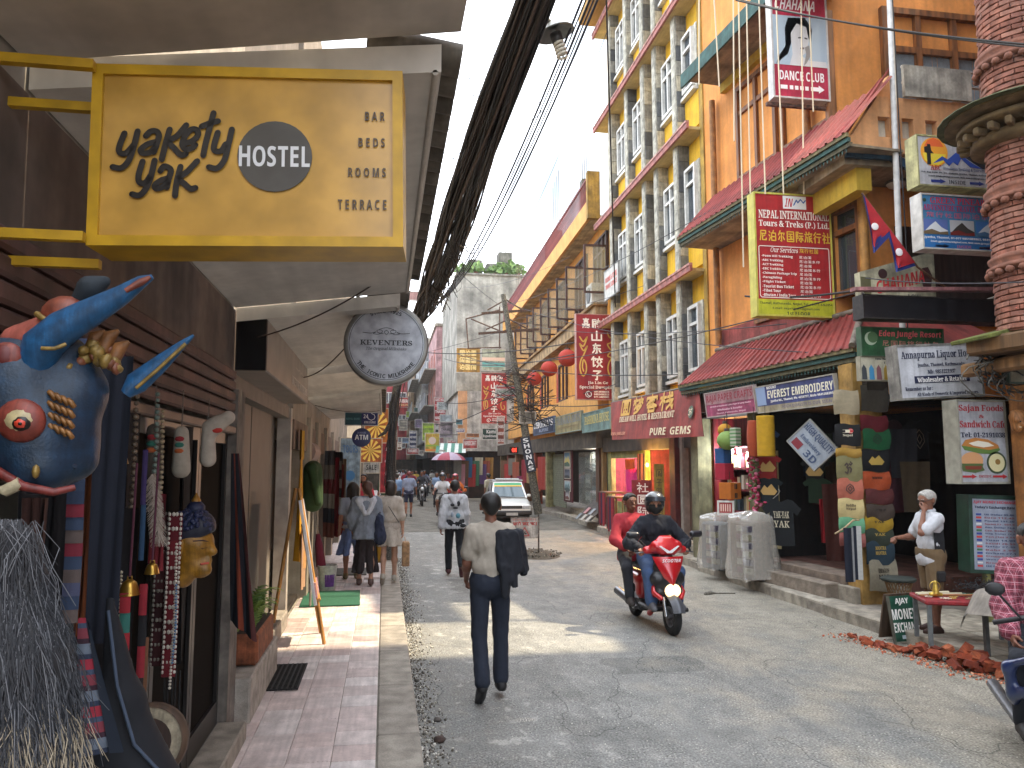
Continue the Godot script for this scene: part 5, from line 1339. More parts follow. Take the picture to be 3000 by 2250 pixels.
func far_street()->void:
	var o:=thing("concrete_house","bare grey concrete house with black stained blind wall and roof plants","building",P(6,0,48))
	part(o,"wall",MB.new().bx(4.35,10,6.6,14.0,47.5,60),mt(C("bdb9ad"),.95,"grime",.16,.0,"n_rough",.3))
	part(o,"lower_wall",MB.new().bx(4.5,10,2.9,6.6,47.3,60),mt(C("dedbd4"),.9,"grime",.3))
	part(o,"corner_strip",MB.new().bx(4.42,4.98,2.9,6.6,47.2,47.3),mt(C("dca97e"),.9,"plaster",.5))
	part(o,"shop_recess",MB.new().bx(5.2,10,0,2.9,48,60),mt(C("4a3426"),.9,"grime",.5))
	part(o,"coping",MB.new().bx(4.25,10,14.0,14.12,47.4,60),mt(C("a39f92"),.95,"grime",.5))
	for e in [[5.2,15.4],[6.4,15.2],[7.2,16.0]]: part(o,"roof_block",MB.new().bx(e[0],e[0]+.9,14.1,e[1],49,50),mt(C("8d887c"),.95,"grime",.5))
	for k in 9: part(o,"rebar",MB.new().tube([P(5.3+k*.3,15.0,49.4),P(5.32+k*.3,16.4+(k % 3)*.5,49.4)],.02,4),mt(C("5a4a40"),.8,"",1))
	for e in [[4.7,.55],[5.6,.75],[6.9,.6],[7.6,.9],[8.3,.7]]: bush(P(e[0],14.12,48.2),e[1],"green roof plant on the grey concrete house, %s" % ["leftmost","second from the left","middle one","second from the right","rightmost"][[4.7,5.6,6.9,7.6,8.3].find(e[0])])
	far_house("pink house just left of the stained concrete wall",3.9,9,60.2,71,13.2,"d9a8a8",3,3,"c98a80",true)
	far_house("pale house with blue balconies in the far street",3.3,9,71.2,84,13.8,"c3c8cc",3,3,"dfe3e6",true)
	far_house("tan house with dark windows farther down the far street",2.7,9,84.2,97,13.5,"c9ab86",4,3,"6a5448",false)
	far_house("crimson house with white windows closing the far street",-.5,4.2,97.2,110,13.0,"b8444a",3,2,"e6e4e0",false)
	far_house("grey house at the far left end of the street",-6,-.2,60,96,12,"b3aca2",3,4,"6a5a50",false)
	var l2:=thing("far_house","far left house front hidden mostly by the canopies","building",P(-3,0,50),"houses down the far street")
	part(l2,"wall",MB.new().bx(-6,-.95,2.7,9.5,40,60),mt(C("b39a86"),.9,"grime",.4))
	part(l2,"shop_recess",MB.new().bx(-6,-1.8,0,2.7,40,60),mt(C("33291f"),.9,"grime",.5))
	var bl:=thing("street_end_house","brown house front across the very end of the street","building",P(2,0,112))
	part(bl,"wall",MB.new().bx(-20,24,0,11,111,114),mt(C("a58d78"),.9,"grime",.2))
	var fs:=[
		["sheet_banner","sagging ochre cloth banner with faded gold squares",45,4.07,5.54,7.46,8.97,"c9953a"],
		["striped_awning_board","pale green and cream striped board below the ochre banner",44,5.46,6.88,7.48,8.80,"c9cdb0"],
		["lime_sign","bright lime green sign in the middle of the far street",50,2.37,3.16,3.58,4.77,"b4dc3a"],
		["yellow_sign","yellow and orange sign just below the lime sign",46,2.35,3.24,2.80,3.95,"d8c24a"],
		["pink_list_sign","pale pink sign with rows of fine lettering",52,3.64,4.59,3.86,5.29,"cdbcc6"],
		["round_top_sign","grey white sign with round top above the pink list",51.5,3.61,4.48,4.90,5.42,"bcc6cc"],
		["red_tower_sign","tall red sign on the far right row",58,3.63,4.59,5.32,7.13,"c42a34"],
		["white_bar_sign","white and green bar sign crossing the tall red sign",56,3.71,4.79,6.02,6.62,"d3dad8"],
		["pharmacy_sign","red pharmacy sign under the white far windows",92,1.11,3.14,8.85,10.04,"d03a34"],
		["tiny_lime_sign","tiny lime sign beside the pharmacy",80,2.12,2.75,6.91,7.57,"b8d838"],
		["navy_sign","dark navy hanging sign over the far traffic",60,1.86,2.45,3.27,4.69,"2c3060"],
		["teal_sign","dark green sign under the pink list",50,3.52,4.27,3.13,3.43,"2a5a50"],
		["white_card_sign","small white card sign above the umbrella",45,3.12,3.50,2.43,2.92,"d6cdd0"],
		["red_shop_sign","wide red shop sign near the white wall",42,4.22,5.03,2.92,3.47,"cc5a58"],
		["green_trek_sign","dark green trekking office sign below the smaller dumpling board",38,4.76,5.52,3.29,3.87,"2a4a3c"],
		["maroon_box_sign","brick red box sign over the far clothes shop",36,5.23,5.59,3.01,4.32,"a8543e"],
		["white_tilt_sign","white sign with red and green lines wired to the leaning pole",31.5,4.50,5.51,4.82,5.34,"d6d2cc"],
		["grey_plate","blank grey plate fixed to the leaning pole",30.3,5.30,5.98,3.70,4.19,"a8a294"],
		["blue_banner","blue and white banner on the far balcony",70,3.80,4.67,9.37,11.69,"6fa0d0"],
		["red_flag_banner","pale red and green flag banner beyond the canopies",34,.74,1.47,9.33,9.76,"dba8a0"],
		["purple_sign","faded violet sign left of the lime sign",62,2.35,2.95,4.97,5.71,"8a7a9c"],
		["cream_sign","cream sign over the far left shops",64,1.14,1.83,4.87,5.81,"cfc4b0"],
		["orange_roof_sign","orange red shop sign by the far crowd",58,1.61,2.54,2.82,3.30,"b84038"],
		["clear_blue_sign","light blue sign near the far crowd",55,1.19,1.72,3.56,3.98,"7f9cc0"],
		["small_red_sign","small red sign above the far umbrella",54,4.18,4.64,4.25,4.61,"c8403a"],
		["small_blue_sign","small blue sign above the far awning",58,3.22,3.74,3.37,3.75,"3a6aa8"],
		["amber_sign","amber sign stacked over the tall red sign",66,3.81,4.61,8.15,8.74,"d89a3a"],
		["long_white_sign","long white vertical sign on the pale far house",76,3.70,4.14,7.23,9.51,"d8d4cc"],
		["rose_sign","rose coloured sign on the tan far house",84,3.25,3.87,8.37,9.78,"c87a88"],
		["sea_green_sign","sea green sign below the rose one",78,2.85,3.50,7.27,7.82,"4a8a7a"],
		["mustard_sign","mustard sign over the far left pavement",44,.38,.70,3.46,4.03,"c8a03a"],
		["brown_sign","brown wooden sign over the far left pavement",46,.73,1.01,2.93,3.39,"7a5238"],
		["white_square_sign","white square sign low over the far traffic",52,2.27,2.62,2.68,3.05,"e0dcd6"],
		["scarlet_strip_sign","scarlet strip sign over the far shops on the right",48,3.84,4.42,3.38,3.61,"b8303a"],
		["cyan_sign","cyan sign near the concrete corner",47,4.25,4.71,4.48,4.85,"5aa0b0"],
		["violet_strip_sign","violet strip sign under the cyan sign",46,4.17,4.73,3.99,4.23,"6a5a94"],
		["orange_strip_sign","orange strip sign over the stall cloths",45,4.68,5.50,3.63,3.92,"d0803a"],
		["black_small_sign","small black sign beside the lime sign",56,3.59,3.87,4.36,5.03,"2a2a2e"]
	]
	for e in fs:
		var b:=board(e[0],e[1],"sign",face_cam(e[2],e[3],e[4],e[5],e[6]),.1,mt(C(e[7]),.65,"grime",.5),mt(C("b8b4ac"),.6,"metal",1.0),.04,"signs down the far street")
		var dk:=ink("3a3a40") if C(e[7]).get_luminance()>.45 else ink("dcd8d4")
		match e[0]:
			"pharmacy_sign": T(b,"PHARMACY",.08,.2,.92,.55,ink("f0e6e0")); T(b,"MEDICINE",.15,.66,.85,.85,ink("f0c080"))
			"green_trek_sign": T(b,"Kami",.3,.12,.9,.45,dk); T(b,"Expeditions",.08,.55,.95,.85,dk)
			"sheet_banner": glyphs(b,["guo","bo","yuan"],.15,.1,.85,.32,.05,ink("ecd08a")); glyphs(b,["ge","yuan","guo"],.15,.38,.85,.6,.05,ink("ecd08a")); glyphs(b,["bo","guo","ge"],.15,.66,.85,.88,.05,ink("ecd08a"))
			"striped_awning_board": rect(b,.03,.62,.97,.72,ink("5f9a94"),"stripe"); rect(b,.03,.75,.97,.82,ink("6aa8a0"),"stripe"); rect(b,.03,.4,.97,.55,ink("d8b8a0"),"stripe")
			"white_tilt_sign": rect(b,.03,.1,.97,.25,ink("b85a58"),"stripe"); T(b,"TRAVEL & TOURS",.08,.4,.92,.6,ink("3a6a50")); rect(b,.06,.75,.94,.83,ink("a84a4a"),"stripe")
			"yellow_sign": disc(b,.5,.4,.22,ink("b8a8a0"),"picture"); T(b,"MOMO HOUSE",.08,.1,.92,.2,ink("9a5a2a")); rect(b,.05,.62,.95,.7,ink("7a9a3a"),"stripe"); rect(b,.05,.84,.95,.94,ink("c8762e"),"stripe")
			"red_flag_banner","grey_plate","round_top_sign": pass
			_:
				var rows:=4 if e[6]-e[5]>.9 else 1
				for i in rows: T(b,["THAMEL","HANDICRAFT","GUEST HOUSE","TREKKING"][(i+e[0].length()) % 4],.1,(i+.2)/rows,.9,(i+.65)/rows,dk)
		if e[0] in ["lime_sign","navy_sign","red_tower_sign","pink_list_sign","yellow_sign"]:
			part(b,"arm",MB.new().tube([P(e[4],e[6]-.1,e[2]+.05),P(e[4]+1.2,e[6]-.1,e[2]+.05)],.03,6),mt(C("5a544e"),.7,"metal",1.0))
	var fr:=thing("steel_frame","rusty empty billboard frame in front of the concrete wall","frame",P(5.6,8.6,44.5))
	for e in [[P(4.6,10.6,44.5),P(6.6,11.2,44.5)],[P(4.6,10.6,44.5),P(4.75,8.9,44.5)],[P(6.6,11.4,44.5),P(6.6,8.7,44.5)],[P(4.9,10.6,44.5),P(6.7,9.9,44.5)],[P(4.7,8.85,44.5),P(6.7,8.95,44.5)]]:
		part(fr,"bar",MB.new().tube([e[0],e[1]],.045,6),mt(C("6a4e3c"),.8,"rust",1.0))
	var aw:=thing("striped_awning","green and white striped awning over the far right shops","awning",P(3.6,2.9,46))
	for k in 8: part(aw,"stripe",MB.new().quad(P(2.9+k*.22,2.75,44.8),P(3.12+k*.22,2.75,44.8),P(3.32+k*.22,3.35,46.5),P(3.1+k*.22,3.35,46.5)),mt(C("dfe6e0") if k % 2 else C("4f8a78"),.8,"plaster",1.0))
	for k in 10:
		hang_cloth("stall_cloth","%s cloth on the far right stalls, %s from the taxi" % [["ochre","rust","violet","cream","green","scarlet","blue","brown","pink","grey"][k],["first","second","third","fourth","fifth","sixth","seventh","eighth","ninth","tenth"][k]],"cloth",P(6.3-k*.22,2.5-.2*(k % 3),46.6-.05*k),Vector3(1,0,.1),.5,1.5-.15*(k % 4),C(["b0803a","a8543a","6a4a7a","c8bca0","4a7a5a","b83a34","3f6a94","7a5a40","c88a94","8a8a84"][k]),"cloths on the far right stalls")
	var u:=thing("umbrella","violet and red umbrella held over the far crowd","umbrella",P(2.9,0,36))
	var uc:=P(2.95,2.35,36)
	for k in 8:
		var a0:=TAU*k/8; var a1:=TAU*(k+1)/8
		var mb:=MB.new()
		mb.sheet(3,4,func(s: float,t: float): var an: float=lerpf(a0,a1,s); return uc+Vector3(cos(an)*.85*sin(t*1.25),.55*cos(t*1.25)-.25,sin(an)*.85*sin(t*1.25)))
		part(u,"panel",mb,mt(C("b9a8bc") if k % 2 else C("a63c52"),.7,"cloth",1.0))
	part(u,"shaft",MB.new().tube([uc+Vector3(0,.3,0),uc-Vector3(0,.95,0)],.012,6),mt(C("444"),.5,"",1))
func bush(c: Vector3,r: float,label: String)->void:
	var o:=thing("roof_plant",label,"plant",c,"plants on the concrete roof")
	var m:=MB.new()
	for k in 90:
		var d:=Vector3(rng.randfn(),rng.randfn()*.7+.5,rng.randfn()).normalized()*r*pow(rng.randf(),.5)
		d.y=absf(d.y)
		var s:=r*.16
		var b:=Basis(Vector3(rng.randfn(),rng.randfn(),rng.randfn()).normalized(),rng.randf()*6)
		m.quad(c+Vector3(0,.2,0)+d+b*Vector3(-s,-s,0),c+Vector3(0,.2,0)+d+b*Vector3(s,-s,0),c+Vector3(0,.2,0)+d+b*Vector3(s,s,0),c+Vector3(0,.2,0)+d+b*Vector3(-s,s,0))
	part(o,"crown",m,mt(C("6f8f4a"),.8,"dust",1.0))
	part(o,"pot",MB.new().lathe(c,[Vector2(.001,.001),Vector2(.14,.001),Vector2(.18,.25),Vector2(.15,.25)],10),mt(C("a0583c"),.9,"plaster",1.0))
# ---------------------------------------------------------------- shop fronts on the right
func picture(o: Node3D,called: String,f: Transform3D,w: float,h: float,cols: Array,fm: Material)->void:
	var mb:=MB.new(); mb.xf=f
	mb.box(Vector3(0,0,0),Vector3(w,h,.03))
	var p:=part(o,called,mb,fm)
	frames[p]=f*Transform3D(Basis(),Vector3(0,0,.016)); sizes[p]=Vector2(w,h)
	rect2(p,.06,.08,.94,.92,ink(cols[0]),.001)
	var q:=MB.new()
	q.prism(PackedVector2Array([Vector2(-.44*w,-.1*h),Vector2(-.2*w,.22*h),Vector2(0,.02*h),Vector2(.18*w,.28*h),Vector2(.44*w,-.05*h),Vector2(.44*w,-.42*h),Vector2(-.44*w,-.42*h)]),.0,.003,frames[p])
	part(p,"print",q,ink(cols[1]))
	var r:=MB.new()
	r.prism(PackedVector2Array([Vector2(-.44*w,-.2*h),Vector2(.1*w,-.12*h),Vector2(.44*w,-.26*h),Vector2(.44*w,-.42*h),Vector2(-.44*w,-.42*h)]),.0,.005,frames[p])
	part(p,"print",r,ink(cols[2]))
func rect2(p: Node,u0: float,v0: float,u1: float,v1: float,m: Material,z: float)->void:
	var s: Vector2=sizes[p]
	var q:=MB.new()
	q.prism(PackedVector2Array([Vector2((u0-.5)*s.x,(.5-v0)*s.y),Vector2((u1-.5)*s.x,(.5-v0)*s.y),Vector2((u1-.5)*s.x,(.5-v1)*s.y),Vector2((u0-.5)*s.x,(.5-v1)*s.y)]),-.001,z,frames[p])
	part(p,"print",q,m)
func hang_cloth(called: String,label: String,cat: String,top: Vector3,along: Vector3,w: float,h: float,col: Color,group:="",stripes: Array=[],wave:=.02)->Node3D:
	var o:=thing(called,label,cat,top-Vector3(0,h,0),group)
	var ax:=along.normalized()
	var nz:=ax.cross(Vector3.UP)
	var bands:=maxi(1,stripes.size())
	for k in bands:
		var mb:=MB.new()
		mb.sheet(10,3,func(u: float,v: float): var t: float=(k+v)/bands; return top+ax*(u-.5)*w*(1.0-.12*t)-Vector3(0,t*h,0)+nz*wave*sin(u*14+t*2),.008)
		part(o,"cloth" if bands==1 else "band",mb,mt(C(stripes[k]) if stripes.size() else col,.9,"cloth",2.0))
	return o
func omni(par: Node3D,p: Vector3,c: Color,e: float,size:=.05)->void:
	var l:=OmniLight3D.new()
	l.name="lamp_light"
	l.light_color=c; l.light_energy=e; l.omni_range=12.0; l.omni_attenuation=2.0; l.light_size=size; l.shadow_enabled=true
	l.position=p-org[par]
	par.add_child(l,true)
func bulb(label: String,p: Vector3,c: Color,e: float,r:=.045)->void:
	var o:=thing("lamp_bulb",label,"lamp",p-Vector3(0,r,0),"lit bulbs in the right-hand shops")
	part(o,"bulb",MB.new().ball(p,Vector3(r,r*1.3,r),10),glow(c,3.0))
	part(o,"holder",MB.new().tube([p+Vector3(0,r*1.1,0),p+Vector3(0,r*1.1+.07,0)],.018,8),mt(C("3a3632"),.5,"",1))
	omni(o,p,c,e,r)
func right_shops()->void:
	var wood:=mt(C("5a3a24"),.7,"wood",.8)
	var o:=thing("shop","row of open shop bays under the yellow house with a pale green window frame","shop",P(7.2,.3,20))
	part(o,"lintel",MB.new().bx(6.9,7.3,2.45,2.9,16.2,24.0),mt(C("4a3f34"),.9,"grime",.6))
	part(o,"door",MB.new().bx(6.95,7.05,.3,2.45,16.3,17.0),mt(C("4d321f"),.7,"wood",.6))
	part(o,"column",MB.new().bx(6.8,7.05,.3,2.7,17.5,17.85),mt(C("6b2426"),.75,"grime",.8))
	part(o,"column",MB.new().bx(6.85,7.05,.3,2.7,17.15,17.3),mt(C("8f8a84"),.6,"metal",.8))
	part(o,"window_wall",MB.new().bx(7.0,7.12,.3,.95,20.4,23.3).bx(7.0,7.12,2.25,2.6,20.4,23.3).bx(6.98,7.12,.3,2.6,23.3,23.7).bx(6.98,7.12,.3,2.6,20.1,20.5),mt(C("a3a05c"),.8,"grime",.6))
	part(o,"post",MB.new().bx(6.9,7.02,.3,2.6,23.95,24.15),mt(C("8a6a3a"),.8,"wood",.8))
	part(o,"post",MB.new().bx(6.95,7.12,.3,2.6,24.6,25.0),wood)
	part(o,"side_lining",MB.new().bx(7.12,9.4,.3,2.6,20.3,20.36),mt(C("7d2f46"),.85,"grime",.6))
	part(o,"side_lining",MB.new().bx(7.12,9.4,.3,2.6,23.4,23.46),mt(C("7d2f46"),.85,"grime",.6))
	var p:=thing("shop","shop bays with rolling shutter and framed mountain pictures under the orange house","shop",P(7.2,.3,30))
	part(p,"lintel",MB.new().bx(6.7,7.3,2.6,3.2,24.0,46.0),mt(C("5a5044"),.9,"grime",.6))
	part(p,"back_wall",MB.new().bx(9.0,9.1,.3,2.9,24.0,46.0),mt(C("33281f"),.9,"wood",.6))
	for k in 24: part(p,"shutter_slat",MB.new().cbox(P(7.02,.42+k*.088,30.7),Vector3(.03,.082,2.3),.008),mt(C("6f7460"),.6,"metal",.8))
	part(p,"picture_board",MB.new().bx(6.93,6.97,.65,2.6,28.2,29.6),mt(C("5a1420"),.8,"cloth",1.0))
	var fm:=mt(C("cfc6b8"),.6,"plaster",1.0)
	for e in [[2.25,.62,.95,["5a86a8","b8a860","3f5a4a"]],[1.72,.4,.95,["2c3448","596070","232a34"]],[1.25,.42,.95,["9ab0b8","5f7a80","394a4a"]]]:
		picture(p,"framed_picture",Transform3D(Basis(Vector3.UP,-PI/2),P(6.92,e[0],28.9)),e[2],e[1],e[3],fm)
	picture(p,"framed_picture",Transform3D(Basis(Vector3.UP,-PI/2),P(6.92,.85+.08,28.9)),.62,.0+.42,["4a4a52","a8a4a8","6a3a38"],fm)
	for e in [[26.6,2.2],[25.6,1.9],[26.6,1.5],[25.7,1.1],[26.6,.9]]:
		picture(p,"framed_picture",Transform3D(Basis(Vector3.UP,-PI/2),P(7.12,e[1],e[0])),.75,.5,["55646a","8f9690","3c4440"],mt(C("6a6458"),.5,"wood",1.0))
	part(p,"display_pane",MB.new().bx(7.03,7.04,.6,2.5,25.1,27.6),glass(C("aab0ac"),.18,.04))
	for k in 6: part(p,"pillar",MB.new().bx(6.75,7.1,.3,2.6,31.9+k*2.6,32.2+k*2.6),mt(C(["a8a070","b5583c","8a5a34","c2906a","9a4a34","8d7a54"][k]),.85,"grime",.8))
	for k in 9:
		hang_cloth("hanging_garment","%s garment in the clothes bays past the leaning pole, %s from the pole" % [["red","orange","tan","crimson","magenta","rust","grey","scarlet","brown"][k],["first","second","third","fourth","fifth","sixth","seventh","eighth","ninth"][k]],"clothing",P(6.7,[2.4,1.9,2.4,2.3,1.5,2.2,2.4,2.1,2.3][k],32.6+k*1.35),Vector3(.25,0,1),.9,[1.4,1.0,1.2,1.1,.9,1.3,.9,1.2,1.1][k],C(["a83a30","c8743a","b09468","982c3a","8a2058","a8543a","7d7a70","b8322c","7a5238"][k]),"garments of the far clothes bays")
	var led:=board("led_sign","small black display with glowing red letters beside the leaning pole","sign",face_cam(37.0,5.98,6.42,2.62,2.92),.08,mt(C("120a0a"),.4,"",1),mt(C("2a2422"),.5,"",1),.02)
	T(led,"OK",.3,.2,.8,.8,glow(C("ff2a1c"),2.2))
	bulb("small lit warm bulb inside the gem shop",P(6.75,2.05,19.3),Color(1.0,.75,.4),2.2)
	bulb("lit white bulb in the gallery window, left of two",P(7.15,2.3,26.4),Color(1,.98,.92),.8,.035)
	bulb("lit white bulb in the gallery window, right of two",P(7.15,2.34,25.6),Color(1,.98,.92),.8,.035)
	bulb("lit lamp above pink clothes in the green framed window",P(7.5,2.15,22.2),Color(1.0,.8,.75),2.5)
	for k in 3: bulb("bright white card shop lamp, %s of three in a row" % ["farthest","middle","nearest"][k],q1(1.45+k*.28,2.32,.35),Color(.95,.98,1.0),.16,.05)
	hang_cloth("window_garment","vivid pink shirt lit in the green framed window","clothing",P(7.35,1.95,22.3),Vector3(.2,0,1),.85,.7,C("e02a92"))
	hang_cloth("window_garment","orange shade cloth at the top of the green framed window","clothing",P(7.3,2.22,22.4),Vector3(.2,0,1),.6,.3,C("d8683a"))
	hang_cloth("window_garment","mint scarf beside the pink shirt in the window","clothing",P(7.3,1.85,21.3),Vector3(.2,0,1),.3,.6,C("9cc0b0"))
	hang_cloth("hanging_garment","dark red patterned long cloth hanging at the gem shop entrance","cloth",P(6.8,2.35,19.95),Vector3(.2,0,1),.4,1.7,C("4a1c20"))
	var yb:=board("yellow_strip_sign","narrow yellow vertical board at the gem shop","sign",[Transform3D(Basis(Vector3.UP,-.35),P(6.55,1.3,17.9)),.24,1.55],.03,mt(C("c9a63a"),.6,"grime",1.0))
	glyphs(yb,["ge","child","yuan","zhan","guo","meng"],.2,.08,.8,.95,.014,ink("3a2a1a"),true)
	var rb:=board("red_strip_sign","red vertical board with white characters behind the scooter rider","sign",[Transform3D(Basis(Vector3.UP,-.35),P(6.35,1.05,18.6)),.5,1.25],.03,mt(C("a8222a"),.6,"grime",1.0))
	glyphs(rb,["she","yuan","ji","east"],.25,.05,.85,.98,.028,ink("e6dcd4"),true)
	for e in [[6.35,21.2,.0],[6.3,20.2,.3]]:
		var t:=thing("display_table",["red draped display stand near the green framed window","second dark red draped stand beside the pillion rider"][0 if e[2]==.0 else 1],"table",P(e[0],.32,e[1]))
		part(t,"top",MB.new().cbox(P(e[0],1.28-e[2]*.3,e[1]),Vector3(.55,.05,.75),.01),wood)
		for k in 5: part(t,"shawl",MB.new().sheet(6,5,func(u,v): return P(e[0]-.29+.012*sin(u*9+k),1.27-e[2]*.3-v*(.85+.06*(k % 2)),e[1]-.37+k*.15+u*.14),.008),mt(C(["7a1c24","a82a34","3a2a4a","8a2430","5a2a2c"][k]),.9,"cloth",2.0))
		for k in 4: part(t,"leg",MB.new().bx(e[0]+(-.22 if k & 1 else .2),e[0]+(-.2 if k & 1 else .22),.32,1.25-e[2]*.3,e[1]+(-.32 if k & 2 else .3),e[1]+(-.3 if k & 2 else .32)),wood)
	var rk:=thing("picture_rack","slanted rack of small framed prints on the kerb step","rack",P(6.55,.33,24.6))
	part(rk,"easel_board",MB.new().box(P(6.75,.62,24.6),Vector3(.9,.03,1.7),Basis(Vector3(0,0,1),.75)),mt(C("4a4440"),.8,"wood",1.0))
	for k in 5: part(rk,"print",MB.new().box(P(6.42+(k % 2)*.2,.36+(k % 2)*.2,23.95+k*.32),Vector3(.26,.02,.28),Basis(Vector3(0,0,1),.75)),mt(C(["b8b2a8","8f96a0","a8a49a","b87f84","6f7a80"][k]),.5,"plaster",2.0))
# ---------------------------------------------------------------- people
var fold:=FastNoiseLite.new()
func limb(at_: Vector3,L: float,fwd: float,out:=.0,side:=1.0)->Vector3:
	var a:=deg_to_rad(fwd); var b:=deg_to_rad(out)
	return at_+Vector3(side*sin(b),-cos(a)*cos(b),-sin(a)*cos(b))*L
func person(label: String,pos: Vector3,yaw: float,h: float,o: Dictionary)->Node3D:
	fold.seed=77; fold.frequency=11.0; fold.fractal_octaves=2; fold.noise_type=FastNoiseLite.TYPE_SIMPLEX_SMOOTH
	var t:=thing("person",label,"person",pos,o.get("group",""))
	var cs: float=o.get("cell",.02)
	var J:={}
	for sd in [["L",-1.0],["R",1.0]]:
		var k: String=sd[0]; var s: float=sd[1]
		var la: Array=o.get("leg"+k,[2.0,-2.0,.0])
		J["hip"+k]=Vector3(.09*s,.92,.0)
		J["kne"+k]=limb(J["hip"+k],.43,la[0],la[3] if la.size()>3 else 1.0,s)
		J["ank"+k]=limb(J["kne"+k],.41,la[1],.0,s)
		var p:=deg_to_rad(la[2])
		J["hee"+k]=J["ank"+k]+Vector3(0,-.045*cos(p) ,.035-.03*sin(p))
		J["toe"+k]=J["ank"+k]+Vector3(.012*s,-.05-.15*sin(p),-.15*cos(p))
		var aa: Array=o.get("arm"+k,[-4.0,8.0,8.0,4.0])
		J["sho"+k]=Vector3(.165*s,1.385,.015)
		J["elb"+k]=limb(J["sho"+k],.285,aa[0],aa[1],s)
		J["wri"+k]=limb(J["elb"+k],.25,aa[2],aa[3],s)
		J["fin"+k]=J["wri"+k]+(J["wri"+k]-J["elb"+k]).normalized()*.085
	J["head"]=Vector3(0,1.605,.0)
	for q in o.get("j",{}): J[q]=o.j[q]
	if not o.get("seated",false):
		var lo:=9.0
		for k in ["heeL","heeR","toeL","toeR"]: lo=minf(lo,J[k].y)
		for k in J: J[k]+=Vector3(0,.032-lo,0)
	var dy: float=J["hipL"].y-.92
	if o.get("seated",false):
		for k in ["shoL","shoR","elbL","elbR","wriL","wriR","finL","finR","head"]:
			if not o.get("j",{}).has(k): J[k]+=Vector3(0,dy,0)
	var lf:=.76 if o.get("bottom",{}).get("kind","")=="pants" else 1.0
	var af:=.8 if o.get("shirt",{}).get("sleeve",.5)>1.4 else 1.0
	var up:=Vector3(0,dy,0)
	var lean: Vector3=o.get("lean",Vector3.ZERO)
	for k in ["shoL","shoR","elbL","elbR","wriL","wriR","finL","finR","head"]:
		if not o.get("j",{}).has(k): J[k]+=lean
	var xf:=Transform3D(Basis(Vector3.UP,yaw)*(h/1.72),pos)
	var hd: Vector3=J["head"]
	var hb: Basis=Basis(Vector3.UP,deg_to_rad(o.get("turn",.0)))*Basis(Vector3.RIGHT,deg_to_rad(o.get("nod",.0)))
	var skin: Material=mt(C(o.get("skin","a8745a")),.6,"plaster",4.0)
	var pel:=Vector3(0,.95,.0)+up; var chest:=Vector3(0,1.27,.0)+up+lean*.75; var waist:=Vector3(0,1.08,.005)+up+lean*.35; var neck:=Vector3(0,1.44,.012)+up+lean
	var B:=Flesh.new(); B.k=.028
	B.cap(pel+Vector3(-.06,0,0),pel+Vector3(.06,0,0),.085).cap(waist+Vector3(-.05,0,0),waist+Vector3(.05,0,0),.08).cap(chest+Vector3(-.07,0,0),chest+Vector3(.07,0,0),.088)
	B.cap(waist,pel,.09).cap(chest,waist,.095).cap(chest,neck,.08,.05)
	B.cap(J["shoL"]-Vector3(-.04,0,0),J["shoR"]-Vector3(.04,0,0),.045)
	B.cap(neck,hd-Vector3(0,.06,-.01),.052,.05)
	for k in ["L","R"]:
		B.cap(J["hip"+k],J["kne"+k],.075*lf,.05*lf).cap(J["kne"+k],J["kne"+k].lerp(J["ank"+k],.35)+Vector3(0,0,.012),.05*lf,.052*lf).cap(J["kne"+k].lerp(J["ank"+k],.35)+Vector3(0,0,.012),J["ank"+k],.05*lf,.033)
		B.cap(J["ank"+k],J["toe"+k],.034,.026).cap(J["ank"+k],J["hee"+k],.034,.03)
		B.cap(J["sho"+k],J["elb"+k],.045*af,.037*af).cap(J["elb"+k],J["elb"+k].lerp(J["wri"+k],.3),.037*af,.038*af).cap(J["elb"+k].lerp(J["wri"+k],.3),J["wri"+k],.038,.025)
		if cs>.019: B.cap(J["wri"+k],J["fin"+k],.03,.026)
	B.cap(hd+hb*Vector3(0,.02,.018),hd+hb*Vector3(0,.025,-.018),.088,.082).cap(hd+hb*Vector3(0,-.03,-.03),hd+hb*Vector3(0,-.075,-.048),.062,.042)
	var bm:=MB.new().add(B.build(cs),xf)
	if cs<=.019:
		var F:=Flesh.new(); F.k=.012
		F.cap(hd+hb*Vector3(0,.02,.018),hd+hb*Vector3(0,.025,-.018),.089,.083).cap(hd+hb*Vector3(0,-.03,-.03),hd+hb*Vector3(0,-.075,-.05),.062,.042)
		F.cap(hd+hb*Vector3(0,.012,-.098),hd+hb*Vector3(0,-.022,-.116),.010,.015)
		F.cap(hd+hb*Vector3(-.03,.03,-.088),hd+hb*Vector3(.03,.03,-.088),.014)
		F.cap(hd+hb*Vector3(-.018,-.05,-.094),hd+hb*Vector3(.018,-.05,-.094),.009).cap(hd+hb*Vector3(-.014,-.062,-.091),hd+hb*Vector3(.014,-.062,-.091),.009)
		for s in [-1.0,1.0]: F.cap(hd+hb*Vector3(.086*s,.012,.012),hd+hb*Vector3(.089*s,-.028,.005),.018,.012)
		bm.add(F.build(.0075),xf)
		for k in ["L","R"]:
			var s:=-1.0 if k=="L" else 1.0
			var w: Vector3=J["wri"+k]; var dr: Vector3=(J["fin"+k]-w).normalized()
			var pn: Vector3=o.get("palm"+k,Vector3(-s,0,.0)); pn=(pn-dr*pn.dot(dr)).normalized()
			var sd:=dr.cross(pn)
			if sd.dot(Vector3(0,0,-1))<0: sd=-sd
			if o.has("thumb"+k): sd=(o["thumb"+k]-dr*(o["thumb"+k] as Vector3).dot(dr)).normalized()
			var H:=Flesh.new(); H.k=.008
			H.cap(w,w+dr*.04,.024,.022)
			var curl: float=o.get("curl"+k,35.0)
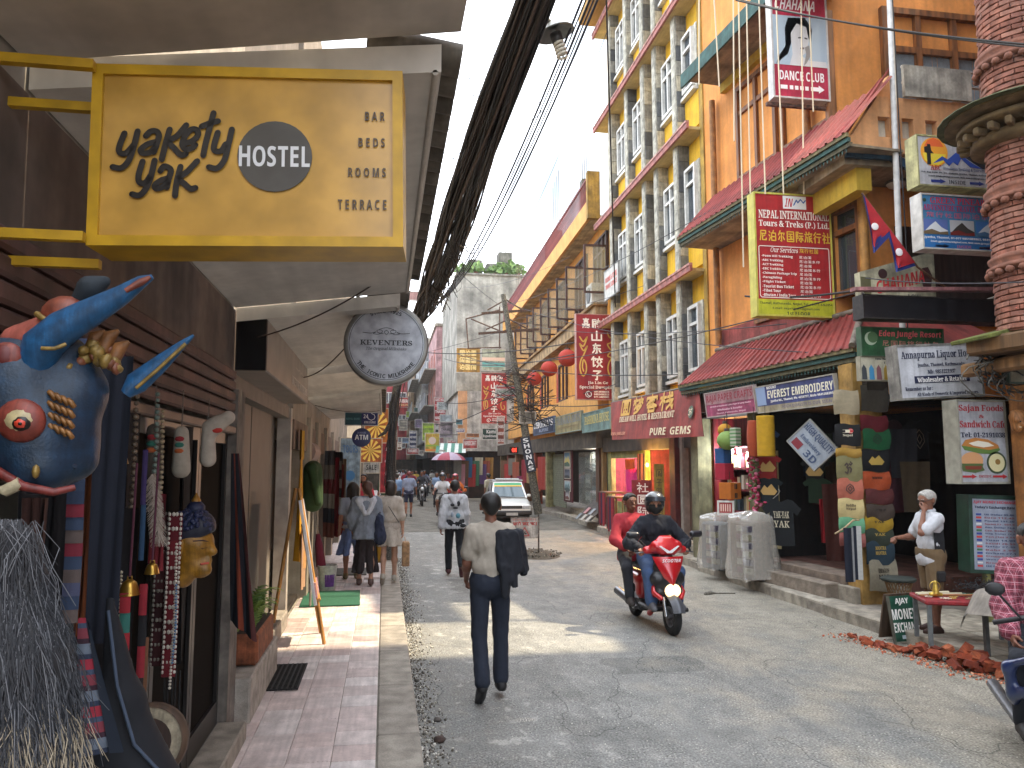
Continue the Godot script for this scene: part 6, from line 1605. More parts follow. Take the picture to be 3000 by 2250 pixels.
			for f in 4:
				var off:=sd*(.027-.018*f)
				var b0:=w+dr*.085+off
				H.cap(w+dr*.02+off*.7,b0,.013,.0095)
				var L: float=[.042,.047,.044,.034][f]
				var a1:=deg_to_rad(curl); var a2:=deg_to_rad(curl*2.1)
				var b1_:=b0+(dr*cos(a1)+pn*sin(a1))*L
				var b2:=b1_+(dr*cos(a2)+pn*sin(a2))*L*.8
				H.cap(b0,b1_,.0095,.0085).cap(b1_,b2,.0085,.007)
			var th:=w+dr*.03+sd*.025
			H.cap(th,th+(dr*.7+sd*.6+pn*.4).normalized()*.045,.0125,.0105).cap(th+(dr*.7+sd*.6+pn*.4).normalized()*.045,th+(dr*.7+sd*.6+pn*.4).normalized()*.045+(dr+pn*.6).normalized()*.032,.0105,.008)
			bm.add(H.build(.0058),xf)
	part(t,"body",bm,skin)
	if o.get("face",false):
		for s in [-1.0,1.0]:
			part(t,"eye",MB.new().ball(xf*(hd+hb*Vector3(.031*s,.012,-.088)),Vector3(.014,.008,.01),8,Basis(Vector3.UP,yaw)*hb),mt(C("1c1512"),.3,"",1))
			part(t,"eyebrow",MB.new().tube([xf*(hd+hb*Vector3(.014*s,.034,-.101)),xf*(hd+hb*Vector3(.05*s,.036,-.09))],.005,5),mt(C(o.get("brow","1c1512")),.8,"",1))
		part(t,"mouth",MB.new().tube([xf*(hd+hb*Vector3(-.02,-.057,-.099)),xf*(hd+hb*Vector3(0,-.058,-.103)),xf*(hd+hb*Vector3(.02,-.057,-.099))],.004,5),mt(C("7a3c34"),.6,"",1))
	var bt: Dictionary=o.get("bottom",{})
	if bt:
		var K:=Flesh.new(); K.k=.03
		var wy: float=bt.get("waist",1.02)+dy
		K.cut(Vector3.UP,Vector3(0,wy,0))
		var e: float=bt.get("ease",.014)
		match bt.kind:
			"pants","shorts":
				K.cap(pel+Vector3(-.065,.02,0),pel+Vector3(.065,.02,0),.10+e).cap(pel+Vector3(-.06,-.03,.03),pel+Vector3(.06,-.03,.03),.095+e).cap(pel+Vector3(0,.1,0)+Vector3(-.06,0,0),pel+Vector3(.06,.1,0),.095+e)
				for k in ["L","R"]:
					K.cap(J["hip"+k],J["kne"+k],.083+e,.056+e)
					if bt.kind=="pants": K.cap(J["kne"+k],J["ank"+k]+Vector3(0,.015,0),.056+e,bt.get("cuff",.047)+e)
				if bt.kind=="shorts":
					for k in ["L","R"]: K.cut(J["kne"+k]-J["hip"+k],J["kne"+k].lerp(J["hip"+k],bt.get("up",.12)))
			"skirt":
				var hem: float=bt.hem+dy
				K.cap(pel+Vector3(-.06,.08,0),pel+Vector3(.06,.08,0),.10+e)
				for k in 6:
					var an:=TAU*k/6
					K.cap(pel+Vector3(cos(an)*.06,.02,sin(an)*.04),Vector3(cos(an)*bt.flare,hem,sin(an)*bt.flare*.85),.07,.06)
				K.cut(Vector3.DOWN,Vector3(0,hem,0))
		part(t,bt.get("called","trousers"),MB.new().add(K.build(cs,fold,bt.get("fold",.012)*.55),xf),mt(C(bt.col),.88,"cloth",2.5))
	var sh: Dictionary=o.get("shirt",{})
	if sh:
		var K:=Flesh.new(); K.k=.035
		var e: float=sh.get("ease",.016)
		var hem: float=sh.get("hem",.88)+dy
		K.cap(chest+Vector3(-.075,.02,0),chest+Vector3(.075,.02,0),.093+e).cap(waist+Vector3(-.062,0,0),waist+Vector3(.062,0,0),.088+e).cap(pel+Vector3(-.07,-.06,0),pel+Vector3(.07,-.06,0),.10+e).cap(chest,pel,.095+e)
		K.cap(J["shoL"]-Vector3(-.02,.008,0),neck+Vector3(-.02,-.012,0),.048+e*.6,.052+e*.3).cap(J["shoR"]-Vector3(.02,.008,0),neck+Vector3(.02,-.012,0),.048+e*.6,.052+e*.3).cap(chest+Vector3(-.06,.08,0),chest+Vector3(.06,.08,0),.085+e)
		if hem<.8+dy:
			for k in 5:
				var an:=TAU*k/5
				K.cap(pel+Vector3(cos(an)*.06,0,sin(an)*.04),Vector3(cos(an)*sh.get("flare",.14),hem,sin(an)*sh.get("flare",.14)*.8),.075+e,.06+e)
		var fin: float=sh.get("sleeve",.62)
		for k in ["L","R"]:
			if fin>1.0: K.cap(J["sho"+k],J["elb"+k],.046+e,.041+e).cap(J["elb"+k],J["elb"+k].lerp(J["wri"+k],fin-1.0),.042+e,.032+e)
			else: K.cap(J["sho"+k],J["sho"+k].lerp(J["elb"+k],fin),.046+e,.047+e)
		K.cut(Vector3.DOWN,Vector3(0,hem,0)).cut(Vector3.UP,Vector3(0,1.478+dy,0)+lean)
		part(t,sh.get("called","shirt"),MB.new().add(K.build(cs,fold,sh.get("fold",.014)*.55),xf),mt(C(sh.col),.9,"cloth",2.5))
	if o.has("shoes"):
		for k in ["L","R"]:
			var K:=Flesh.new(); K.k=.02
			K.cap(J["hee"+k],J["toe"+k],.042,.038).cap(J["ank"+k]-Vector3(0,.015,0),J["hee"+k],.046,.042).cap(J["ank"+k],J["toe"+k].lerp(J["ank"+k],.35),.044,.04)
			part(t,"shoe",MB.new().add(K.build(minf(cs,.016)),xf),mt(C(o.shoes),.6,"cloth",3.0))
			if o.has("sole"):
				var sl:=MB.new()
				sl.tube([J["hee"+k]+Vector3(0,-.034,.01),(J["hee"+k]+J["toe"+k])/2+Vector3(0,-.034,0),J["toe"+k]+Vector3(0,-.03,-.015)],[.036,.044,.04],8,true,.3)
				part(t,"sole",MB.new().add(sl,xf),mt(C(o.sole),.7,"",1))
	if o.has("hair"):
		var K:=Flesh.new(); K.k=.02
		var st: String=o.get("style","short")
		K.cap(hd+hb*Vector3(0,.035,.022),hd+hb*Vector3(0,.045,-.02),.095,.085)
		if st=="short": K.cap(hd+hb*Vector3(0,.01,.035),hd+hb*Vector3(0,-.03,.045),.082,.055)
		elif st=="bob": K.cap(hd+hb*Vector3(-.04,.0,.03),hd+hb*Vector3(-.045,-.08,.03),.075,.06).cap(hd+hb*Vector3(.04,.0,.03),hd+hb*Vector3(.045,-.08,.03),.075,.06).cap(hd+hb*Vector3(0,0,.05),hd+hb*Vector3(0,-.09,.05),.075,.06)
		elif st=="pony": K.cap(hd+hb*Vector3(0,.0,.04),hd+hb*Vector3(0,-.05,.045),.08,.06).cap(hd+hb*Vector3(0,-.02,.1),hd+hb*Vector3(.03,-.12,.11),.035,.038).cap(hd+hb*Vector3(.03,-.12,.11),hd+hb*Vector3(.06,-.34,.12),.036,.014)
		elif st=="long": K.cap(hd+hb*Vector3(-.06,.0,.03),hd+hb*Vector3(-.09,-.25,.0),.06,.03).cap(hd+hb*Vector3(.06,.0,.03),hd+hb*Vector3(.09,-.25,.0),.06,.03).cap(hd+hb*Vector3(0,0,.05),hd+hb*Vector3(0,-.25,.06),.07,.05)
		if st!="bob": K.cut(hb*Vector3(0,-.35,-1.0),hd+hb*Vector3(0,.05,-.066))
		else: K.cut(hb*Vector3(0,-.2,-1.0),hd+hb*Vector3(0,.0,-.03))
		part(t,"hair",MB.new().add(K.build(minf(cs,.014),fold,.004),xf),mt(C(o.hair),.55,"wood",8.0))
	t.set_meta("_xf",0); t.remove_meta("_xf")
	pxf[t]=xf; pj[t]=J
	return t
var pxf:={}
var pj:={}
func people()->void:
	var p:=person("man in pale T-shirt with dark jacket over right shoulder, walking away",P(.95,.0,6.95),.05,1.72,{"cell": .014,"skin": "8f5d48","hair": "17130f","shoes": "1d1c1e","sole": "3c3a3a",
		"legL": [-4.0,-24.0,48.0,1.5],"legR": [6.0,-2.0,.0,2.0],"armL": [8.0,9.0,48.0,-6.0],"armR": [4.0,14.0,95.0,-12.0],
		"shirt": {"col": "c3b8a8","hem": .93,"sleeve": .7,"ease": .022},"bottom": {"kind": "pants","col": "232b3c","cuff": .056,"ease": .012}})
	var x: Transform3D=pxf[p]
	var K:=Flesh.new(); K.k=.03
	var up:=Vector3(0,.01,0)
	K.cap(Vector3(.07,1.44,-.08)+up,Vector3(.2,1.43,-.04)+up,.035).cap(Vector3(.07,1.44,.03)+up,Vector3(.235,1.41,.02)+up,.05)
	for q in [[.02,1.14,.15,.03],[.06,.98,.155,.028],[.1,1.05,.16,.03],[.15,1.0,.15,.03],[.2,1.13,.12,.035],[.25,1.1,.07,.035],[.28,1.12,.0,.035]]:
		K.cap(Vector3(.06+(q[0]-.02)*.75,1.42,.09 if q[2]>.1 else .04)+up,Vector3(q[0]+.04,q[1],q[2]),.045,q[3])
	K.cap(Vector3(.1,1.15,.16),Vector3(.095,.92,.165),.035,.03)
	part(p,"jacket",MB.new().add(K.build(.014,fold,.012),x),mt(C("1b1f29"),.85,"cloth",2.5))
	p=person("man in white printed hooded top walking beyond the foreground man",P(1.32,.0,14.6),.0,1.74,{"cell": .018,"skin": "8f5d48","hair": "15110e","shoes": "5a2a2c","legL": [16.0,2.0,.0],"legR": [-6.0,-42.0,55.0],"armL": [-14.0,12.0,-2.0,8.0],"armR": [8.0,10.0,30.0,.0],"curlL": 40.0,
		"shirt": {"col": "d6d8dd","hem": .84,"sleeve": 1.9,"ease": .035,"fold": .03,"called": "hooded_top"},"bottom": {"kind": "pants","col": "14161c"}})
	x=pxf[p]
	K=Flesh.new(); K.k=.03
	K.cap(Vector3(-.1,1.43,.07),Vector3(.1,1.43,.07),.05).cap(Vector3(-.07,1.43,.1),Vector3(0,1.3,.13),.05,.04).cap(Vector3(.07,1.43,.1),Vector3(0,1.3,.13),.05,.04)
	part(p,"hood",MB.new().add(K.build(.018,fold,.01),x),mt(C("d3d5da"),.9,"cloth",2.5))
	for e in [[-.05,1.30,.05,.03,"22242a"],[.05,1.32,.04,.05,"22242a"],[.0,1.24,.05,.02,"2a2c32"],[.05,1.1,.045,.05,"5a8a98"],[.14,.92,.06,.035,"15161a"],[-.06,1.12,.03,.05,"8a94a0"]]:
		var b:=MB.new(); b.ball(Vector3(e[0],e[1],.155),Vector3(e[2],e[3],.02),8)
		part(p,"print",MB.new().add(b,x),mt(C(e[4]),.85,"",1))
	p=person("woman with ponytail in grey shirt and white hood, navy bag on her shoulder",P(-.27,.15,12.7),.0,1.62,{"cell": .018,"group": "women walking on the left pavement","skin": "c08a6c","hair": "5a3424","style": "pony","shoes": "6a5048","turn": 25.0,"legL": [5.0,-4.0,.0],"legR": [-4.0,-14.0,10.0],"armL": [2.0,16.0,26.0,-4.0],"armR": [.0,10.0,10.0,.0],
		"shirt": {"col": "8d95a4","hem": .76,"sleeve": 1.7,"ease": .045,"flare": .16,"fold": .03},"bottom": {"kind": "skirt","col": "2c2024","hem": .2,"flare": .17,"called": "skirt","fold": .03}})
	x=pxf[p]
	K=Flesh.new(); K.k=.03
	K.cap(Vector3(-.11,1.42,.06),Vector3(.11,1.42,.06),.06).cap(Vector3(-.12,1.42,.09),Vector3(-.02,1.2,.15),.06,.035).cap(Vector3(.12,1.42,.09),Vector3(.04,1.2,.15),.06,.035).cap(Vector3(.14,1.4,.0),Vector3(.2,1.36,.0),.06)
	part(p,"hood",MB.new().add(K.build(.018,fold,.015),x),mt(C("d8dae4"),.9,"cloth",2.5))
	K=Flesh.new(); K.k=.04
	K.cap(Vector3(.22,1.12,.1),Vector3(.24,.82,.12),.06,.1).cap(Vector3(.24,.82,.12),Vector3(.24,.78,.12),.1).cap(Vector3(.19,1.4,.05),Vector3(.22,1.12,.1),.02)
	var bag:=thing("shoulder_bag","navy cloth bag hanging between the two front women","bag",x*Vector3(.24,.7,.12))
	part(bag,"pouch",MB.new().add(K.build(.018,fold,.02),x),mt(C("26304e"),.85,"cloth",2.5))
	part(bag,"strap",MB.new().tube([x*Vector3(.17,1.44,.08),x*Vector3(.2,1.46,.0),x*Vector3(.23,1.2,.09)],.014,6),mt(C("3a3128"),.8,"cloth",2.5))
	p=person("woman with short dark bob in beige belted dress",P(.10,.15,12.85),.0,1.60,{"cell": .018,"group": "women walking on the left pavement","skin": "c3947a","hair": "2a1c15","style": "bob","shoes": "bdb5a6","turn": 40.0,"legL": [-6.0,-30.0,40.0],"legR": [6.0,2.0,.0],"armL": [6.0,10.0,30.0,.0],"armR": [-2.0,10.0,6.0,4.0],
		"shirt": {"col": "cbbfb2","hem": .60,"sleeve": 1.15,"ease": .02,"flare": .17,"fold": .02,"called": "dress"},"bottom": {"kind": "shorts","col": "b8aca0","up": .3}})
	x=pxf[p]
	part(p,"belt",MB.new().add(MB.new().lathe(Vector3(0,1.055,.005),[Vector2(.17,0),Vector2(.175,.02),Vector2(.17,.04)],20,Basis(),Vector2(1,.78)),x),mt(C("bfb2a4"),.85,"cloth",2.5))
	part(p,"bag_strap",MB.new().tube([x*Vector3(-.12,1.45,.04),x*Vector3(.0,1.3,.13),x*Vector3(.16,1.05,.09)],.006,5),mt(C("3a3634"),.7,"",1))
	var pb:=thing("paper_bag","brown paper bag carried by the woman in the beige dress","bag",x*Vector3(.3,.3,-.02))
	part(pb,"bag",MB.new().add(MB.new().cbox(Vector3(.29,.5,-.02),Vector3(.13,.42,.24),.02),x),mt(C("b08a64"),.85,"dust",2.0))
	part(pb,"handle",MB.new().tube([x*Vector3(.29,.7,-.08),x*Vector3(.27,.79,-.03),x*Vector3(.29,.7,.04)],.006,5),mt(C("9a7a58"),.8,"",1))
	var yb:=thing("yellow_bag","yellow shopping bag hanging low between the two front women","bag",x*Vector3(-.17,.4,.05))
	part(yb,"bag",MB.new().add(MB.new().cbox(Vector3(-.17,.53,.02),Vector3(.1,.34,.14),.03),x),mt(C("d39a28"),.8,"cloth",2.0))
	p=person("woman in light blue skirt half hidden behind the ponytailed woman",P(-.52,.15,13.5),.1,1.60,{"cell": .02,"group": "women walking on the left pavement","skin": "b98266","hair": "2a1c15","style": "long","shoes": "8a7a50","legR": [4.0,-6.0,.0],"shirt": {"col": "b9c0cf","hem": .9,"sleeve": .7},"bottom": {"kind": "skirt","col": "7f94c8","hem": .42,"flare": .22,"called": "skirt","fold": .03}})
	p=person("woman in red blouse standing in the left shop doorway, facing the street",P(-.52,.15,20.5),PI-.2,1.66,{"cell": .022,"skin": "9a6a50","hair": "1a120e","style": "long","shoes": "2a2624","face": true,"armL": [10.0,18.0,60.0,-30.0],"armR": [5.0,22.0,40.0,-20.0],"shirt": {"col": "d8384c","hem": .88,"sleeve": 1.3,"ease": .03},"bottom": {"kind": "pants","col": "1c1c22"}})
	p=person("man in blue shirt and dark trousers, left of the two men walking away",P(.52,.0,31.6),.0,1.70,{"cell": .025,"group": "two men walking away","skin": "8f5f48","hair": "1a1512","shoes": "26221e","legL": [12.0,4.0,.0],"legR": [-10.0,-22.0,20.0],"shirt": {"col": "7f9cc4","hem": .86,"sleeve": 1.8},"bottom": {"kind": "pants","col": "34322e"}})
	p=person("man in grey T-shirt and navy shorts, right of the two men walking away",P(.98,.0,31.2),.0,1.78,{"cell": .025,"group": "two men walking away","skin": "a06a50","hair": "7a2a2a","shoes": "2a2826","legL": [-8.0,-16.0,10.0],"legR": [8.0,.0,.0],"armR": [10.0,22.0,30.0,6.0],"shirt": {"col": "98a4c0","hem": .86,"sleeve": .75,"ease": .03},"bottom": {"kind": "shorts","col": "232a48"}})
	p=person("white-haired man in white and black polo shirt, hand at his cheek",P(6.22,.15,8.12),PI/2-.1,1.60,{"cell": .015,"skin": "8f5f48","hair": "b8b4ac","shoes": "4a2f26","sole": "2a201c","face": true,"brow": "a8a098","nod": -14.0,"turn": 12.0,"legL": [3.0,.0,.0],"legR": [-3.0,-6.0,.0],
		"j": {"elbL": Vector3(-.2,1.22,-.22),"wriL": Vector3(-.125,1.47,-.13),"finL": Vector3(-.105,1.555,-.09),"elbR": Vector3(.22,1.14,-.08),"wriR": Vector3(.16,1.13,-.32),"finR": Vector3(.12,1.13,-.4)},"palmL": Vector3(1,0,0),"curlL": 45.0,"curlR": 60.0,"palmR": Vector3(-.5,-1,0),
		"shirt": {"col": "d9dbe0","hem": .80,"sleeve": .75,"ease": .03,"flare": .12,"called": "polo_shirt"},"bottom": {"kind": "shorts","col": "7a6446","up": .05,"ease": .03}})
	x=pxf[p]
	for s in [-1.0]:
		var pan:=MB.new()
		pan.sheet(4,8,func(u,v): return Vector3(-.168-.018*sin(v*PI)+.006,1.3-v*.5,-.05+u*.13))
		part(p,"black_panel",MB.new().add(pan,x),mt(C("14161c"),.85,"cloth",2.0))
	part(p,"collar",MB.new().tube([x*Vector3(-.07,1.47,-.05),x*Vector3(-.085,1.48,.03),x*Vector3(0,1.49,.08),x*Vector3(.085,1.48,.03),x*Vector3(.07,1.46,-.05)],.02,6),mt(C("ccd0d6"),.85,"cloth",2.0))
	var hd: Vector3=pj[p]["head"]
	var hb:=Basis(Vector3.UP,deg_to_rad(12))*Basis(Vector3.RIGHT,deg_to_rad(-14))
	for s in [-1.0,1.0]:
		var g:=[]
		for k in 9: g.append(x*(hd+hb*Vector3(.034*s+cos(TAU*k/8)*.024,.01+sin(TAU*k/8)*.018,-.108)))
		part(p,"spectacle_rim",MB.new().tube(g,.003,5),mt(C("1c1614"),.4,"",1))
		part(p,"spectacle_arm",MB.new().tube([x*(hd+hb*Vector3(.058*s,.014,-.105)),x*(hd+hb*Vector3(.092*s,.014,.0))],.003,5),mt(C("1c1614"),.4,"",1))
	var cb:=solo("camera_case","small black pouch at the hip of the white-haired man","pouch",MB.new().add(MB.new().cbox(Vector3(-.2,.7,.0),Vector3(.06,.13,.1),.015),x),mt(C("17171a"),.7,"cloth",2.0))
	p=person("person in red checked shirt cut off by the right edge",P(4.62,.0,4.95),PI-.5,1.7,{"cell": .018,"skin": "8f5d48","hair": "17130f","seated": true,"lean": Vector3(0,0,.0),
		"j": {"hipL": Vector3(-.1,.85,0),"hipR": Vector3(.1,.85,0),"kneL": Vector3(-.22,.75,-.4),"kneR": Vector3(.22,.75,-.4),"ankL": Vector3(-.22,.33,-.35),"ankR": Vector3(.22,.33,-.35),"heeL": Vector3(-.22,.29,-.32),"heeR": Vector3(.22,.29,-.32),"toeL": Vector3(-.22,.28,-.5),"toeR": Vector3(.22,.28,-.5)},"armL": [20.0,14.0,50.0,.0],"armR": [20.0,14.0,50.0,.0],"shoes": "26221e",
		"shirt": {"col": "8a4450","hem": .86,"sleeve": 1.9,"ease": .035,"called": "checked_shirt","fold": .025},"bottom": {"kind": "pants","col": "20242e"}})
	checked(p.get_node("checked_shirt"))
	var fp:=[["tiny figure in white shirt in the far left of the crowd",.75,46,"cfcfd2","2a2a30",.0],["tiny figure in crimson shirt in the far crowd",1.35,50,"a83044","26262c",.3],["tiny figure in black coat in the far crowd",2.35,48,"26262a","2e2a28",PI],["tiny figure in sky blue shirt beside the far scooters",2.55,38,"8aa4c8","2a2c38",PI],["tiny figure in orange top by the far shops",1.75,56,"c8703a","3a302a",PI],["figure in cream robe leaning by the taxi",4.35,32.5,"c9bfa6","b8ac94",.6],["tiny figure in red sari holding the violet umbrella",2.95,36.2,"a8324a","8a2a3c",PI],["tiny figure in grey shirt at the far right shops",3.3,44,"8a8c94","2c2c30",-.4],["tiny figure in green shirt standing by the leaning pole on the left",.05,24,"3f5a3a","2a2622",PI],["tiny figure in tan shirt beyond the two men",.85,60,"a89070","2a2a30",PI],["tiny figure in violet shirt beyond the two men",1.6,64,"6a5a88","2a2a30",.0],["tiny figure in pale shirt at the end of the street",2.0,70,"c8c8cc","33302e",PI],["tiny figure in maroon shirt near the far navy sign",1.15,56,"7a2a34","2a2a30",.2],["tiny figure in yellow shirt in the far crowd",2.1,52,"c8a84a","2a2c38",PI],["tiny figure in navy jacket in the far crowd",1.5,47,"2a3450","2a2a30",.0],["tiny figure in pink top at the far right stalls",3.7,50,"c88a98","3a3a44",-.6],["tiny figure in white kurta at the far right stalls",3.4,56,"d0ccc4","c8c4bc",.5],["tiny figure in black shirt by the far left shops",.4,42,"222226","33302e",PI]]
	for e in fp:
		person(e[0],P(e[1],.15 if e[1]<.2 else .0,e[2]),e[5],1.68,{"cell": .036,"group": "far pedestrians","skin": "8f5f48","hair": "1a1512","shoes": "2a2624","legL": [10.0,2.0,.0],"legR": [-8.0,-18.0,14.0],"shirt": {"col": e[3],"hem": .86,"sleeve": .8},"bottom": {"kind": "pants","col": e[4]}})
func checked(n: MeshInstance3D)->void:
	var im:=Image.create(256,256,false,Image.FORMAT_RGB8)
	for y in 256:
		for x in 256:
			var c:=Color(.52,.2,.26)
			var a:=(x % 64)/64.0; var b:=(y % 64)/64.0
			if a<.35: c=c.lerp(Color(.3,.1,.16),.6)
			if b<.35: c=c.lerp(Color(.3,.1,.16),.6)
			if absf(a-.6)<.04 or absf(b-.6)<.04: c=c.lerp(Color(.85,.75,.78),.7)
			if absf(a-.85)<.03 or absf(b-.85)<.03: c=c.lerp(Color(.75,.5,.55),.6)
			im.set_pixel(x,y,c)
	var m:=imat(im,.9)
	m.uv1_triplanar=true; m.uv1_world_triplanar=true; m.uv1_scale=Vector3.ONE*5.0
	n.material_override=m
# ---------------------------------------------------------------- vehicles
func lw(par: Node3D,called: String,mb: MB,xf: Transform3D,m: Material)->MeshInstance3D:
	return part(par,called,MB.new().add(mb,xf),m)
func paint(c: Color)->StandardMaterial3D:
	var k:="paint"+c.to_html()
	if mats.has(k): return mats[k]
	var m:=StandardMaterial3D.new()
	m.albedo_color=c; m.roughness=.3; m.metallic=.1; m.clearcoat_enabled=true; m.clearcoat=.8; m.clearcoat_roughness=.08
	m.cull_mode=BaseMaterial3D.CULL_DISABLED
	mats[k]=m
	return m
func wheel(par: Node3D,xf: Transform3D,c: Vector3,r: float,w: float,spokes:=0)->void:
	var ax:=Basis(Vector3(0,0,1),PI/2)
	var pr:=[]
	for k in 13:
		var a:=TAU*k/12+PI
		pr.append(Vector2(r-w*.55+cos(a)*w*.55,sin(a)*w*.5))
	var ty:=lw(par,"wheel",MB.new().lathe(c,pr,28,ax),xf,mt(C("1a1a1b"),.85,"dust",3.0))
	lw(ty,"rim",MB.new().lathe(c,[Vector2(r-w*1.05,-w*.4),Vector2(r-w*1.25,-w*.3),Vector2(r-w*1.25,w*.3),Vector2(r-w*1.05,w*.4)],24,ax),xf,mt(C("8d8d90"),.35,"metal",2.0,.7))
	var sp:=MB.new()
	sp.tube([c-ax*Vector3(0,w*.6,0),c+ax*Vector3(0,w*.6,0)],r*.16,10)
	for k in 6:
		var a:=TAU*k/6
		sp.tube([c,c+Vector3(0,cos(a),sin(a))*(r-w*1.1)],.014,6)
	lw(ty,"hub",sp,xf,mt(C("6a6a6e"),.4,"metal",2.0,.6))
func blob(caps: Array,k: float,cell: float,cuts: Array=[])->MB:
	var f:=Flesh.new(); f.k=k
	for c in caps: f.cap(c[0],c[1],c[2],c[3] if c.size()>3 else -1.0)
	for c in cuts: f.cut(c[0],c[1])
	return f.build(cell)
func scooter(label: String,xf: Transform3D,col: Color,fine:=true)->Node3D:
	var o:=thing("scooter",label,"scooter",xf.origin)
	var cell:=.016 if fine else .03
	var red:=paint(col); var blk:=mt(C("1c1c1f"),.45,"metal",2.0); var grey:=mt(C("5a5d63"),.4,"metal",2.0,.3); var chrome:=mt(C("b8babd"),.2,"",1,.9)
	wheel(o,xf,Vector3(0,.225,0),.225,.095); wheel(o,xf,Vector3(0,.225,1.24),.225,.1)
	var fd:=MB.new()
	fd.sheet(8,10,func(u: float,v: float): var a:=lerpf(-.9,1.25,v); var w:=(u-.5)*.15; var r:=.275-absf(u-.5)*.09; return Vector3(w,.225+cos(a)*r,-sin(a)*r),.01)
	lw(o,"front_fender",fd,xf,grey)
	var fk:=MB.new()
	for s in [-1.0,1.0]: fk.tube([Vector3(.075*s,.225,0),Vector3(.075*s,.5,.1)],.022,8)
	lw(o,"fork",fk,xf,chrome)
	lw(o,"front_shield",blob([[Vector3(-.14,.66,.13),Vector3(.14,.66,.13),.085],[Vector3(-.12,.5,.11),Vector3(.12,.5,.11),.07],[Vector3(0,.9,.16),Vector3(0,.6,.06),.09,.1],[Vector3(-.1,.8,.16),Vector3(.1,.8,.16),.07]],.06,cell),xf,mt(C("232428"),.35,"metal",2.0))
	for s in [-1.0,1.0]:
		lw(o,"leg_shield",blob([[Vector3(.17*s,.55,.14),Vector3(.15*s,.3,.24),.035,.03],[Vector3(.15*s,.3,.24),Vector3(.12*s,.2,.42),.04],[Vector3(.19*s,.5,.1),Vector3(.13*s,.44,.02),.03]],.05,cell),xf,red)
		var gl:=MB.new()
		gl.prism(PackedVector2Array([Vector2(.06*s,.545),Vector2(.10*s,.52),Vector2(.185*s,.66),Vector2(.215*s,.755),Vector2(.16*s,.68)]),.0,.02,Transform3D(Basis(Vector3.UP,-.35*s)*Basis(Vector3.RIGHT,.12),Vector3(.0,.0,-.02+.0)))
		lw(o,"indicator",gl,xf*Transform3D(Basis(),Vector3(0,0,-.005)),mt(C("d3d6da"),.12,"metal",4.0,.4))
	var vp:=MB.new()
	vp.sheet(8,10,func(u: float,v: float): var w:=lerpf(.2,.02,pow(v,1.2)); return Vector3((u-.5)*2*w,.93-v*.35,.055-.09*sin(v*1.7)+pow(absf(u-.5)*2,2)*.07),.012)
	lw(o,"red_nose_panel",vp,xf*Transform3D(Basis(),Vector3(0,0,-.02)),red)
	lw(o,"headlamp",MB.new().ball(Vector3(0,.535,-.035),Vector3(.105,.085,.04),16),xf,glow(Color(1.0,.86,.62),.55))
	lw(o,"handlebar_cowl",blob([[Vector3(-.24,1.0,.2),Vector3(.24,1.0,.2),.05],[Vector3(-.13,1.05,.14),Vector3(.13,1.05,.14),.075],[Vector3(-.05,1.12,.17),Vector3(.05,1.12,.17),.06],[Vector3(-.06,1.0,.1),Vector3(.06,1.0,.1),.06]],.05,cell),xf,red)
	var ch:=MB.new()
	ch.prism(PackedVector2Array([Vector2(-.13,1.06),Vector2(-.11,1.062),Vector2(0,1.0),Vector2(.11,1.062),Vector2(.13,1.06),Vector2(.03,.975),Vector2(-.03,.975)]),-.052,-.04,Transform3D(Basis(Vector3.RIGHT,.0),Vector3(0,0,.085)))
	lw(o,"white_chevron",ch,xf,mt(C("e8e8ea"),.3,"",1))
	var hb:=MB.new()
	hb.tube([Vector3(-.36,.985,.26),Vector3(-.2,1.0,.22),Vector3(.2,1.0,.22),Vector3(.36,.985,.26)],.015,8)
	lw(o,"handlebar",hb,xf,blk)
	for s in [-1.0,1.0]:
		lw(o,"grip",MB.new().tube([Vector3(.25*s,.995,.235),Vector3(.37*s,.985,.265)],.021,8),xf,blk)
		lw(o,"brake_lever",MB.new().tube([Vector3(.23*s,.985,.18),Vector3(.38*s,.965,.2)],.008,6),xf,grey)
		var mi:=lw(o,"mirror_stem",MB.new().tube([Vector3(.22*s,1.03,.2),Vector3(.33*s,1.12,.19),Vector3(.40*s,1.17,.18)],.008,6),xf,blk)
		lw(mi,"mirror",blob([[Vector3(.37*s,1.19,.18),Vector3(.46*s,1.19,.19),.04,.045]],.01,.016),xf,mt(C("1b1d24"),.3,"metal",2.0))
	lw(o,"floorboard",MB.new().cbox(Vector3(0,.27,.46),Vector3(.36,.06,.46),.02),xf,blk)
	lw(o,"tail_body",blob([[Vector3(-.08,.55,.72),Vector3(-.07,.6,1.35),.11,.07],[Vector3(.08,.55,.72),Vector3(.07,.6,1.35),.11,.07],[Vector3(-.09,.42,.72),Vector3(.09,.42,.72),.1]],.06,cell+.006),xf,red)
	lw(o,"seat",blob([[Vector3(-.08,.74,.62),Vector3(-.08,.77,1.3),.07,.06],[Vector3(.08,.74,.62),Vector3(.08,.77,1.3),.07,.06]],.07,cell+.006),xf,blk)
	lw(o,"engine",MB.new().cbox(Vector3(.0,.25,.98),Vector3(.24,.2,.4),.04),xf,mt(C("55565a"),.5,"metal",2.0,.5))
	var ex:=MB.new()
	ex.tube([Vector3(.15,.2,.8),Vector3(.17,.26,1.0),Vector3(.18,.32,1.45)],[.03,.055,.06],10)
	lw(o,"exhaust",ex,xf,mt(C("77787c"),.3,"metal",2.0,.8))
	lw(o,"crash_peg",MB.new().tube([Vector3(-.2,.27,.15),Vector3(-.27,.27,.15)],.028,8),xf,blk)
	frames[o]=xf*Transform3D(Basis(Vector3.UP,PI),Vector3(0,.885,-.005)); sizes[o]=Vector2(.4,.06)
	if fine: T(o,"SCOOTER",.22,.1,.82,.75,ink("e6e6e8"),"sansb",.25)
	return o
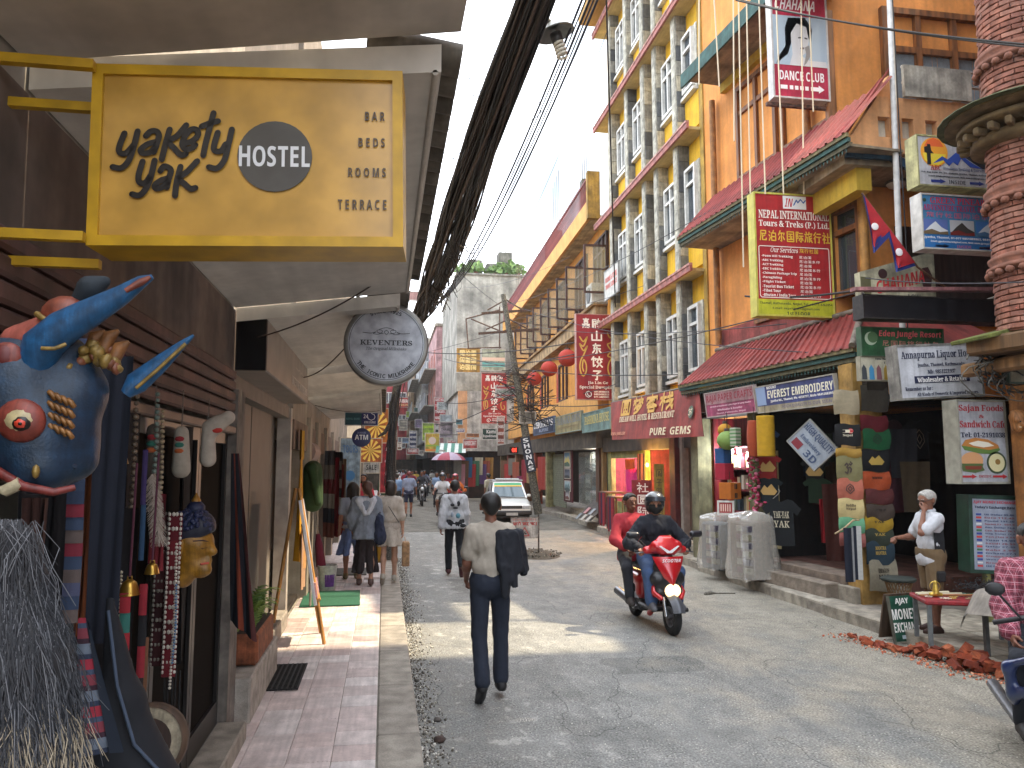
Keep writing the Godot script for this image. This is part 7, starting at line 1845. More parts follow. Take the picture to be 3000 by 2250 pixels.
func motorbike(label: String,xf: Transform3D,col: Color,group:="")->Node3D:
	var o:=thing("motorbike",label,"motorbike",xf.origin,group)
	var blk:=mt(C("1d1d20"),.5,"metal",2.0); var met:=mt(C("77787c"),.35,"metal",2.0,.7)
	wheel(o,xf,Vector3(0,.3,0),.3,.09); wheel(o,xf,Vector3(0,.3,1.3),.3,.1)
	for s in [-1.0,1.0]: lw(o,"fork_leg",MB.new().tube([Vector3(.08*s,.3,0),Vector3(.08*s,.95,.28)],.024,8),xf,met)
	var fd:=MB.new()
	fd.sheet(6,8,func(u: float,v: float): var a:=lerpf(-1.0,.9,v); var r:=.345-absf(u-.5)*.08; return Vector3((u-.5)*.14,.3+cos(a)*r,-sin(a)*r),.01)
	lw(o,"front_fender",fd,xf,paint(col))
	lw(o,"headlamp",MB.new().ball(Vector3(0,.86,.1),Vector3(.1,.1,.08),12),xf,mt(C("cfd2d6"),.1,"",1,.3))
	lw(o,"headlamp_cowl",blob([[Vector3(-.07,.92,.18),Vector3(.07,.92,.18),.1],[Vector3(0,1.02,.16),Vector3(0,.95,.16),.07]],.04,.025),xf,paint(col))
	lw(o,"handlebar",MB.new().tube([Vector3(-.38,1.02,.38),Vector3(-.2,1.08,.3),Vector3(.2,1.08,.3),Vector3(.38,1.02,.38)],.016,8),xf,blk)
	for s in [-1.0,1.0]:
		var mi:=lw(o,"mirror_stem",MB.new().tube([Vector3(.24*s,1.07,.3),Vector3(.36*s,1.22,.28)],.008,6),xf,blk)
		lw(mi,"mirror",MB.new().ball(Vector3(.38*s,1.25,.28),Vector3(.06,.045,.015),10),xf,blk)
	lw(o,"fuel_tank",blob([[Vector3(0,.83,.45),Vector3(0,.8,.75),.13,.1]],.03,.025),xf,paint(col))
	lw(o,"seat",blob([[Vector3(0,.78,.75),Vector3(0,.82,1.4),.1,.09]],.03,.025),xf,blk)
	lw(o,"engine",MB.new().cbox(Vector3(0,.42,.6),Vector3(.26,.34,.4),.05),xf,mt(C("4d4e52"),.5,"metal",2.0,.5))
	lw(o,"frame_tube",MB.new().tube([Vector3(0,.9,.3),Vector3(0,.5,.4),Vector3(0,.3,.7),Vector3(0,.3,1.3)],.03,8),xf,blk)
	lw(o,"exhaust",MB.new().tube([Vector3(.12,.3,.5),Vector3(.16,.28,.9),Vector3(.17,.36,1.5)],[.02,.04,.045],8),xf,met)
	lw(o,"tail_lamp",MB.new().cbox(Vector3(0,.78,1.5),Vector3(.12,.06,.06),.015),xf,mt(C("a8202a"),.3,"",1))
	return o
func rider(label: String,xf: Transform3D,z: float,o: Dictionary,hand: Vector3,hip_y: float,knee_x:=.2,foot_y:=.33,side:=.0)->Node3D:
	var j:={}
	for sd in [["L",-1.0],["R",1.0]]:
		var k: String=sd[0]; var s: float=sd[1]
		j["hip"+k]=Vector3(.1*s,hip_y,.0)
		j["kne"+k]=Vector3(knee_x*s,hip_y-.14,-.38)
		j["ank"+k]=Vector3((knee_x-.03)*s,foot_y+.06,-.34+(.1 if hip_y>.9 else -.05))
		j["hee"+k]=j["ank"+k]+Vector3(0,-.05,.05)
		j["toe"+k]=j["ank"+k]+Vector3(.02*s,-.055,-.14)
		var sh: Vector3=Vector3(.175*s,1.40+hip_y-.92,.015)+o.get("lean",Vector3.ZERO)
		var w:=Vector3((absf(hand.x)-.015)*s-side,hand.y+.03,hand.z-z+.045)
		if o.get("passenger",false): w=Vector3(.14*s,hip_y+.1,-.25)
		var mid:=(sh+w)/2
		var ln:=sh.distance_to(w)
		var bend:=sqrt(maxf(.0,.27*.27-ln*ln/4.0))
		j["elb"+k]=mid+Vector3(s*.75,-.65,.2).normalized()*bend
		j["wri"+k]=w
		j["fin"+k]=w+Vector3(-s*.02,-.03,-.075)
	o["j"]=j; o["seated"]=true
	o["palmL"]=Vector3(0,-1,0); o["palmR"]=Vector3(0,-1,0); o["curlL"]=62.0; o["curlR"]=62.0
	o["thumbL"]=Vector3(1,0,0); o["thumbR"]=Vector3(-1,0,0)
	var base:=xf*Vector3(side,0,z)
	return person(label,base,xf.basis.get_euler().y,1.72,o)
func helmet(p: Node3D,col: Color,turn:=.0,mask:=false)->void:
	var x: Transform3D=pxf[p]; var hd: Vector3=pj[p]["head"]
	var hb:=Basis(Vector3.UP,deg_to_rad(turn))
	var o:=thing("helmet","%s helmet worn by the %s" % [("glossy dark grey" if mask else ("black and white" if col.get_luminance()<.2 else "pink red")),("scooter rider with black face mask" if mask else ("motorbike rider in white shirt" if col.get_luminance()<.2 else "rider in orange shirt"))],"helmet",x*(hd+Vector3(0,-.05,0)))
	var f:=Flesh.new(); f.k=.02
	f.cap(hd+hb*Vector3(0,.04,.025),hd+hb*Vector3(0,.045,-.02),.132,.125).cap(hd+hb*Vector3(0,-.02,.04),hd+hb*Vector3(0,-.05,.03),.125,.115)
	f.cut(hb*Vector3(0,-.75,-.65),hd+hb*Vector3(0,.035,-.075))
	part(o,"shell",MB.new().add(f.build(.014),x),paint(col))
	var v:=MB.new()
	v.sheet(10,5,func(u: float,w: float): var a:=lerpf(-1.15,1.15,u); return hd+hb*Vector3(sin(a)*.135,.10-w*.05,-.02-cos(a)*.128-w*.012),.004)
	part(o,"visor",MB.new().add(v,x),mt(C("2a2e36"),.08,"",1,.2))
	part(o,"chin_strap",MB.new().tube([x*(hd+hb*Vector3(-.1,-.06,.0)),x*(hd+hb*Vector3(0,-.125,-.04)),x*(hd+hb*Vector3(.1,-.06,.0))],.008,5),mt(C("1a1a1c"),.8,"",1))
	if mask:
		var m:=Flesh.new(); m.k=.03
		m.cap(hd+hb*Vector3(-.045,-.04,-.06),hd+hb*Vector3(.045,-.04,-.06),.05).cap(hd+hb*Vector3(0,-.08,-.06),hd+hb*Vector3(0,-.03,-.085),.045,.035)
		part(p,"face_mask",MB.new().add(m.build(.012),x),mt(C("121214"),.85,"cloth",3.0))
func vehicles()->void:
	# --- red scooter with two people
	var sx:=Transform3D(Basis(Vector3.UP,PI+.04),P(3.47,.0,9.12))
	scooter("shiny red scooter riding toward the camera",sx,C("b3101c"))
	var p:=rider("scooter driver in navy jacket and blue jeans with black face mask",sx,.62,{"cell": .016,"skin": "a8765c","shoes": "6a6a70","turn": -14.0,"face": true,"lean": Vector3(0,0,-.14),"shirt": {"col": "20242f","hem": .84,"sleeve": 1.95,"ease": .035,"fold": .03,"called": "jacket"},"bottom": {"kind": "pants","col": "4a6490","ease": .022,"cuff": .055}},Vector3(.33,.99,.25),.86,.2,.3)
	helmet(p,C("3d4145"),-14.0,true)
	p=rider("child pillion in red top peering past the scooter driver",sx,1.0,{"cell": .018,"passenger": true,"skin": "7a4c38","hair": "17120f","shoes": "3a3230","face": true,"turn": 6.0,"shirt": {"col": "b8303c","hem": .84,"sleeve": 1.8,"ease": .03},"bottom": {"kind": "pants","col": "2a2c34"}},Vector3(.2,.9,.9),.86,.2,.3,.14)
	# --- motorbike and second scooter farther back
	var mx:=Transform3D(Basis(Vector3.UP,PI-.03),P(2.02,.0,26.6))
	motorbike("black motorbike ridden toward the camera by a man in white",mx,C("26262a"))
	p=rider("motorbike rider in white shirt and shorts",mx,.9,{"cell": .022,"skin": "8f5d48","shoes": "2a2624","lean": Vector3(0,0,-.1),"shirt": {"col": "dadde2","hem": .84,"sleeve": .8,"ease": .03},"bottom": {"kind": "shorts","col": "a8a49c","ease": .03}},Vector3(.36,1.03,.37),.93,.2,.33)
	helmet(p,C("1c1c20"))
	var nx:=Transform3D(Basis(Vector3.UP,PI-.1),P(2.72,.0,30.0))
	scooter("crimson scooter behind the motorbike",nx,C("a8202e"),false)
	p=rider("scooter rider in orange shirt",nx,.62,{"cell": .026,"skin": "8a5a44","shoes": "2a2624","lean": Vector3(0,0,-.14),"shirt": {"col": "d06a26","hem": .84,"sleeve": 1.6,"ease": .03},"bottom": {"kind": "pants","col": "2a2a30"}},Vector3(.33,.99,.25),.86,.2,.3)
	helmet(p,C("b8404c"))
	var fv:=[["dark motorbike approaching beyond the two men",1.9,39.0,"2c2c32","2a2a30"],["far motorbike right of the dark one",2.3,44.0,"35353c","4a4a58"],["red far scooter like motorbike behind the two men",1.55,43.0,"8a1c2c","7a2030"],["farthest motorbike in the middle of the street",1.3,54.0,"26262c","b0b0b8"],["far motorbike near the left kerb",.85,52.0,"3a3a40","8a2a3a"],["parked looking far motorbike by the right stalls",3.1,41.0,"45303a","6a6a74"],["far motorbike just left of the umbrella",2.55,49.0,"2a2a2e","3a5a7a"]]
	for e in fv:
		var fx:=Transform3D(Basis(Vector3.UP,PI),P(e[1],.0,e[2]))
		motorbike(e[0],fx,C(e[3]),"far motorbikes")
		rider("tiny rider on the %s" % e[0],fx,.9,{"cell": .036,"skin": "8a5a44","hair": "17130f","shoes": "2a2624","group": "far riders","shirt": {"col": e[4],"hem": .84,"sleeve": 1.6},"bottom": {"kind": "pants","col": "26262c"}},Vector3(.36,1.03,.37),.93)
	car("white hatchback taxi with roof rack and coloured windscreen strip",Transform3D(Basis(Vector3.UP,PI-.05),P(4.55,.0,27.6)),C("d9dbd8"),true)
	car("small pale far car in the left of the crowd",Transform3D(Basis(Vector3.UP,PI),P(1.0,.0,66.0)),C("c3c9d0"),false)
	var rx:=Transform3D(Basis(Vector3.UP,PI-.5),P(4.12,.0,4.1))
	var rb:=motorbike("dark blue motorbike cut off by the lower right corner",rx,C("1c2a4a"))
	lw(rb,"fairing",blob([[Vector3(.12,.9,.1),Vector3(.3,.75,.42),.03,.025],[Vector3(.3,.72,.42),Vector3(.26,.5,.5),.04,.03],[Vector3(.12,.7,.15),Vector3(.27,.55,.45),.035]],.06,.02),rx,paint(C("1e2f5a")))
func car(label: String,xf: Transform3D,col: Color,fine: bool)->void:
	var o:=thing("taxi" if fine else "far_car",label,"car",xf.origin)
	var wht:=paint(col); var blk:=mt(C("18191b"),.5,"metal",2.0)
	var lower:=MB.new()
	var W:=.72
	var prof:=[[.02,.32,.60],[.06,.28,.66],[.9,.26,.84],[1.0,.26,.86],[3.1,.26,.88],[3.3,.34,.84]]
	lower.sheet(2*5,24,func(u: float,v: float):
		var i:=mini(int(u*5),4); var f:=u*5-i
		var z:=lerpf(prof[i][0],prof[i+1][0],f); var yl:=lerpf(prof[i][1],prof[i+1][1],f); var yh:=lerpf(prof[i][2],prof[i+1][2],f)
		var a:=v*TAU
		var cx:=signf(cos(a))*pow(absf(cos(a)),.28); var cy:=signf(sin(a))*pow(absf(sin(a)),.35)
		var nose:=1.0-.06*pow(1.0-clampf(z/.5,0,1),2)
		return Vector3(cx*W*nose,(yl+yh)/2+cy*(yh-yl)/2,z))
	lw(o,"body",lower,xf,wht)
	lw(o,"nose",MB.new().cbox(Vector3(0,.47,.05),Vector3(1.36,.3,.08),.02),xf,wht)
	var house:=MB.new()
	var bot:=[Vector3(-.67,.84,.85),Vector3(.67,.84,.85),Vector3(.67,.86,3.2),Vector3(-.67,.86,3.2)]
	var top:=[Vector3(-.55,1.36,1.45),Vector3(.55,1.36,1.45),Vector3(.57,1.37,2.95),Vector3(-.57,1.37,2.95)]
	house.quad(top[3],top[2],top[1],top[0])
	for k in 4: house.quad(bot[k],bot[(k+1) % 4],top[(k+1) % 4],top[k])
	lw(o,"cabin",house,xf,wht)
	lw(o,"roof",MB.new().cbox(Vector3(0,1.385,2.2),Vector3(1.12,.05,1.5),.02),xf,wht)
	var gl:=mt(C("4c5a60"),.06,"",1,.2)
	var pane:=func(a: Vector3,b: Vector3,c: Vector3,d: Vector3,off: Vector3,nm: String,m: Material):
		var cc:=(a+b+c+d)/4.0
		lw(o,nm,MB.new().quad(cc+(a-cc)*.9+off,cc+(b-cc)*.9+off,cc+(c-cc)*.9+off,cc+(d-cc)*.9+off),xf,m)
	pane.call(bot[0],bot[1],top[1],top[0],Vector3(0,.006,-.008),"windscreen",gl)
	for s in [-1.0,1.0]:
		var a:=Vector3(.67*s,.86,1.0); var b:=Vector3(.67*s,.86,1.95); var c:=Vector3(.555*s,1.34,1.95); var d:=Vector3(.555*s,1.34,1.48)
		pane.call(a,b,c,d,Vector3(.006*s,0,0),"side_window",gl)
		pane.call(b+Vector3(0,0,.05),Vector3(.67*s,.86,3.0),Vector3(.57*s,1.34,2.85),c+Vector3(0,0,.05),Vector3(.006*s,0,0),"side_window",gl)
		lw(o,"headlamp",MB.new().cbox(Vector3(.52*s,.54,.0),Vector3(.26,.13,.03),.01),xf,mt(C("c9ccd0"),.1,"metal",4.0,.4))
		lw(o,"door_mirror",MB.new().cbox(Vector3(.76*s,.92,1.1),Vector3(.14,.1,.06),.02),xf,wht)
		wheel(o,xf,Vector3(.63*s,.26,.6),.26,.15); wheel(o,xf,Vector3(.63*s,.26,2.75),.26,.15)
	if not fine: return
	lw(o,"grille",MB.new().cbox(Vector3(0,.54,.0),Vector3(.76,.11,.03),.01),xf,blk)
	lw(o,"bumper",MB.new().cbox(Vector3(0,.34,-.02),Vector3(1.44,.16,.12),.03),xf,blk)
	lw(o,"underside",MB.new().box(Vector3(0,.22,1.6),Vector3(1.3,.12,3.0)),xf,blk)
	lw(o,"number_plate",MB.new().box(Vector3(.0,.3,-.085),Vector3(.42,.1,.01)),xf,mt(C("b8b8b4"),.5,"plaster",2.0))
	for e in [[.0,.16,"3f9a6a"],[.16,.08,"d8a83a"]]:
		var t0: float=1.0-e[0]-e[1]; var t1: float=1.0-e[0]
		lw(o,"screen_strip",MB.new().quad(bot[0].lerp(top[0],t0)*Vector3(.92,1,1)+Vector3(0,.01,-.016),bot[1].lerp(top[1],t0)*Vector3(.92,1,1)+Vector3(0,.01,-.016),bot[1].lerp(top[1],t1)*Vector3(.92,1,1)+Vector3(0,.01,-.016),bot[0].lerp(top[0],t1)*Vector3(.92,1,1)+Vector3(0,.01,-.016)),xf,mt(C(e[2]),.4,"",1))
	lw(o,"bonnet_line",MB.new().box(Vector3(0,.845,.84),Vector3(1.2,.02,.03)),xf,blk)
	lw(o,"wiper",MB.new().tube([Vector3(-.1,.87,.82),Vector3(.4,.9,.86)],.01,5),xf,blk)
	for z in [1.6,2.2,2.8]: lw(o,"rack_bar",MB.new().tube([Vector3(-.6,1.46,z),Vector3(.6,1.46,z)],.02,6),xf,mt(C("9a9c9e"),.4,"metal",2.0,.6))
	for s in [-1.0,1.0]: lw(o,"rack_rail",MB.new().tube([Vector3(.58*s,1.47,1.5),Vector3(.58*s,1.47,2.9)],.02,6),xf,mt(C("9a9c9e"),.4,"metal",2.0,.6))
	lw(o,"roof_sign",MB.new().cbox(Vector3(0,1.51,1.6),Vector3(.9,.07,.12),.02),xf,mt(C("d5d8da"),.4,"plaster",2.0))
# ---------------------------------------------------------------- goods outside the left shops
func beads(called: String,label: String,pts: Array,r: float,col: String,group:="strings of beads")->void:
	var o:=thing(called,label,"necklace",pts[0],group)
	var mb:=MB.new()
	var L:=.0
	for i in pts.size()-1: L+=pts[i].distance_to(pts[i+1])
	var n:=int(L/(r*2.1))
	var acc:=.0; var i:=0; var seg: float=pts[0].distance_to(pts[1])
	for k in n:
		var s:=k*r*2.1
		while s>acc+seg and i<pts.size()-2:
			acc+=seg; i+=1; seg=pts[i].distance_to(pts[i+1])
		mb.ball(pts[i].lerp(pts[i+1],clampf((s-acc)/seg,0,1)),Vector3.ONE*r*rng.randf_range(.85,1.1),6)
	part(o,"bead_string",mb,mt(C(col),.4,"dust",6.0))
func strap(called: String,label: String,x: float,y1: float,y0: float,d: float,w: float,cols: Array,cowrie:="")->void:
	var o:=thing(called,label,"strap",P(x,y0,d),"straps hanging at the souvenir shop")
	var n:=cols.size()
	for k in n:
		var a:=lerpf(y1,y0,float(k)/n); var b:=lerpf(y1,y0,float(k+1)/n)
		part(o,"band",MB.new().sheet(4,2,func(u: float,v: float): return P(x+(u-.5)*w,lerpf(a,b,v),d-.004*sin(u*PI)+.004*sin((a+b)*9)),.004),mt(C(cols[k]),.9,"cloth",5.0))
	if cowrie:
		var mb:=MB.new()
		var y:=y1
		while y>y0:
			for s in [-1,1]: mb.ball(P(x+s*w*.42,y,d-.006),Vector3(.006,.008,.005),6)
			if int(y*60) % 3==0: mb.ball(P(x-w*.12,y,d-.006),Vector3(.007,.009,.005),6).ball(P(x+w*.12,y,d-.006),Vector3(.007,.009,.005),6)
			y-=.0185
		var st:=part(o,"cowrie_shells",mb,mt(C(cowrie),.35,"dust",6.0)); st.set_meta("kind","stuff")
func bell(label: String,c: Vector3,r: float)->void:
	var o:=thing("brass_bell",label,"bell",c-Vector3(0,r,0),"brass bells")
	part(o,"bell",MB.new().lathe(c,[Vector2(r,-r*.75),Vector2(r*.93,-r*.6),Vector2(r*.8,0),Vector2(r*.62,r*.45),Vector2(r*.3,r*.7),Vector2(.001,r*.76)],20),mt(C("b08a3e"),.28,"metal",4.0,.85))
	part(o,"loop",MB.new().tube([c+Vector3(-.006,r*.7,0),c+Vector3(-.006,r,0),c+Vector3(.006,r,0),c+Vector3(.006,r*.7,0)],.003,5),mt(C("8a6a2e"),.4,"",1,.8))
	part(o,"cord",MB.new().tube([c+Vector3(0,r,0),c+Vector3(.004,r+.35,0)],.004,5),mt(C("4a2030"),.9,"",1))
func left_goods()->void:
	demon_mask()
	fur_hat()
	hang_cloth("navy_cloth","broad navy blue cloth hanging behind the striped strap","cloth",P(-.765,2.36,2.35),Vector3(1,0,.2),.10,.80,C("161c2c"),"",[],.006)
	var cols:=[]
	var pal:=["3f4866","565a78","8a2a3c","4a4c5c","5c5a50","3a4a66","a83044","4d4f6a","6a5c58","33425e"]
	for k in 22: cols.append(pal[(k*3+k/4) % 10])
	strap("woven_strap","long woven strap striped in blue, grey and red",-.687,2.34,1.70,1.9,.036,cols)
	var bg:=thing("striped_bag","triangular bag with red, navy and grey stripes at the lower left","bag",P(-.63,1.42,1.9))
	for k in 26:
		var t0:=k/26.0; var t1:=(k+1)/26.0
		var c: String=["a82c40","2c3850","6f7a8a","3a2030","8a3a48","42506a"][(k*5+k/3) % 6]
		part(bg,"stripe",MB.new().sheet(6,2,func(u: float,v: float): var t: float=lerpf(t0,t1,v); var w: float=.014+.075*pow(t,1.15)*(1.0 if t<.92 else 1.0-(t-.92)*3.5); return P(-.662+.03*t+(u-.42)*w,1.71-t*.29,1.9-.02*sin(u*PI)*t),.004),mt(C(c),.9,"cloth",5.0))
	for s in [[-.5,.006],[.62,.014]]:
		part(bg,"navy_side",MB.new().sheet(3,6,func(u: float,v: float): var w: float=.014+.075*pow(v,1.15); return P(-.662+.03*v+(s[0])*w+(u-.5)*s[1]*2.0*v+(.006 if s[0]>0 else -.003),1.71-v*.29,1.895-.004*v),.006),mt(C("222c3c"),.9,"cloth",4.0))
	var nb:=thing("navy_bag","large limp navy bag filling the bottom left corner","bag",P(-.62,1.15,2.2))
	var K:=Flesh.new(); K.k=.05
	K.cap(P(-.70,1.70,2.2),P(-.66,1.45,2.2),.014,.05).cap(P(-.66,1.42,2.2),P(-.60,1.22,2.2),.06,.10).cap(P(-.66,1.25,2.2),P(-.58,1.17,2.2),.08)
	part(nb,"pouch",K.build(.016,fold,.02),mt(C("12161f"),.85,"cloth",4.0))
	part(nb,"piping",MB.new().tube([P(-.69,1.68,2.16),P(-.65,1.5,2.13),P(-.6,1.36,2.12),P(-.52,1.26,2.14)],.005,5),mt(C("3a4658"),.8,"",1))
	strap("cowrie_strap","dark red strap studded with white shells beside the golden head",-.795,1.86,1.25,3.2,.05,["6a1420","7a1824","64121c","7a1a26","5c101a","721622"],"d8d2c4")
	strap("cowrie_strap","dimmer red shell strap left of the bright one",-.853,1.86,1.28,3.25,.05,["3a1216","451418","381014","421418"],"8a8478")
	strap("red_strap","red strap with turquoise patch hanging below the larger bell",-.775,1.66,1.36,2.58,.03,["a82a34","3a7a70","b8303a","6a2a2c","a82a34"],"")
	strap("red_strap","narrow red and black strap below the smaller bell",-.735,1.68,1.30,2.62,.022,["9a2230","1a1a1e","a02834","201a1c"],"")
	strap("leather_strap","brown leather strap reaching down to the round drum",-.75,1.5,1.15,2.7,.028,["7a5238","6f4a32"],"")
	strap("violet_ribbon","violet ribbon above the brass bells",-.778,2.1,1.74,2.72,.014,["3a2a5c","2a4a6a"],"")
	bell("larger brass bell on the left",P(-.773,1.674,2.6),.032); bell("smaller brass bell right behind the larger one",P(-.742,1.715,2.72),.024); bell("grey bell hanging higher in the dark",P(-.905,2.08,2.85),.035)
	for e in [[-.84,2.28,1.45,2.5,.007,"cfc4a8","ivory bead string beside the navy cloth"],[-.83,1.85,1.45,2.48,.006,"b0a890","second ivory bead string low beside the navy cloth"],[-.80,2.3,1.9,2.9,.010,"6a7a70","string of green grey stone beads"],[-.775,1.75,1.2,3.15,.006,"d8d0c0","white bead string right of the shell strap"],[-.765,1.6,1.3,3.13,.005,"5a8ab0","blue bead string at the right of the shell strap"],[-.9,2.3,1.7,3.0,.012,"7a6a58","string of carved brown beads in the dark doorway"]]:
		beads("bead_string",e[6],[P(e[0],e[1],e[3]),P(e[0]+.004,(e[1]+e[2])/2,e[3]),P(e[0]-.003,e[2],e[3])],e[4],e[5])
	for k in 5: solo("tassel_string","thin black tassel string below the shell straps, %s from the left" % ["first","second","third","fourth","fifth"][k],"cord",MB.new().tube([P(-.81+k*.014,1.27,3.2),P(-.80+k*.012,1.0,3.2-.03*(k % 2)),P(-.805+k*.018,.86+.03*(k % 3),3.2)],.0035,5),mt(C("141416"),.8,"",1),"black cords")
	fox_tail()
	for e in [[-.935,2.11,3.8,"b9b0a0","cream felt slipper with coloured stripes",true],[-1.0,2.11,3.6,"5a5248","grey felt slipper in the shadow left of the cream one",true],[-.915,2.16,4.25,"cfc4b4","white doll with red bow beside the cream slipper",false]]:
		var o:=thing("felt_slipper" if e[5] else "felt_doll",e[4],"slipper" if e[5] else "doll",P(e[0],e[1]-.12,e[2]))
		var F:=Flesh.new(); F.k=.03
		F.cap(P(e[0],e[1]+.09,e[2]),P(e[0]+.005,e[1]-.08,e[2]),.032,.042)
		if not e[5]: F.cap(P(e[0]+.04,e[1]+.11,e[2]),P(e[0]+.03,e[1]+.08,e[2]),.035).cap(P(e[0]+.1,e[1]+.14,e[2]),P(e[0]+.05,e[1]+.1,e[2]),.035)
		part(o,"felt",F.build(.011),mt(C(e[3]),.95,"cloth",4.0))
		if e[5]:
			for k in 3: part(o,"stripe",MB.new().ball(P(e[0],e[1]+.06-k*.028,e[2]-.032),Vector3(.022,.013,.01),8),mt(C(["8a2a2e","2f6a5a","a8582e"][k]),.9,"",1))
		else: part(o,"bow",MB.new().ball(P(e[0]+.05,e[1]+.07,e[2]-.03),Vector3(.03,.015,.012),8),mt(C("b8382e"),.8,"",1))
		part(o,"cord",MB.new().tube([P(e[0],e[1]+.12,e[2]),P(e[0],2.4,e[2])],.003,5),mt(C("6a6058"),.9,"",1))
	golden_head()
	var sh:=thing("striped_shawl","navy shawl with orange diagonal bands hanging at the shop corner","shawl",P(-.83,.97,4.9))
	for k in 6:
		part(sh,"band",MB.new().sheet(5,8,func(u: float,v: float): var uu: float=(k+u)/6.0; var w: float=.045+.11*v; var yy: float=2.12-v*(1.0+.13*uu); return P(-.925+.03*v+uu*w,yy,4.95-.02*sin(uu*12+v*4)*v),.008),mt(C(["10131c","141a28","8a3c22","121722","0f141f","5a2c2a"][k]),.9,"cloth",3.0))
	var dr:=thing("hand_drum","round hide drum leaning at the foot of the doorway","drum",P(-.80,.95,3.0))
	part(dr,"shell",MB.new().lathe(P(-.80,1.08,3.0),[Vector2(.115,-.03),Vector2(.13,-.02),Vector2(.13,.02),Vector2(.115,.03)],28,Basis(Vector3.RIGHT,PI/2-.2)),mt(C("5a4636"),.7,"wood",3.0))
	part(dr,"skin",MB.new().lathe(P(-.80,1.08,3.0),[Vector2(.116,.024),Vector2(.001,.024)],28,Basis(Vector3.RIGHT,PI/2-.2)),mt(C("c3b59a"),.8,"grime",4.0))
	part(dr,"boss",MB.new().lathe(P(-.80,1.08,3.0),[Vector2(.08,.026),Vector2(.001,.03)],24,Basis(Vector3.RIGHT,PI/2-.2)),mt(C("3f2c24"),.8,"wood",3.0))
	for e in [[-.80,2.0,1.7,.09,.5,"3a1c20","dark maroon jacket under the blue mask"],[-.73,1.98,1.8,.05,.35,"5a3a34","brown hide strip under the mask jaw"],[-.99,2.25,2.6,.12,.9,"211c1e","black coat hanging deep in the doorway"],[-.95,2.2,2.75,.05,.7,"8a4a24","rust orange sash deep in the doorway"],[-.97,2.38,2.7,.14,.16,"b0682a","small orange cloth under the shutter"],[-.9,1.9,2.9,.14,.8,"1d1719","black patterned shawl between the bead strings"]]:
		hang_cloth("hung_cloth",e[6],"cloth",P(e[0],e[1],e[2]),Vector3(1,0,.3),e[3],e[4],C(e[5]),"",[],.012)
	for e in [[-1.04,2.26,3.45,.3,1.5,"17151a","black shawl over the first door panel"],[-1.05,2.2,3.05,.28,1.7,"1c1716","black fringed wrap at the edge of the first door panel"],[-1.0,2.25,2.45,.3,1.6,"14141a","black coat behind the bead strings"],[-.98,2.3,2.05,.25,1.5,"1d1a20","charcoal robe behind the woven strap"],[-1.04,2.25,4.35,.28,1.2,"191514","dark wrap over the second door panel"],[-.88,1.62,2.3,.10,.4,"3a3228","coarse brown sack behind the yak hair"],[-.93,1.75,2.95,.07,.7,"4a1820","wine red scarf beside the brown beads"],[-.86,2.3,2.62,.06,.5,"3c4a44","grey green scarf above the bells"]]:
		hang_cloth("dark_cloth",e[6],"cloth",P(e[0],e[1],e[2]),Vector3(.3,0,1),e[3],e[4],C(e[5]),"",[],.02)
	for e in [[-.87,2.32,1.6,2.7,.008,"8a3028","string of rust red beads"],[-.885,2.3,1.5,2.8,.007,"3a3a40","string of black beads"],[-.82,2.25,1.75,3.05,.009,"a89878","string of bone beads"],[-.845,1.7,1.3,2.75,.006,"c8bca0","short string of pale seeds"]]:
		beads("bead_string",e[6]+" in the souvenir doorway",[P(e[0],e[1],e[3]),P(e[0]+.006,(e[1]+e[2])/2,e[3]),P(e[0]-.004,e[2],e[3])],e[4],e[5])
	var y:=thing("yellow_dress","bright yellow dress on display past the grey shutter","dress",P(-1.02,.7,10.3))
	part(y,"dress",MB.new().sheet(16,10,func(u: float,v: float): var w: float=lerpf(.20,.62,v); return P(-1.06+.05*sin(u*18+v)*v,2.15-v*1.3,10.35+(u-.5)*w),.01),mt(C("e0a418"),.85,"cloth",2.5))
	part(y,"bodice",MB.new().sheet(8,4,func(u: float,v: float): return P(-1.05-.03*sin(u*PI),2.5-v*.38,10.35+(u-.5)*.36),.01),mt(C("c99a1e"),.85,"cloth",2.5))
	part(y,"tan_wrap",MB.new().sheet(8,6,func(u: float,v: float): return P(-1.0+.02*sin(u*9),1.25-v*.75,10.2+(u-.5)*.32+.08*v),.01),mt(C("c49a78"),.85,"cloth",2.5))
	part(y,"hem_panel",MB.new().sheet(8,3,func(u: float,v: float): return P(-.99,.98-v*.22-u*.05,10.15+u*.4),.01),mt(C("dd9a16"),.85,"cloth",2.5))
	var g:=thing("green_jacket","dark green jacket hanging beside the yellow dress","jacket",P(-.95,1.4,10.9))
	var F:=Flesh.new(); F.k=.05
	F.cap(P(-.96,2.02,10.75),P(-.96,2.02,11.05),.07).cap(P(-.96,1.98,10.9),P(-.95,1.55,10.9),.13,.14).cap(P(-.95,2.0,10.72),P(-.86,1.55,10.68),.06,.055).cap(P(-.95,2.0,11.08),P(-.9,1.55,11.12),.06,.055)
	part(g,"jacket",F.build(.02,fold,.02),mt(C("2c4a22"),.9,"cloth",2.5))
	part(g,"pole",MB.new().tube([P(-.95,1.45,10.9),P(-.95,.15,10.9)],.018,6),mt(C("8a8478"),.5,"metal",2.0))
	var names:=["striped grey shawl","crimson shawl","cream patterned shawl","black and white zigzag shawl","rust shawl","red floral shawl","teal shawl","tan shawl"]
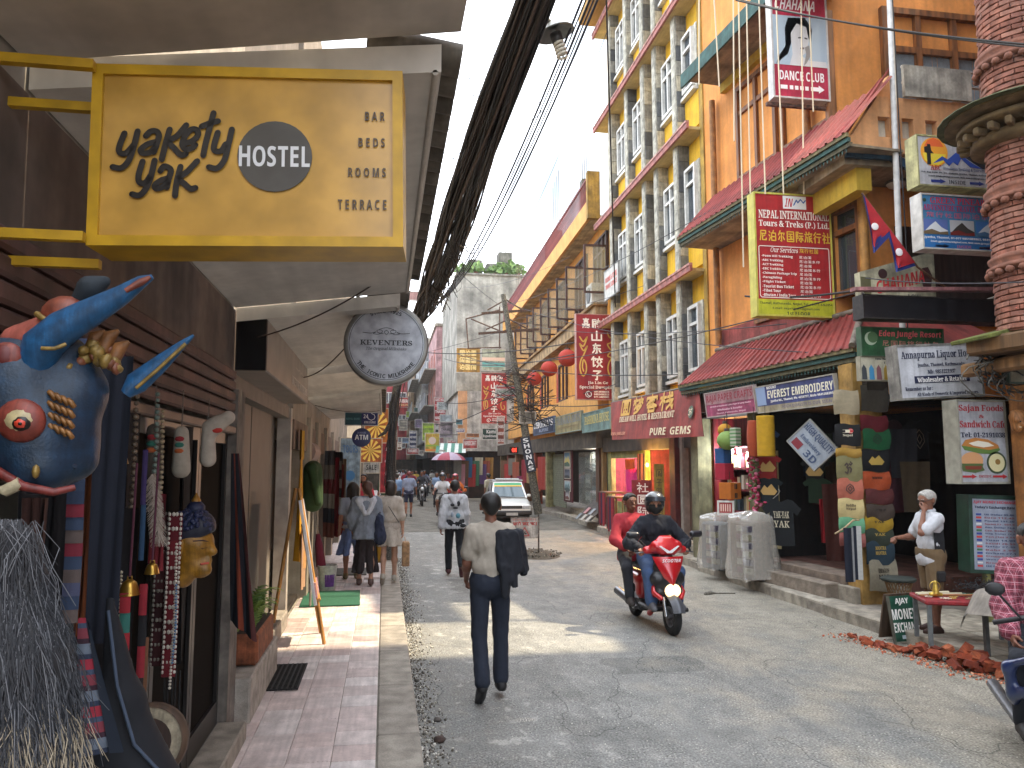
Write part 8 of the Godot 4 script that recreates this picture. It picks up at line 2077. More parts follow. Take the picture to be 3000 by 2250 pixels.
	for k in 8:
		hang_cloth("hung_shawl","%s on the left shop rack beyond the pillars" % names[k],"shawl",P(-.93+.05*(k % 2),2.3-.12*(k % 3),13.9+k*.42),Vector3(.6,0,1),.42,1.5-.1*(k % 4),C(["6a7078","a02a38","b8a48c","4a4a4e","8a4430","a83a34","2f6a70","a88a6a"][k]),"shawls on the left rack",([] if k % 2 else ["6a6a70","a89c90","8a3038","c0b4a4","3a3a44","9a5a4a"]) if k!=3 else ["2a2a2e","c8c4bc","2a2a2e","c8c4bc","2a2a2e","c8c4bc","2a2a2e"])
	var ez:=thing("easel","wooden easel with tall white board on the left pavement","easel",P(-.9,.15,8.9))
	var wood:=mt(C("c28a44"),.6,"wood",1.5)
	for e in [[P(-.60,.15,8.68),P(-.90,1.80,8.62)],[P(-1.19,.15,8.95),P(-.94,1.80,8.66)],[P(-.68,.15,9.25),P(-.88,1.4,8.9)]]:
		part(ez,"leg",MB.new().tube([e[0],e[1]],.02,4),wood)
	part(ez,"ledge",MB.new().tube([P(-.66,.62,8.62),P(-.72,.64,9.1)],.02,4),wood)
	part(ez,"board",MB.new().box(P(-.80,1.12,8.82),Vector3(.03,1.12,.5),Basis(Vector3(0,0,1),.17)*Basis(Vector3.UP,.05)),mt(C("dcdde4"),.4,"plaster",1.0))
	part(ez,"picture",MB.new().box(P(-.713,.72,8.82),Vector3(.032,.16,.46),Basis(Vector3(0,0,1),.17)*Basis(Vector3.UP,.05)),mt(C("cf9a9c"),.4,"dust",2.0))
	var m:=thing("rubber_mat","black rubber mat with a grid of holes on the pink tiles","mat",P(-.95,.155,7.4))
	var gb:=MB.new()
	for k in 12: gb.box(P(-1.17+k*.043,.160,7.4),Vector3(.014,.014,.86))
	for k in 22: gb.box(P(-.935,.159,6.98+k*.04),Vector3(.49,.012,.013))
	part(m,"grid",gb,mt(C("19191a"),.7,"dust",3.0))
	solo("green_mat","plain green doormat farther along the left pavement","mat",MB.new().cbox(P(-.71,.163,11.5),Vector3(.80,.018,1.22),.006,Basis(Vector3.UP,.03)),mt(C("2f6a52"),.95,"cloth",3.0))
	solo("grey_mat","grey slatted mat beyond the bucket","mat",MB.new().cbox(P(-.62,.16,14.3),Vector3(.7,.014,.9),.004),mt(C("5f5c56"),.9,"cloth",3.0))
	var bc:=thing("bucket","white paint bucket with violet label by the pillar","bucket",P(-.82,.15,12.2))
	var pc:=P(-.82,.15,12.2)
	part(bc,"pail",MB.new().lathe(pc,[Vector2(.001,.004),Vector2(.115,.004),Vector2(.14,.36),Vector2(.15,.365),Vector2(.15,.39),Vector2(.135,.39),Vector2(.11,.05)],24),mt(C("cfccc4"),.5,"dust",2.0))
	part(bc,"label",MB.new().sheet(8,2,func(u: float,v: float): var a: float=.6+u*1.2; var r: float=.133-v*.012; return pc+Vector3(cos(a)*r,.26-v*.18,sin(a)*r)),mt(C("6a2a8a"),.6,"dust",3.0))
	var br:=thing("duster","long magenta duster with thin handle leaning by the bucket","duster",P(-.95,.4,12.3))
	part(br,"handle",MB.new().tube([P(-1.05,1.75,12.35),P(-.98,.95,12.3)],.012,6),mt(C("b8a890"),.6,"wood",2.0))
	part(br,"head",MB.new().tube([P(-.985,1.0,12.3),P(-.97,.85,12.3),P(-.92,.52,12.25)],[.03,.06,.075],10),mt(C("7a2038"),.95,"cloth",4.0))
	var pl:=thing("planter","terracotta trough on the grey step","planter",P(-1.06,.47,7.0))
	part(pl,"trough",MB.new().cbox(P(-1.08,.60,6.95),Vector3(.24,.24,.9),.02),mt(C("a8603c"),.85,"grime",2.0))
	part(pl,"soil",MB.new().box(P(-1.08,.715,6.95),Vector3(.2,.02,.85)),mt(C("3a2a20"),.95,"dust",2.0))
	var fe:=thing("fern","bright green fern growing in the terracotta trough","plant",P(-1.06,.72,7.0))
	var ml:=[mt(C("7f9a3c"),.6,"dust",4.0),mt(C("5c8034"),.6,"dust",4.0),mt(C("a3b860"),.6,"dust",4.0)]
	for k in 34:
		var base:=P(-1.08+rng.randf_range(-.06,.06),.72,6.95+rng.randf_range(-.38,.38))
		var an:=rng.randf()*TAU; var L:=rng.randf_range(.25,.5)
		var out:=Vector3(cos(an)*.5+.35,0,sin(an)).normalized()
		var fr:=MB.new()
		var prev:=base
		for q in 12:
			var s:=(q+1)/12.0
			var pt:=base+out*L*.55*s*s+Vector3(0,L*(s-.55*s*s*s),0)
			var sd:=(pt-prev).cross(Vector3.UP).normalized()
			var w:=.05*sin(PI*(.12+.85*s))*(.6+L)
			for z in [-1.0,1.0]:
				fr.tri3(prev,pt,pt+sd*w*z-Vector3(0,.012,0)+(pt-prev)*.6)
			prev=pt
		part(fe,"frond",fr,ml[k % 3])
func demon_mask()->void:
	var o:=thing("demon_mask","blue horned demon mask with bulging red eye and gold crown","mask",P(-.63,1.98,1.6))
	var blue:=mt(C("1f3f5c"),.5,"grime",6.0,.0,"n_rough",.5); var deep:=mt(C("1f3a56"),.45,"grime",6.0,.0,"n_rough",.5)
	var sky:=mt(C("22659a"),.45,"grime",8.0); var gold:=mt(C("b0904a"),.45,"grime",8.0,.25); var pink:=mt(C("c46a5c"),.5,"grime",6.0); var rust:=mt(C("9a4a34"),.5,"grime",6.0)
	part(o,"face",blob([[P(-.70,2.20,1.62),P(-.66,2.10,1.62),.10,.09],[P(-.66,2.10,1.6),P(-.64,2.045,1.58),.075,.045],[P(-.76,2.12,1.62),P(-.63,2.04,1.585),.03,.025],[P(-.62,2.16,1.63),P(-.59,2.06,1.63),.06,.035],[P(-.63,2.25,1.63),P(-.60,2.2,1.63),.055]],.04,.009),blue)
	part(o,"forehead",blob([[P(-.70,2.285,1.61),P(-.64,2.30,1.6),.035,.042]],.02,.009),pink)
	part(o,"skull_cap",MB.new().ball(P(-.615,2.336,1.6),Vector3(.046,.042,.046),16),rust)
	part(o,"cap_cord",MB.new().tube([P(-.655,2.335,1.565),P(-.63,2.318,1.55),P(-.605,2.305,1.556)],.006,6),gold)
	part(o,"top_tuft",blob([[P(-.605,2.36,1.6),P(-.575,2.395,1.6),.012,.022],[P(-.575,2.395,1.6),P(-.55,2.41,1.6),.022,.012]],.015,.007),mt(C("1e2a34"),.8,"cloth",6.0))
	part(o,"horn",MB.new().tube([P(-.66,2.225,1.575),P(-.636,2.275,1.555),P(-.60,2.308,1.55),P(-.557,2.336,1.55),P(-.50,2.374,1.55),P(-.465,2.402,1.55),P(-.447,2.411,1.55)],[.03,.036,.033,.028,.019,.012,.005],14),sky)
	part(o,"horn_band",MB.new().tube([P(-.622,2.262,1.515),P(-.60,2.262,1.515),P(-.585,2.272,1.525)],.004,6),gold)
	part(o,"horn_chip",MB.new().tube([P(-.49,2.378,1.535),P(-.465,2.397,1.54),P(-.45,2.409,1.545)],[.005,.008,.004],6),rust)
	part(o,"horn",MB.new().tube([P(-.525,2.195,1.68),P(-.505,2.218,1.68),P(-.46,2.26,1.68),P(-.42,2.3,1.68),P(-.398,2.32,1.68)],[.012,.024,.018,.009,.003],12),sky)
	part(o,"horn_band",MB.new().tube([P(-.50,2.205,1.66),P(-.46,2.245,1.663),P(-.41,2.30,1.668)],.004,5),gold)
	for e in [[P(-.692,2.248,1.545),.030,true],[P(-.652,2.130,1.525),.042,false]]:
		var c: Vector3=e[0]; var r: float=e[1]
		var q:=part(o,"eye",MB.new().ball(c,Vector3(r,r*.95,r*.6),18,Basis(Vector3(0,0,1),-.5)),mt(C("a0483a"),.5,"grime",8.0))
		if e[2]: part(q,"hollow",MB.new().ball(c+Vector3(-.003,0,.006),Vector3(r*.72,r*.8,r*.5),14),mt(C("5a1a18"),.5,"",1))
		else:
			part(q,"white",MB.new().ball(c+Vector3(.002,.0,.006),Vector3(r*.74,r*.66,r*.52),16),mt(C("c9b88a"),.35,"dust",6.0))
			part(q,"ring",MB.new().ball(c+Vector3(.008,-.005,.013),Vector3(r*.44,r*.4,r*.42),14),mt(C("1a1614"),.4,"",1))
			part(q,"iris",MB.new().ball(c+Vector3(.009,-.006,.0165),Vector3(r*.32,r*.28,r*.38),14),mt(C("c4402c"),.35,"",1))
			part(q,"pupil",MB.new().ball(c+Vector3(.011,-.007,.021),Vector3(r*.14,r*.13,r*.32),10),mt(C("0e0c0c"),.3,"",1))
	for k in 26:
		var a:=k/25.0
		var c:=P(lerpf(-.605,-.515,a),2.235+.035*sin(a*PI)+rng.randf_range(-.016,.016),1.60+rng.randf_range(-.02,.03))
		part(o,"gilt_scroll",MB.new().ball(c,Vector3(rng.randf_range(.008,.017),rng.randf_range(.008,.016),.014),8,Basis(Vector3(0,0,1),rng.randf()*3)),gold if k % 3 else mt(C("9a5a3c"),.5,"grime",8.0))
	for e in [[-.575,2.29,.5],[-.55,2.292,.2],[-.53,2.27,-.1]]: part(o,"flame_point",MB.new().tube([P(e[0],e[1]-.02,1.61),P(e[0]+.012,e[1]+.012,1.61),P(e[0]+.028,e[1]+.022,1.61)],[.012,.014,.004],8),mt(C("a06a3c"),.5,"grime",8.0))
	for k in 16: part(o,"curl",MB.new().tube([P(-.617+(k % 4)*.011,2.185-k*.0048,1.548),P(-.609+(k % 4)*.011,2.180-k*.0048,1.54),P(-.606+(k % 4)*.011,2.172-k*.0048,1.548)],.005,6),mt(C("a8743c"),.45,"grime",8.0,.2))
	part(o,"lip",MB.new().tube([P(-.77,2.085,1.56),P(-.70,2.045,1.535),P(-.645,2.012,1.53),P(-.60,2.0,1.55),P(-.572,2.008,1.57)],[.008,.009,.009,.008,.006],8),mt(C("9a3c34"),.5,"grime",8.0))
	part(o,"tooth",MB.new().tube([P(-.648,2.018,1.53),P(-.672,2.004,1.528),P(-.69,2.006,1.53)],[.012,.011,.003],8),mt(C("cfc2a0"),.4,"dust",6.0))
	part(o,"tooth",MB.new().tube([P(-.74,2.06,1.55),P(-.735,2.035,1.55)],[.010,.003],8),mt(C("cfc2a0"),.4,"dust",6.0))
	part(o,"nose_gilt",MB.new().ball(P(-.622,2.038,1.525),Vector3(.007,.013,.008),8),gold)
	for k in 4: part(o,"wrinkle",MB.new().tube([P(-.61,2.115-k*.018,1.575),P(-.592,2.11-k*.018,1.57),P(-.578,2.10-k*.018,1.585)],.006,6),deep)
func fur_hat()->void:
	var o:=thing("fur_hanging","long grey black yak hair hanging at the lower left edge","fur",P(-.58,1.45,1.35))
	part(o,"hide",blob([[P(-.60,1.91,1.38),P(-.58,1.72,1.38),.05,.085],[P(-.58,1.72,1.38),P(-.57,1.45,1.38),.085,.07]],.03,.014),mt(C("26262a"),.9,"wood",6.0))
	var dark:=MB.new(); var pale:=MB.new(); var light:=MB.new()
	for k in 5200:
		var a:=rng.randf_range(-2.9,.25); var t:=pow(rng.randf(),.8)
		var r:=lerpf(.03,.088,minf(t*1.6,1.0))
		var p0:=P(-.60+.02*t+cos(a)*r,1.955-t*.30,1.38)+Vector3(0,0,-sin(a)*r)
		if t<.12: p0=P(-.60+rng.randfn()*.022,1.945+rng.randf()*.02,1.36)
		var L:=rng.randf_range(.06,.2)
		var out:=Vector3(cos(a),0,-sin(a))
		var p1:=p0+out*.012*rng.randf()+Vector3(rng.randfn()*.012,-L*.5,rng.randfn()*.006)+(out*.03 if t<.12 else Vector3.ZERO)
		var p2:=p1+Vector3(rng.randfn()*.016,-L*.5,rng.randfn()*.008)
		var w:=.0007
		var m:=pale if p0.y<1.70 and rng.randf()<.8 else (light if rng.randf()<.22 else dark)
		for s in [[p0,p1],[p1,p2]]: m.quad(s[0]-Vector3(w,0,0),s[0]+Vector3(w,0,0),s[1]+Vector3(w*.7,0,0),s[1]-Vector3(w*.7,0,0))
	for e in [[dark,"34353a"],[light,"6a6b70"],[pale,"a89a84"]]:
		var st:=part(o,"hair",e[0],mt(C(e[1]),.6,"",1)); st.set_meta("kind","stuff")
func fox_tail()->void:
	var o:=thing("fur_tail","pale shaggy fur tail hanging beside the red sash","fur",P(-.745,1.78,2.75))
	part(o,"core",MB.new().tube([P(-.775,2.02,2.8),P(-.76,1.9,2.8),P(-.74,1.80,2.8)],[.008,.018,.008],8),mt(C("8f8272"),.95,"cloth",5.0))
	var mb:=MB.new()
	for k in 500:
		var t:=rng.randf()
		var c:=P(-.775+.035*t,2.02-t*.22,2.79)
		var a:=rng.randf()*TAU
		var e:=c+Vector3(cos(a)*.028,-.03,sin(a)*.028)
		mb.quad(c-Vector3(.001,0,0),c+Vector3(.001,0,0),e+Vector3(.0005,0,0),e-Vector3(.0005,0,0))
	var st:=part(o,"hair",mb,mt(C("a3968a"),.8,"",1)); st.set_meta("kind","stuff")
	hang_cloth("sash_cloth","dark red sash between the fur tail and the bells","cloth",P(-.765,1.95,2.85),Vector3(1,0,.2),.05,.26,C("7a1c26"),"",[],.008)
func golden_head()->void:
	var o:=thing("buddha_head","golden painted head with dark blue curls, facing right","sculpture",P(-.79,1.58,3.5))
	var c:=P(-.79,1.70,3.5)
	var gold:=mt(C("c08a2c"),.45,"grime",6.0,.1)
	part(o,"face",blob([[c+Vector3(-.02,.03,0),c+Vector3(.01,.02,0),.075,.07],[c+Vector3(-.015,-.03,0),c+Vector3(.035,-.09,.01),.06,.035],[c+Vector3(.06,.03,.02),c+Vector3(.082,-.015,.02),.010,.017],[c+Vector3(.055,-.05,.02),c+Vector3(.068,-.052,.02),.012],[c+Vector3(.05,-.075,.02),c+Vector3(.06,-.09,.02),.018],[c+Vector3(-.02,-.08,0),c+Vector3(-.04,-.12,0),.05,.045]],.02,.008),gold)
	part(o,"ear",blob([[c+Vector3(-.05,.03,.065),c+Vector3(-.06,-.09,.06),.018,.014],[c+Vector3(-.03,.03,.068),c+Vector3(-.045,-.03,.068),.010]],.01,.008),gold)
	part(o,"lips",MB.new().tube([c+Vector3(.04,-.062,.055),c+Vector3(.068,-.06,.035)],.005,6),mt(C("b8503c"),.5,"",1))
	part(o,"eyelid",MB.new().tube([c+Vector3(.02,.01,.066),c+Vector3(.045,.002,.056),c+Vector3(.062,.006,.042)],.003,5),mt(C("4a2a1c"),.6,"",1))
	part(o,"brow",MB.new().tube([c+Vector3(.01,.035,.07),c+Vector3(.045,.036,.06),c+Vector3(.065,.028,.04)],.003,5),mt(C("3a2420"),.6,"",1))
	part(o,"hair_mass",blob([[c+Vector3(-.03,.08,0),c+Vector3(.01,.085,0),.082,.075],[c+Vector3(-.07,.03,0),c+Vector3(-.06,.0,0),.05]],.02,.012,[[Vector3(.5,-.86,0),c+Vector3(.03,.04,0)]]),mt(C("161c2e"),.6,"",1))
	for k in 110:
		var d:=Vector3(rng.randfn(),absf(rng.randfn())*.8+.15,absf(rng.randfn())-.3).normalized()
		var p:=c+Vector3(-.012,.075,0)+d*.088
		if p.y<c.y+.05 and p.x>c.x-.03: continue
		part(o,"curl",MB.new().ball(p,Vector3.ONE*.0115,6),mt(C("20294a"),.5,"",1))
	part(o,"topknot",MB.new().ball(c+Vector3(0,.165,0),Vector3(.04,.035,.04),10),mt(C("1c2440"),.6,"",1))
	part(o,"finial",MB.new().lathe(c+Vector3(.0,.19,0),[Vector2(.018,0),Vector2(.02,.01),Vector2(.008,.03),Vector2(.001,.042)],10),gold)
# ---------------------------------------------------------------- goods outside the right shops
func tee(label: String,f: Transform3D,w: float,h: float,col: String,mark:="",mcol:="d8d0b8",folded:=false)->Node3D:
	var o:=thing("t_shirt",label,"shirt",f*Vector3(0,-h/2,0),"shirts on sale at the corner shop")
	frames[o]=f*Transform3D(Basis(),Vector3(0,0,.03)); sizes[o]=Vector2(w,h)
	var mb:=MB.new(); mb.xf=f
	if folded:
		mb.sheet(10,8,func(u: float,v: float): return Vector3((u-.5)*w*(1.0+.06*sin(v*3.0)),(.5-v)*h-.012*sin(u*PI*2+w*9),.02*sin(v*PI)+.008*sin(u*7+v*3)),.012)
	else:
		var pl:=PackedVector2Array([Vector2(-.16,.5),Vector2(-.3,.47),Vector2(-.5,.3),Vector2(-.4,.16),Vector2(-.3,.22),Vector2(-.31,-.48),Vector2(0,-.5),Vector2(.31,-.48),Vector2(.3,.22),Vector2(.4,.16),Vector2(.5,.3),Vector2(.3,.47),Vector2(.16,.5),Vector2(0,.44)])
		for i in pl.size(): pl[i]*=Vector2(w,h)
		mb.prism(pl,-.012,.012)
	part(o,"cloth",mb,mt(C(col),.92,"cloth",3.0))
	if mark=="om": glyphs(o,["om"],.3,.2,.7,.75,.02,ink(mcol))
	elif mark=="peak": shape(o,[.2,.55,.35,.3,.45,.42,.6,.25,.8,.55,.7,.7,.3,.7],ink(mcol),"print")
	elif mark=="ring": S(o,[[5,1,8,3,9,6,5,9,1,6,2,3,5,1],[5,3,7,5,5,7,3,5,5,3]],.3,.2,.7,.8,.012,ink(mcol),"print")
	elif mark!="":
		var ln:=mark.split("|")
		for i in ln.size(): T(o,ln[i],.3,.26+i*.2,.7,.4+i*.2,ink(mcol),"serifb")
	return o
func right_goods()->void:
	var cf:=func(u,y,w,yaw): return Transform3D(Basis(Vector3.UP,yaw),q1(u,y,w))
	var pf:=[[2.93,.34,"b5a88c","","cream shirt at the top of the pillar, left column"],[2.47,.3,"17171a","I|Nepal","black shirt with a heart and country name"],[2.22,.12,"b08a3a","","narrow ochre folded shirt under the black one"],[2.0,.34,"8a845a","om","olive shirt with pale curled symbol"],[1.72,.28,"c4705a","ring","salmon shirt with round print"],[1.45,.26,"d8c48a","Buddha|Nepal","pale yellow shirt with red and dark lettering"],[1.22,.2,"6fae84","","mint green folded shirt"],[1.02,.18,"a8625a","","dusty pink folded shirt at the foot of the left column"]]
	for e in pf:
		var t:=tee(e[4],Transform3D(Basis(Vector3.UP,-.5),P(6.42,e[0],9.93)),.32,e[1],e[2],e[3],"3a2a24" if C(e[2]).get_luminance()>.3 else "d8d0b8",true)
		if e[3]=="I|Nepal": disc(t,.62,.32,.035,ink("b8262c"),"heart")
	var pr:=[[2.95,.36,"5a544a","","grey brown shirt at the top of the pillar, right column"],[2.6,.22,"7a1c2a","","dark red folded shirt in the right column"],[2.38,.28,"1f6a3e","ring","green shirt with round gold print"],[2.08,.3,"15161a","peak","black shirt with gold mountain print"],[1.8,.24,"c4562a","WWWW","orange shirt with row of dark letters"],[1.58,.2,"6a3030","","maroon folded shirt below the orange one"],[1.36,.22,"54463c","o o o","brown shirt with three small prints"],[1.2,.2,"c09a2c","YAK","mustard shirt with dark print"],[1.02,.24,"3a4234","YAK","dark olive shirt with faint gold print"],[.82,.34,"2c4250","MANTRA|MANTRA","blue grey shirt with block of fine writing"],[.5,.42,"a39a84","DRAGON|MAP","pale grey shirt with large line drawing at the bottom"]]
	for e in pr: tee(e[4],Transform3D(Basis(Vector3.UP,.06),P(6.80+(.02 if int(e[0]*10) % 2 else -.01),e[0]+.03,9.88)),.42,e[1],e[2],e[3],"2a2622" if C(e[2]).get_luminance()>.25 else "b89a4a",true)
	for e in [[3.55,2.45,.72,"223a5c","","navy shirt high at the left of the entrance",.5],[3.6,2.02,.74,"a82c2a","peak","red shirt with emblem at the left of the entrance",.5],[3.62,1.62,.74,"1c2a30","peak","black green shirt with gold print at the left of the entrance",.5],[4.15,1.95,.2,"1a1c1c","peak","black shirt with pale mountain print inside the entrance",.5],[4.2,1.62,.2,"1f3a22","","dark green shirt inside the entrance",.5]]:
		tee(e[5],cf.call(e[0],e[1],e[2],-.9),e[6],.42,e[3],e[4],"c0a060")
	var bt:=tee("black shirt with two words on a hanger at the green frame",cf.call(4.35,1.12,1.0,-.75),.62,.75,"10151a","YAK-YAK|YAK","b8b09a")
	solo("coat_hanger","bent wire hanger of the black worded shirt","hanger",MB.new().tube([q1(4.2,1.5,1.05),q1(4.35,1.58,1.05),q1(4.4,1.63,1.05),q1(4.36,1.66,1.05)],.006,5),mt(C("b8b4ac"),.3,"",1,.7))
	hang_cloth("batik_cloth","maroon batik shirt hanging inside the entrance","shirt",q1(4.9,1.75,.3),Vector3(1,0,.4),.55,1.2,C("5a2a22"))
	hang_cloth("narrow_cloth","bright red cloth strip beside the batik shirt","cloth",q1(4.55,1.5,.35),Vector3(1,0,.4),.14,.7,C("b81c2a"))
	var ns:=thing("polo_on_hanger","navy and white shirt on a wooden hanger in front of the pillar","shirt",P(6.25,.5,9.75))
	part(ns,"hanger",MB.new().tube([P(6.05,1.12,9.75),P(6.2,1.2,9.75),P(6.33,1.3,9.75),P(6.42,1.3,9.75)],.012,6),mt(C("b8a078"),.6,"wood",2.0))
	for k in 5: part(ns,"panel",MB.new().sheet(3,6,func(u: float,v: float): return P(6.17+(k+u)*.052,1.2+(.02 if k>2 else .0)-v*.72,9.74-.03*sin((k+u)*1.3)),.008),mt(C(["141c30","141c30","c8cacc","1a2236","d0d0cc"][k]),.9,"cloth",3.0))
	for e in [[7.2,2.62,10.9,"3f4644","","grey shirt high in the dark side opening"],[7.75,2.45,10.9,"4a3036","ring","plum shirt with frame print in the dark side opening"],[8.25,2.45,10.9,"24262a","ring","black shirt with frame print in the dark side opening"],[7.25,1.15,10.8,"6f6c60","peak","large pale grey shirt low in the side opening"],[8.0,1.6,11.2,"5a1c22","om","dark red shirt with symbol deep in the side opening"],[7.5,1.85,11.3,"1f4a3c","","teal shirt deep in the side opening"]]:
		tee(e[5],Transform3D(Basis(Vector3.UP,.05),P(e[0],e[1],e[2])),.55,.62 if e[1]>1.3 else .8,e[3],e[4],"8a7a6a")
	var gc:=["2a3a4a","4a2a2a","3a4a34","5a4a34","2c2a34","6a3a2a","34404a","4a4038","243a34","5a2a3a","3c3c44","6a5a44"]
	for k in 12:
		hang_cloth("rail_garment","garment on the rail inside the corner shop, %s from the left" % ["first","second","third","fourth","fifth","sixth","seventh","eighth","ninth","tenth","eleventh","twelfth"][k],"clothing",q1(3.35+k*.22,2.6-.5*(k % 2),-.35),Vector3(1,0,.3),.42,.75,C(gc[k]),"garments on the corner shop rail")
	lantern_round(q1(2.55,2.70,.95),.13,C("d89a24"),"small yellow ball lantern above the green one","paper lanterns of the craft shop")
	lantern_round(q1(2.72,2.50,1.0),.19,C("8fae5a"),"green ball lantern at the craft shop","paper lanterns of the craft shop")
	for e in [[3.0,2.55,.14,.34,"cfd4bc","white and green striped box lantern"],[2.55,2.22,.22,.28,"2a5a94","blue box lantern behind the green ball"],[2.58,1.93,.24,.30,"b8243e","crimson paper box lantern above the orange one"],[2.76,1.58,.28,.30,"c9701e","orange box lantern with dark drawings"]]:
		var lo:=thing("box_lantern",e[5],"lantern",q1(e[0],e[1]-e[3]/2,1.0),"paper lanterns of the craft shop")
		part(lo,"shade",MB.new().cbox(q1(e[0],e[1],1.0),Vector3(e[2],e[3],e[2]),.006,Basis(Vector3.UP,.4)),mt(C(e[4]),.85,"cloth",2.0))
		if e[4]=="cfd4bc":
			for k in 5: part(lo,"stripe",MB.new().box(q1(e[0],e[1]-.13+k*.065,1.0),Vector3(e[2]+.006,.028,e[2]+.006),Basis(Vector3.UP,.4)),mt(C("5f8a5a"),.85,"",1))
		if e[4]=="c9701e":
			for k in 6: part(lo,"drawing",MB.new().box(q1(e[0]+.0,e[1]-.08+.16*(k % 2),1.0),Vector3(.07,.09,e[2]+.008),Basis(Vector3.UP,.4)*Basis(Vector3.UP,.3*(k-2.5))),mt(C("3a2414"),.85,"",1))
		part(lo,"cord",MB.new().tube([q1(e[0],e[1]+e[3]/2,1.0),q1(e[0],e[1]+e[3]/2+.2,1.0)],.005,5),mt(C("2a2622"),.8,"",1))
	for e in [[3.7,2.50,.13,.62,"b8502c","ribbed red orange cylinder lantern left of the yellow one"],[4.05,2.53,.15,.68,"d8a81e","ribbed yellow cylinder lantern"]]:
		var lo:=thing("tube_lantern",e[5],"lantern",q1(e[0],e[1]-e[3]/2,1.05),"paper lanterns of the craft shop")
		var prf:=[Vector2(.02,-e[3]/2)]
		for k in 40: prf.append(Vector2(e[2]*(1.0-.05*(k % 2))*(.8+.2*sin(PI*k/39.0) if e[4]=="b8502c" else 1.0),-e[3]/2+e[3]*k/39.0))
		prf.append(Vector2(.02,e[3]/2))
		part(lo,"shade",MB.new().lathe(q1(e[0],e[1],1.05),prf,18),mt(C(e[4]),.85,"cloth",2.0))
		part(lo,"cord",MB.new().tube([q1(e[0],e[1]+e[3]/2,1.05),q1(e[0],3.05,1.05)],.005,5),mt(C("2a2622"),.8,"",1))
	var ga:=thing("flower_garland","hanging garland of pink and red paper flowers","garland",q1(3.5,1.2,.95))
	var gm:=[mt(C("b83a5c"),.85,"",1),mt(C("8a1c3a"),.85,"",1),mt(C("c8708a"),.85,"",1),mt(C("5a5a34"),.85,"",1)]
	for k in 90:
		var y:=2.35-k*.0125
		var c:=q1(3.5+rng.randfn()*.06,y,.95+rng.randfn()*.05)
		part(ga,"flower",MB.new().ball(c,Vector3(.035,.022,.035),6,Basis(Vector3(1,0,0),rng.randf()*3)),gm[rng.randi() % 4])
	hang_cloth("wall_scroll","cream wall scroll with dark branches behind the garland","scroll",q1(3.3,2.3,.5),Vector3(.1,0,1),.55,1.7,C("b8a878"))
	var cs:=thing("card_shelf","red shelf packed with cards and notebooks in the craft shop","shelf",q1(1.7,.5,.1))
	for k in 5: part(cs,"shelf_board",b1(MB.new(),1.15,2.4,.7+k*.42,.73+k*.42,-.1,.3),mt(C("7a1c24"),.6,"wood",1.0))
	part(cs,"back",b1(MB.new(),1.1,2.95,.42,3.0,-.14,-.1),mt(C("5a1a1e"),.8,"wood",1.0))
	part(cs,"side",b1(MB.new(),1.08,1.14,.42,3.0,-.1,.4),mt(C("8a2028"),.6,"wood",1.0))
	for k in 4:
		for q in 11:
			part(cs,"card",b1(MB.new(),1.2+q*.11,1.28+q*.11,.74+k*.42,.74+k*.42+rng.randf_range(.2,.33),.05+rng.randf()*.1,.12+rng.randf()*.12),mt(C(["a8342c","c8bda4","3a4a58","8a8a7a","b8a070","5a6a60","d0ccc0","6a2a34"][rng.randi() % 8]),.7,"",1))
	for e in [[2.75,1.25,.55,.95,"display stand under milky plastic, left one near the scooter"],[4.0,1.35,.6,1.05,"display stand under milky plastic, right one by the steps"]]:
		var st:=thing("display_stand",e[4],"display stand",q1(e[0],.18,e[1]))
		part(st,"goods",MB.new().cbox(q1(e[0],.18+e[3]/2-.05,e[1]),Vector3(e[2]*.75,e[3]-.12,e[2]*.9),.03,Basis(Vector3.UP,.3)),mt(C("5a6470") if e[0]<3 else C("7a6a5c"),.7,"grime",3.0))
		for k in 18: part(st,"packet",MB.new().box(q1(e[0]-e[2]*.3+(k % 3)*e[2]*.3,.35+int(k/3.0)*(e[3]-.25)/6,e[1]),Vector3(e[2]*.86,.09,e[2]*.26),Basis(Vector3.UP,.3)),mt(C(["3f4c62","6a4450","8a8670","4a5a4a","a09a90","55505e"][k % 6]),.6,"dust",3.0))
		var pm:=StandardMaterial3D.new()
		pm.albedo_color=Color(.85,.83,.79,.3); pm.roughness=.2; pm.transparency=BaseMaterial3D.TRANSPARENCY_ALPHA; pm.cull_mode=BaseMaterial3D.CULL_DISABLED
		var sh:=MB.new()
		var cc:=q1(e[0],.18,e[1])
		sh.sheet(40,16,func(u: float,v: float):
			var a:=u*TAU+.3
			var rx:=signf(cos(a))*pow(absf(cos(a)),.5); var rz:=signf(sin(a))*pow(absf(sin(a)),.5)
			var t:=clampf((v-.18)/.82,0,1)
			var r: float=e[2]*(.5+.12*t+.05*sin(a*7+v*5)*t+.035*sin(a*13+v*11)*t+.02*sin(a*29))*(minf(v/.18,1.0))
			return cc+Vector3(rx*r,e[3]+.06*(1-minf(v/.18,1.0))-t*(e[3]-.03)+.015*sin(a*5),rz*r))
		part(st,"plastic_cover",sh,pm)
	var cf2:=board("red_card_frame","small white framed card with red pattern standing on the left wrapped stand","picture",[Transform3D(Basis(Vector3.UP,-.5)*Basis(Vector3.RIGHT,-.2),q1(2.85,1.28,1.15)),.3,.26],.03,mt(C("8a2424"),.6,"",1),mt(C("d8d4ca"),.6,"plaster",2.0),.035)
	for k in 5: rect(cf2,.2+k*.13,.25,.26+k*.13,.75,ink("d0b0a0"),"mark")
	var tb:=thing("trinket_table","low red topped metal table covered with trinkets","table",P(6.25,.15,7.55))
	var tf:=Transform3D(Basis(Vector3.UP,-.35),P(6.22,.0,7.62))
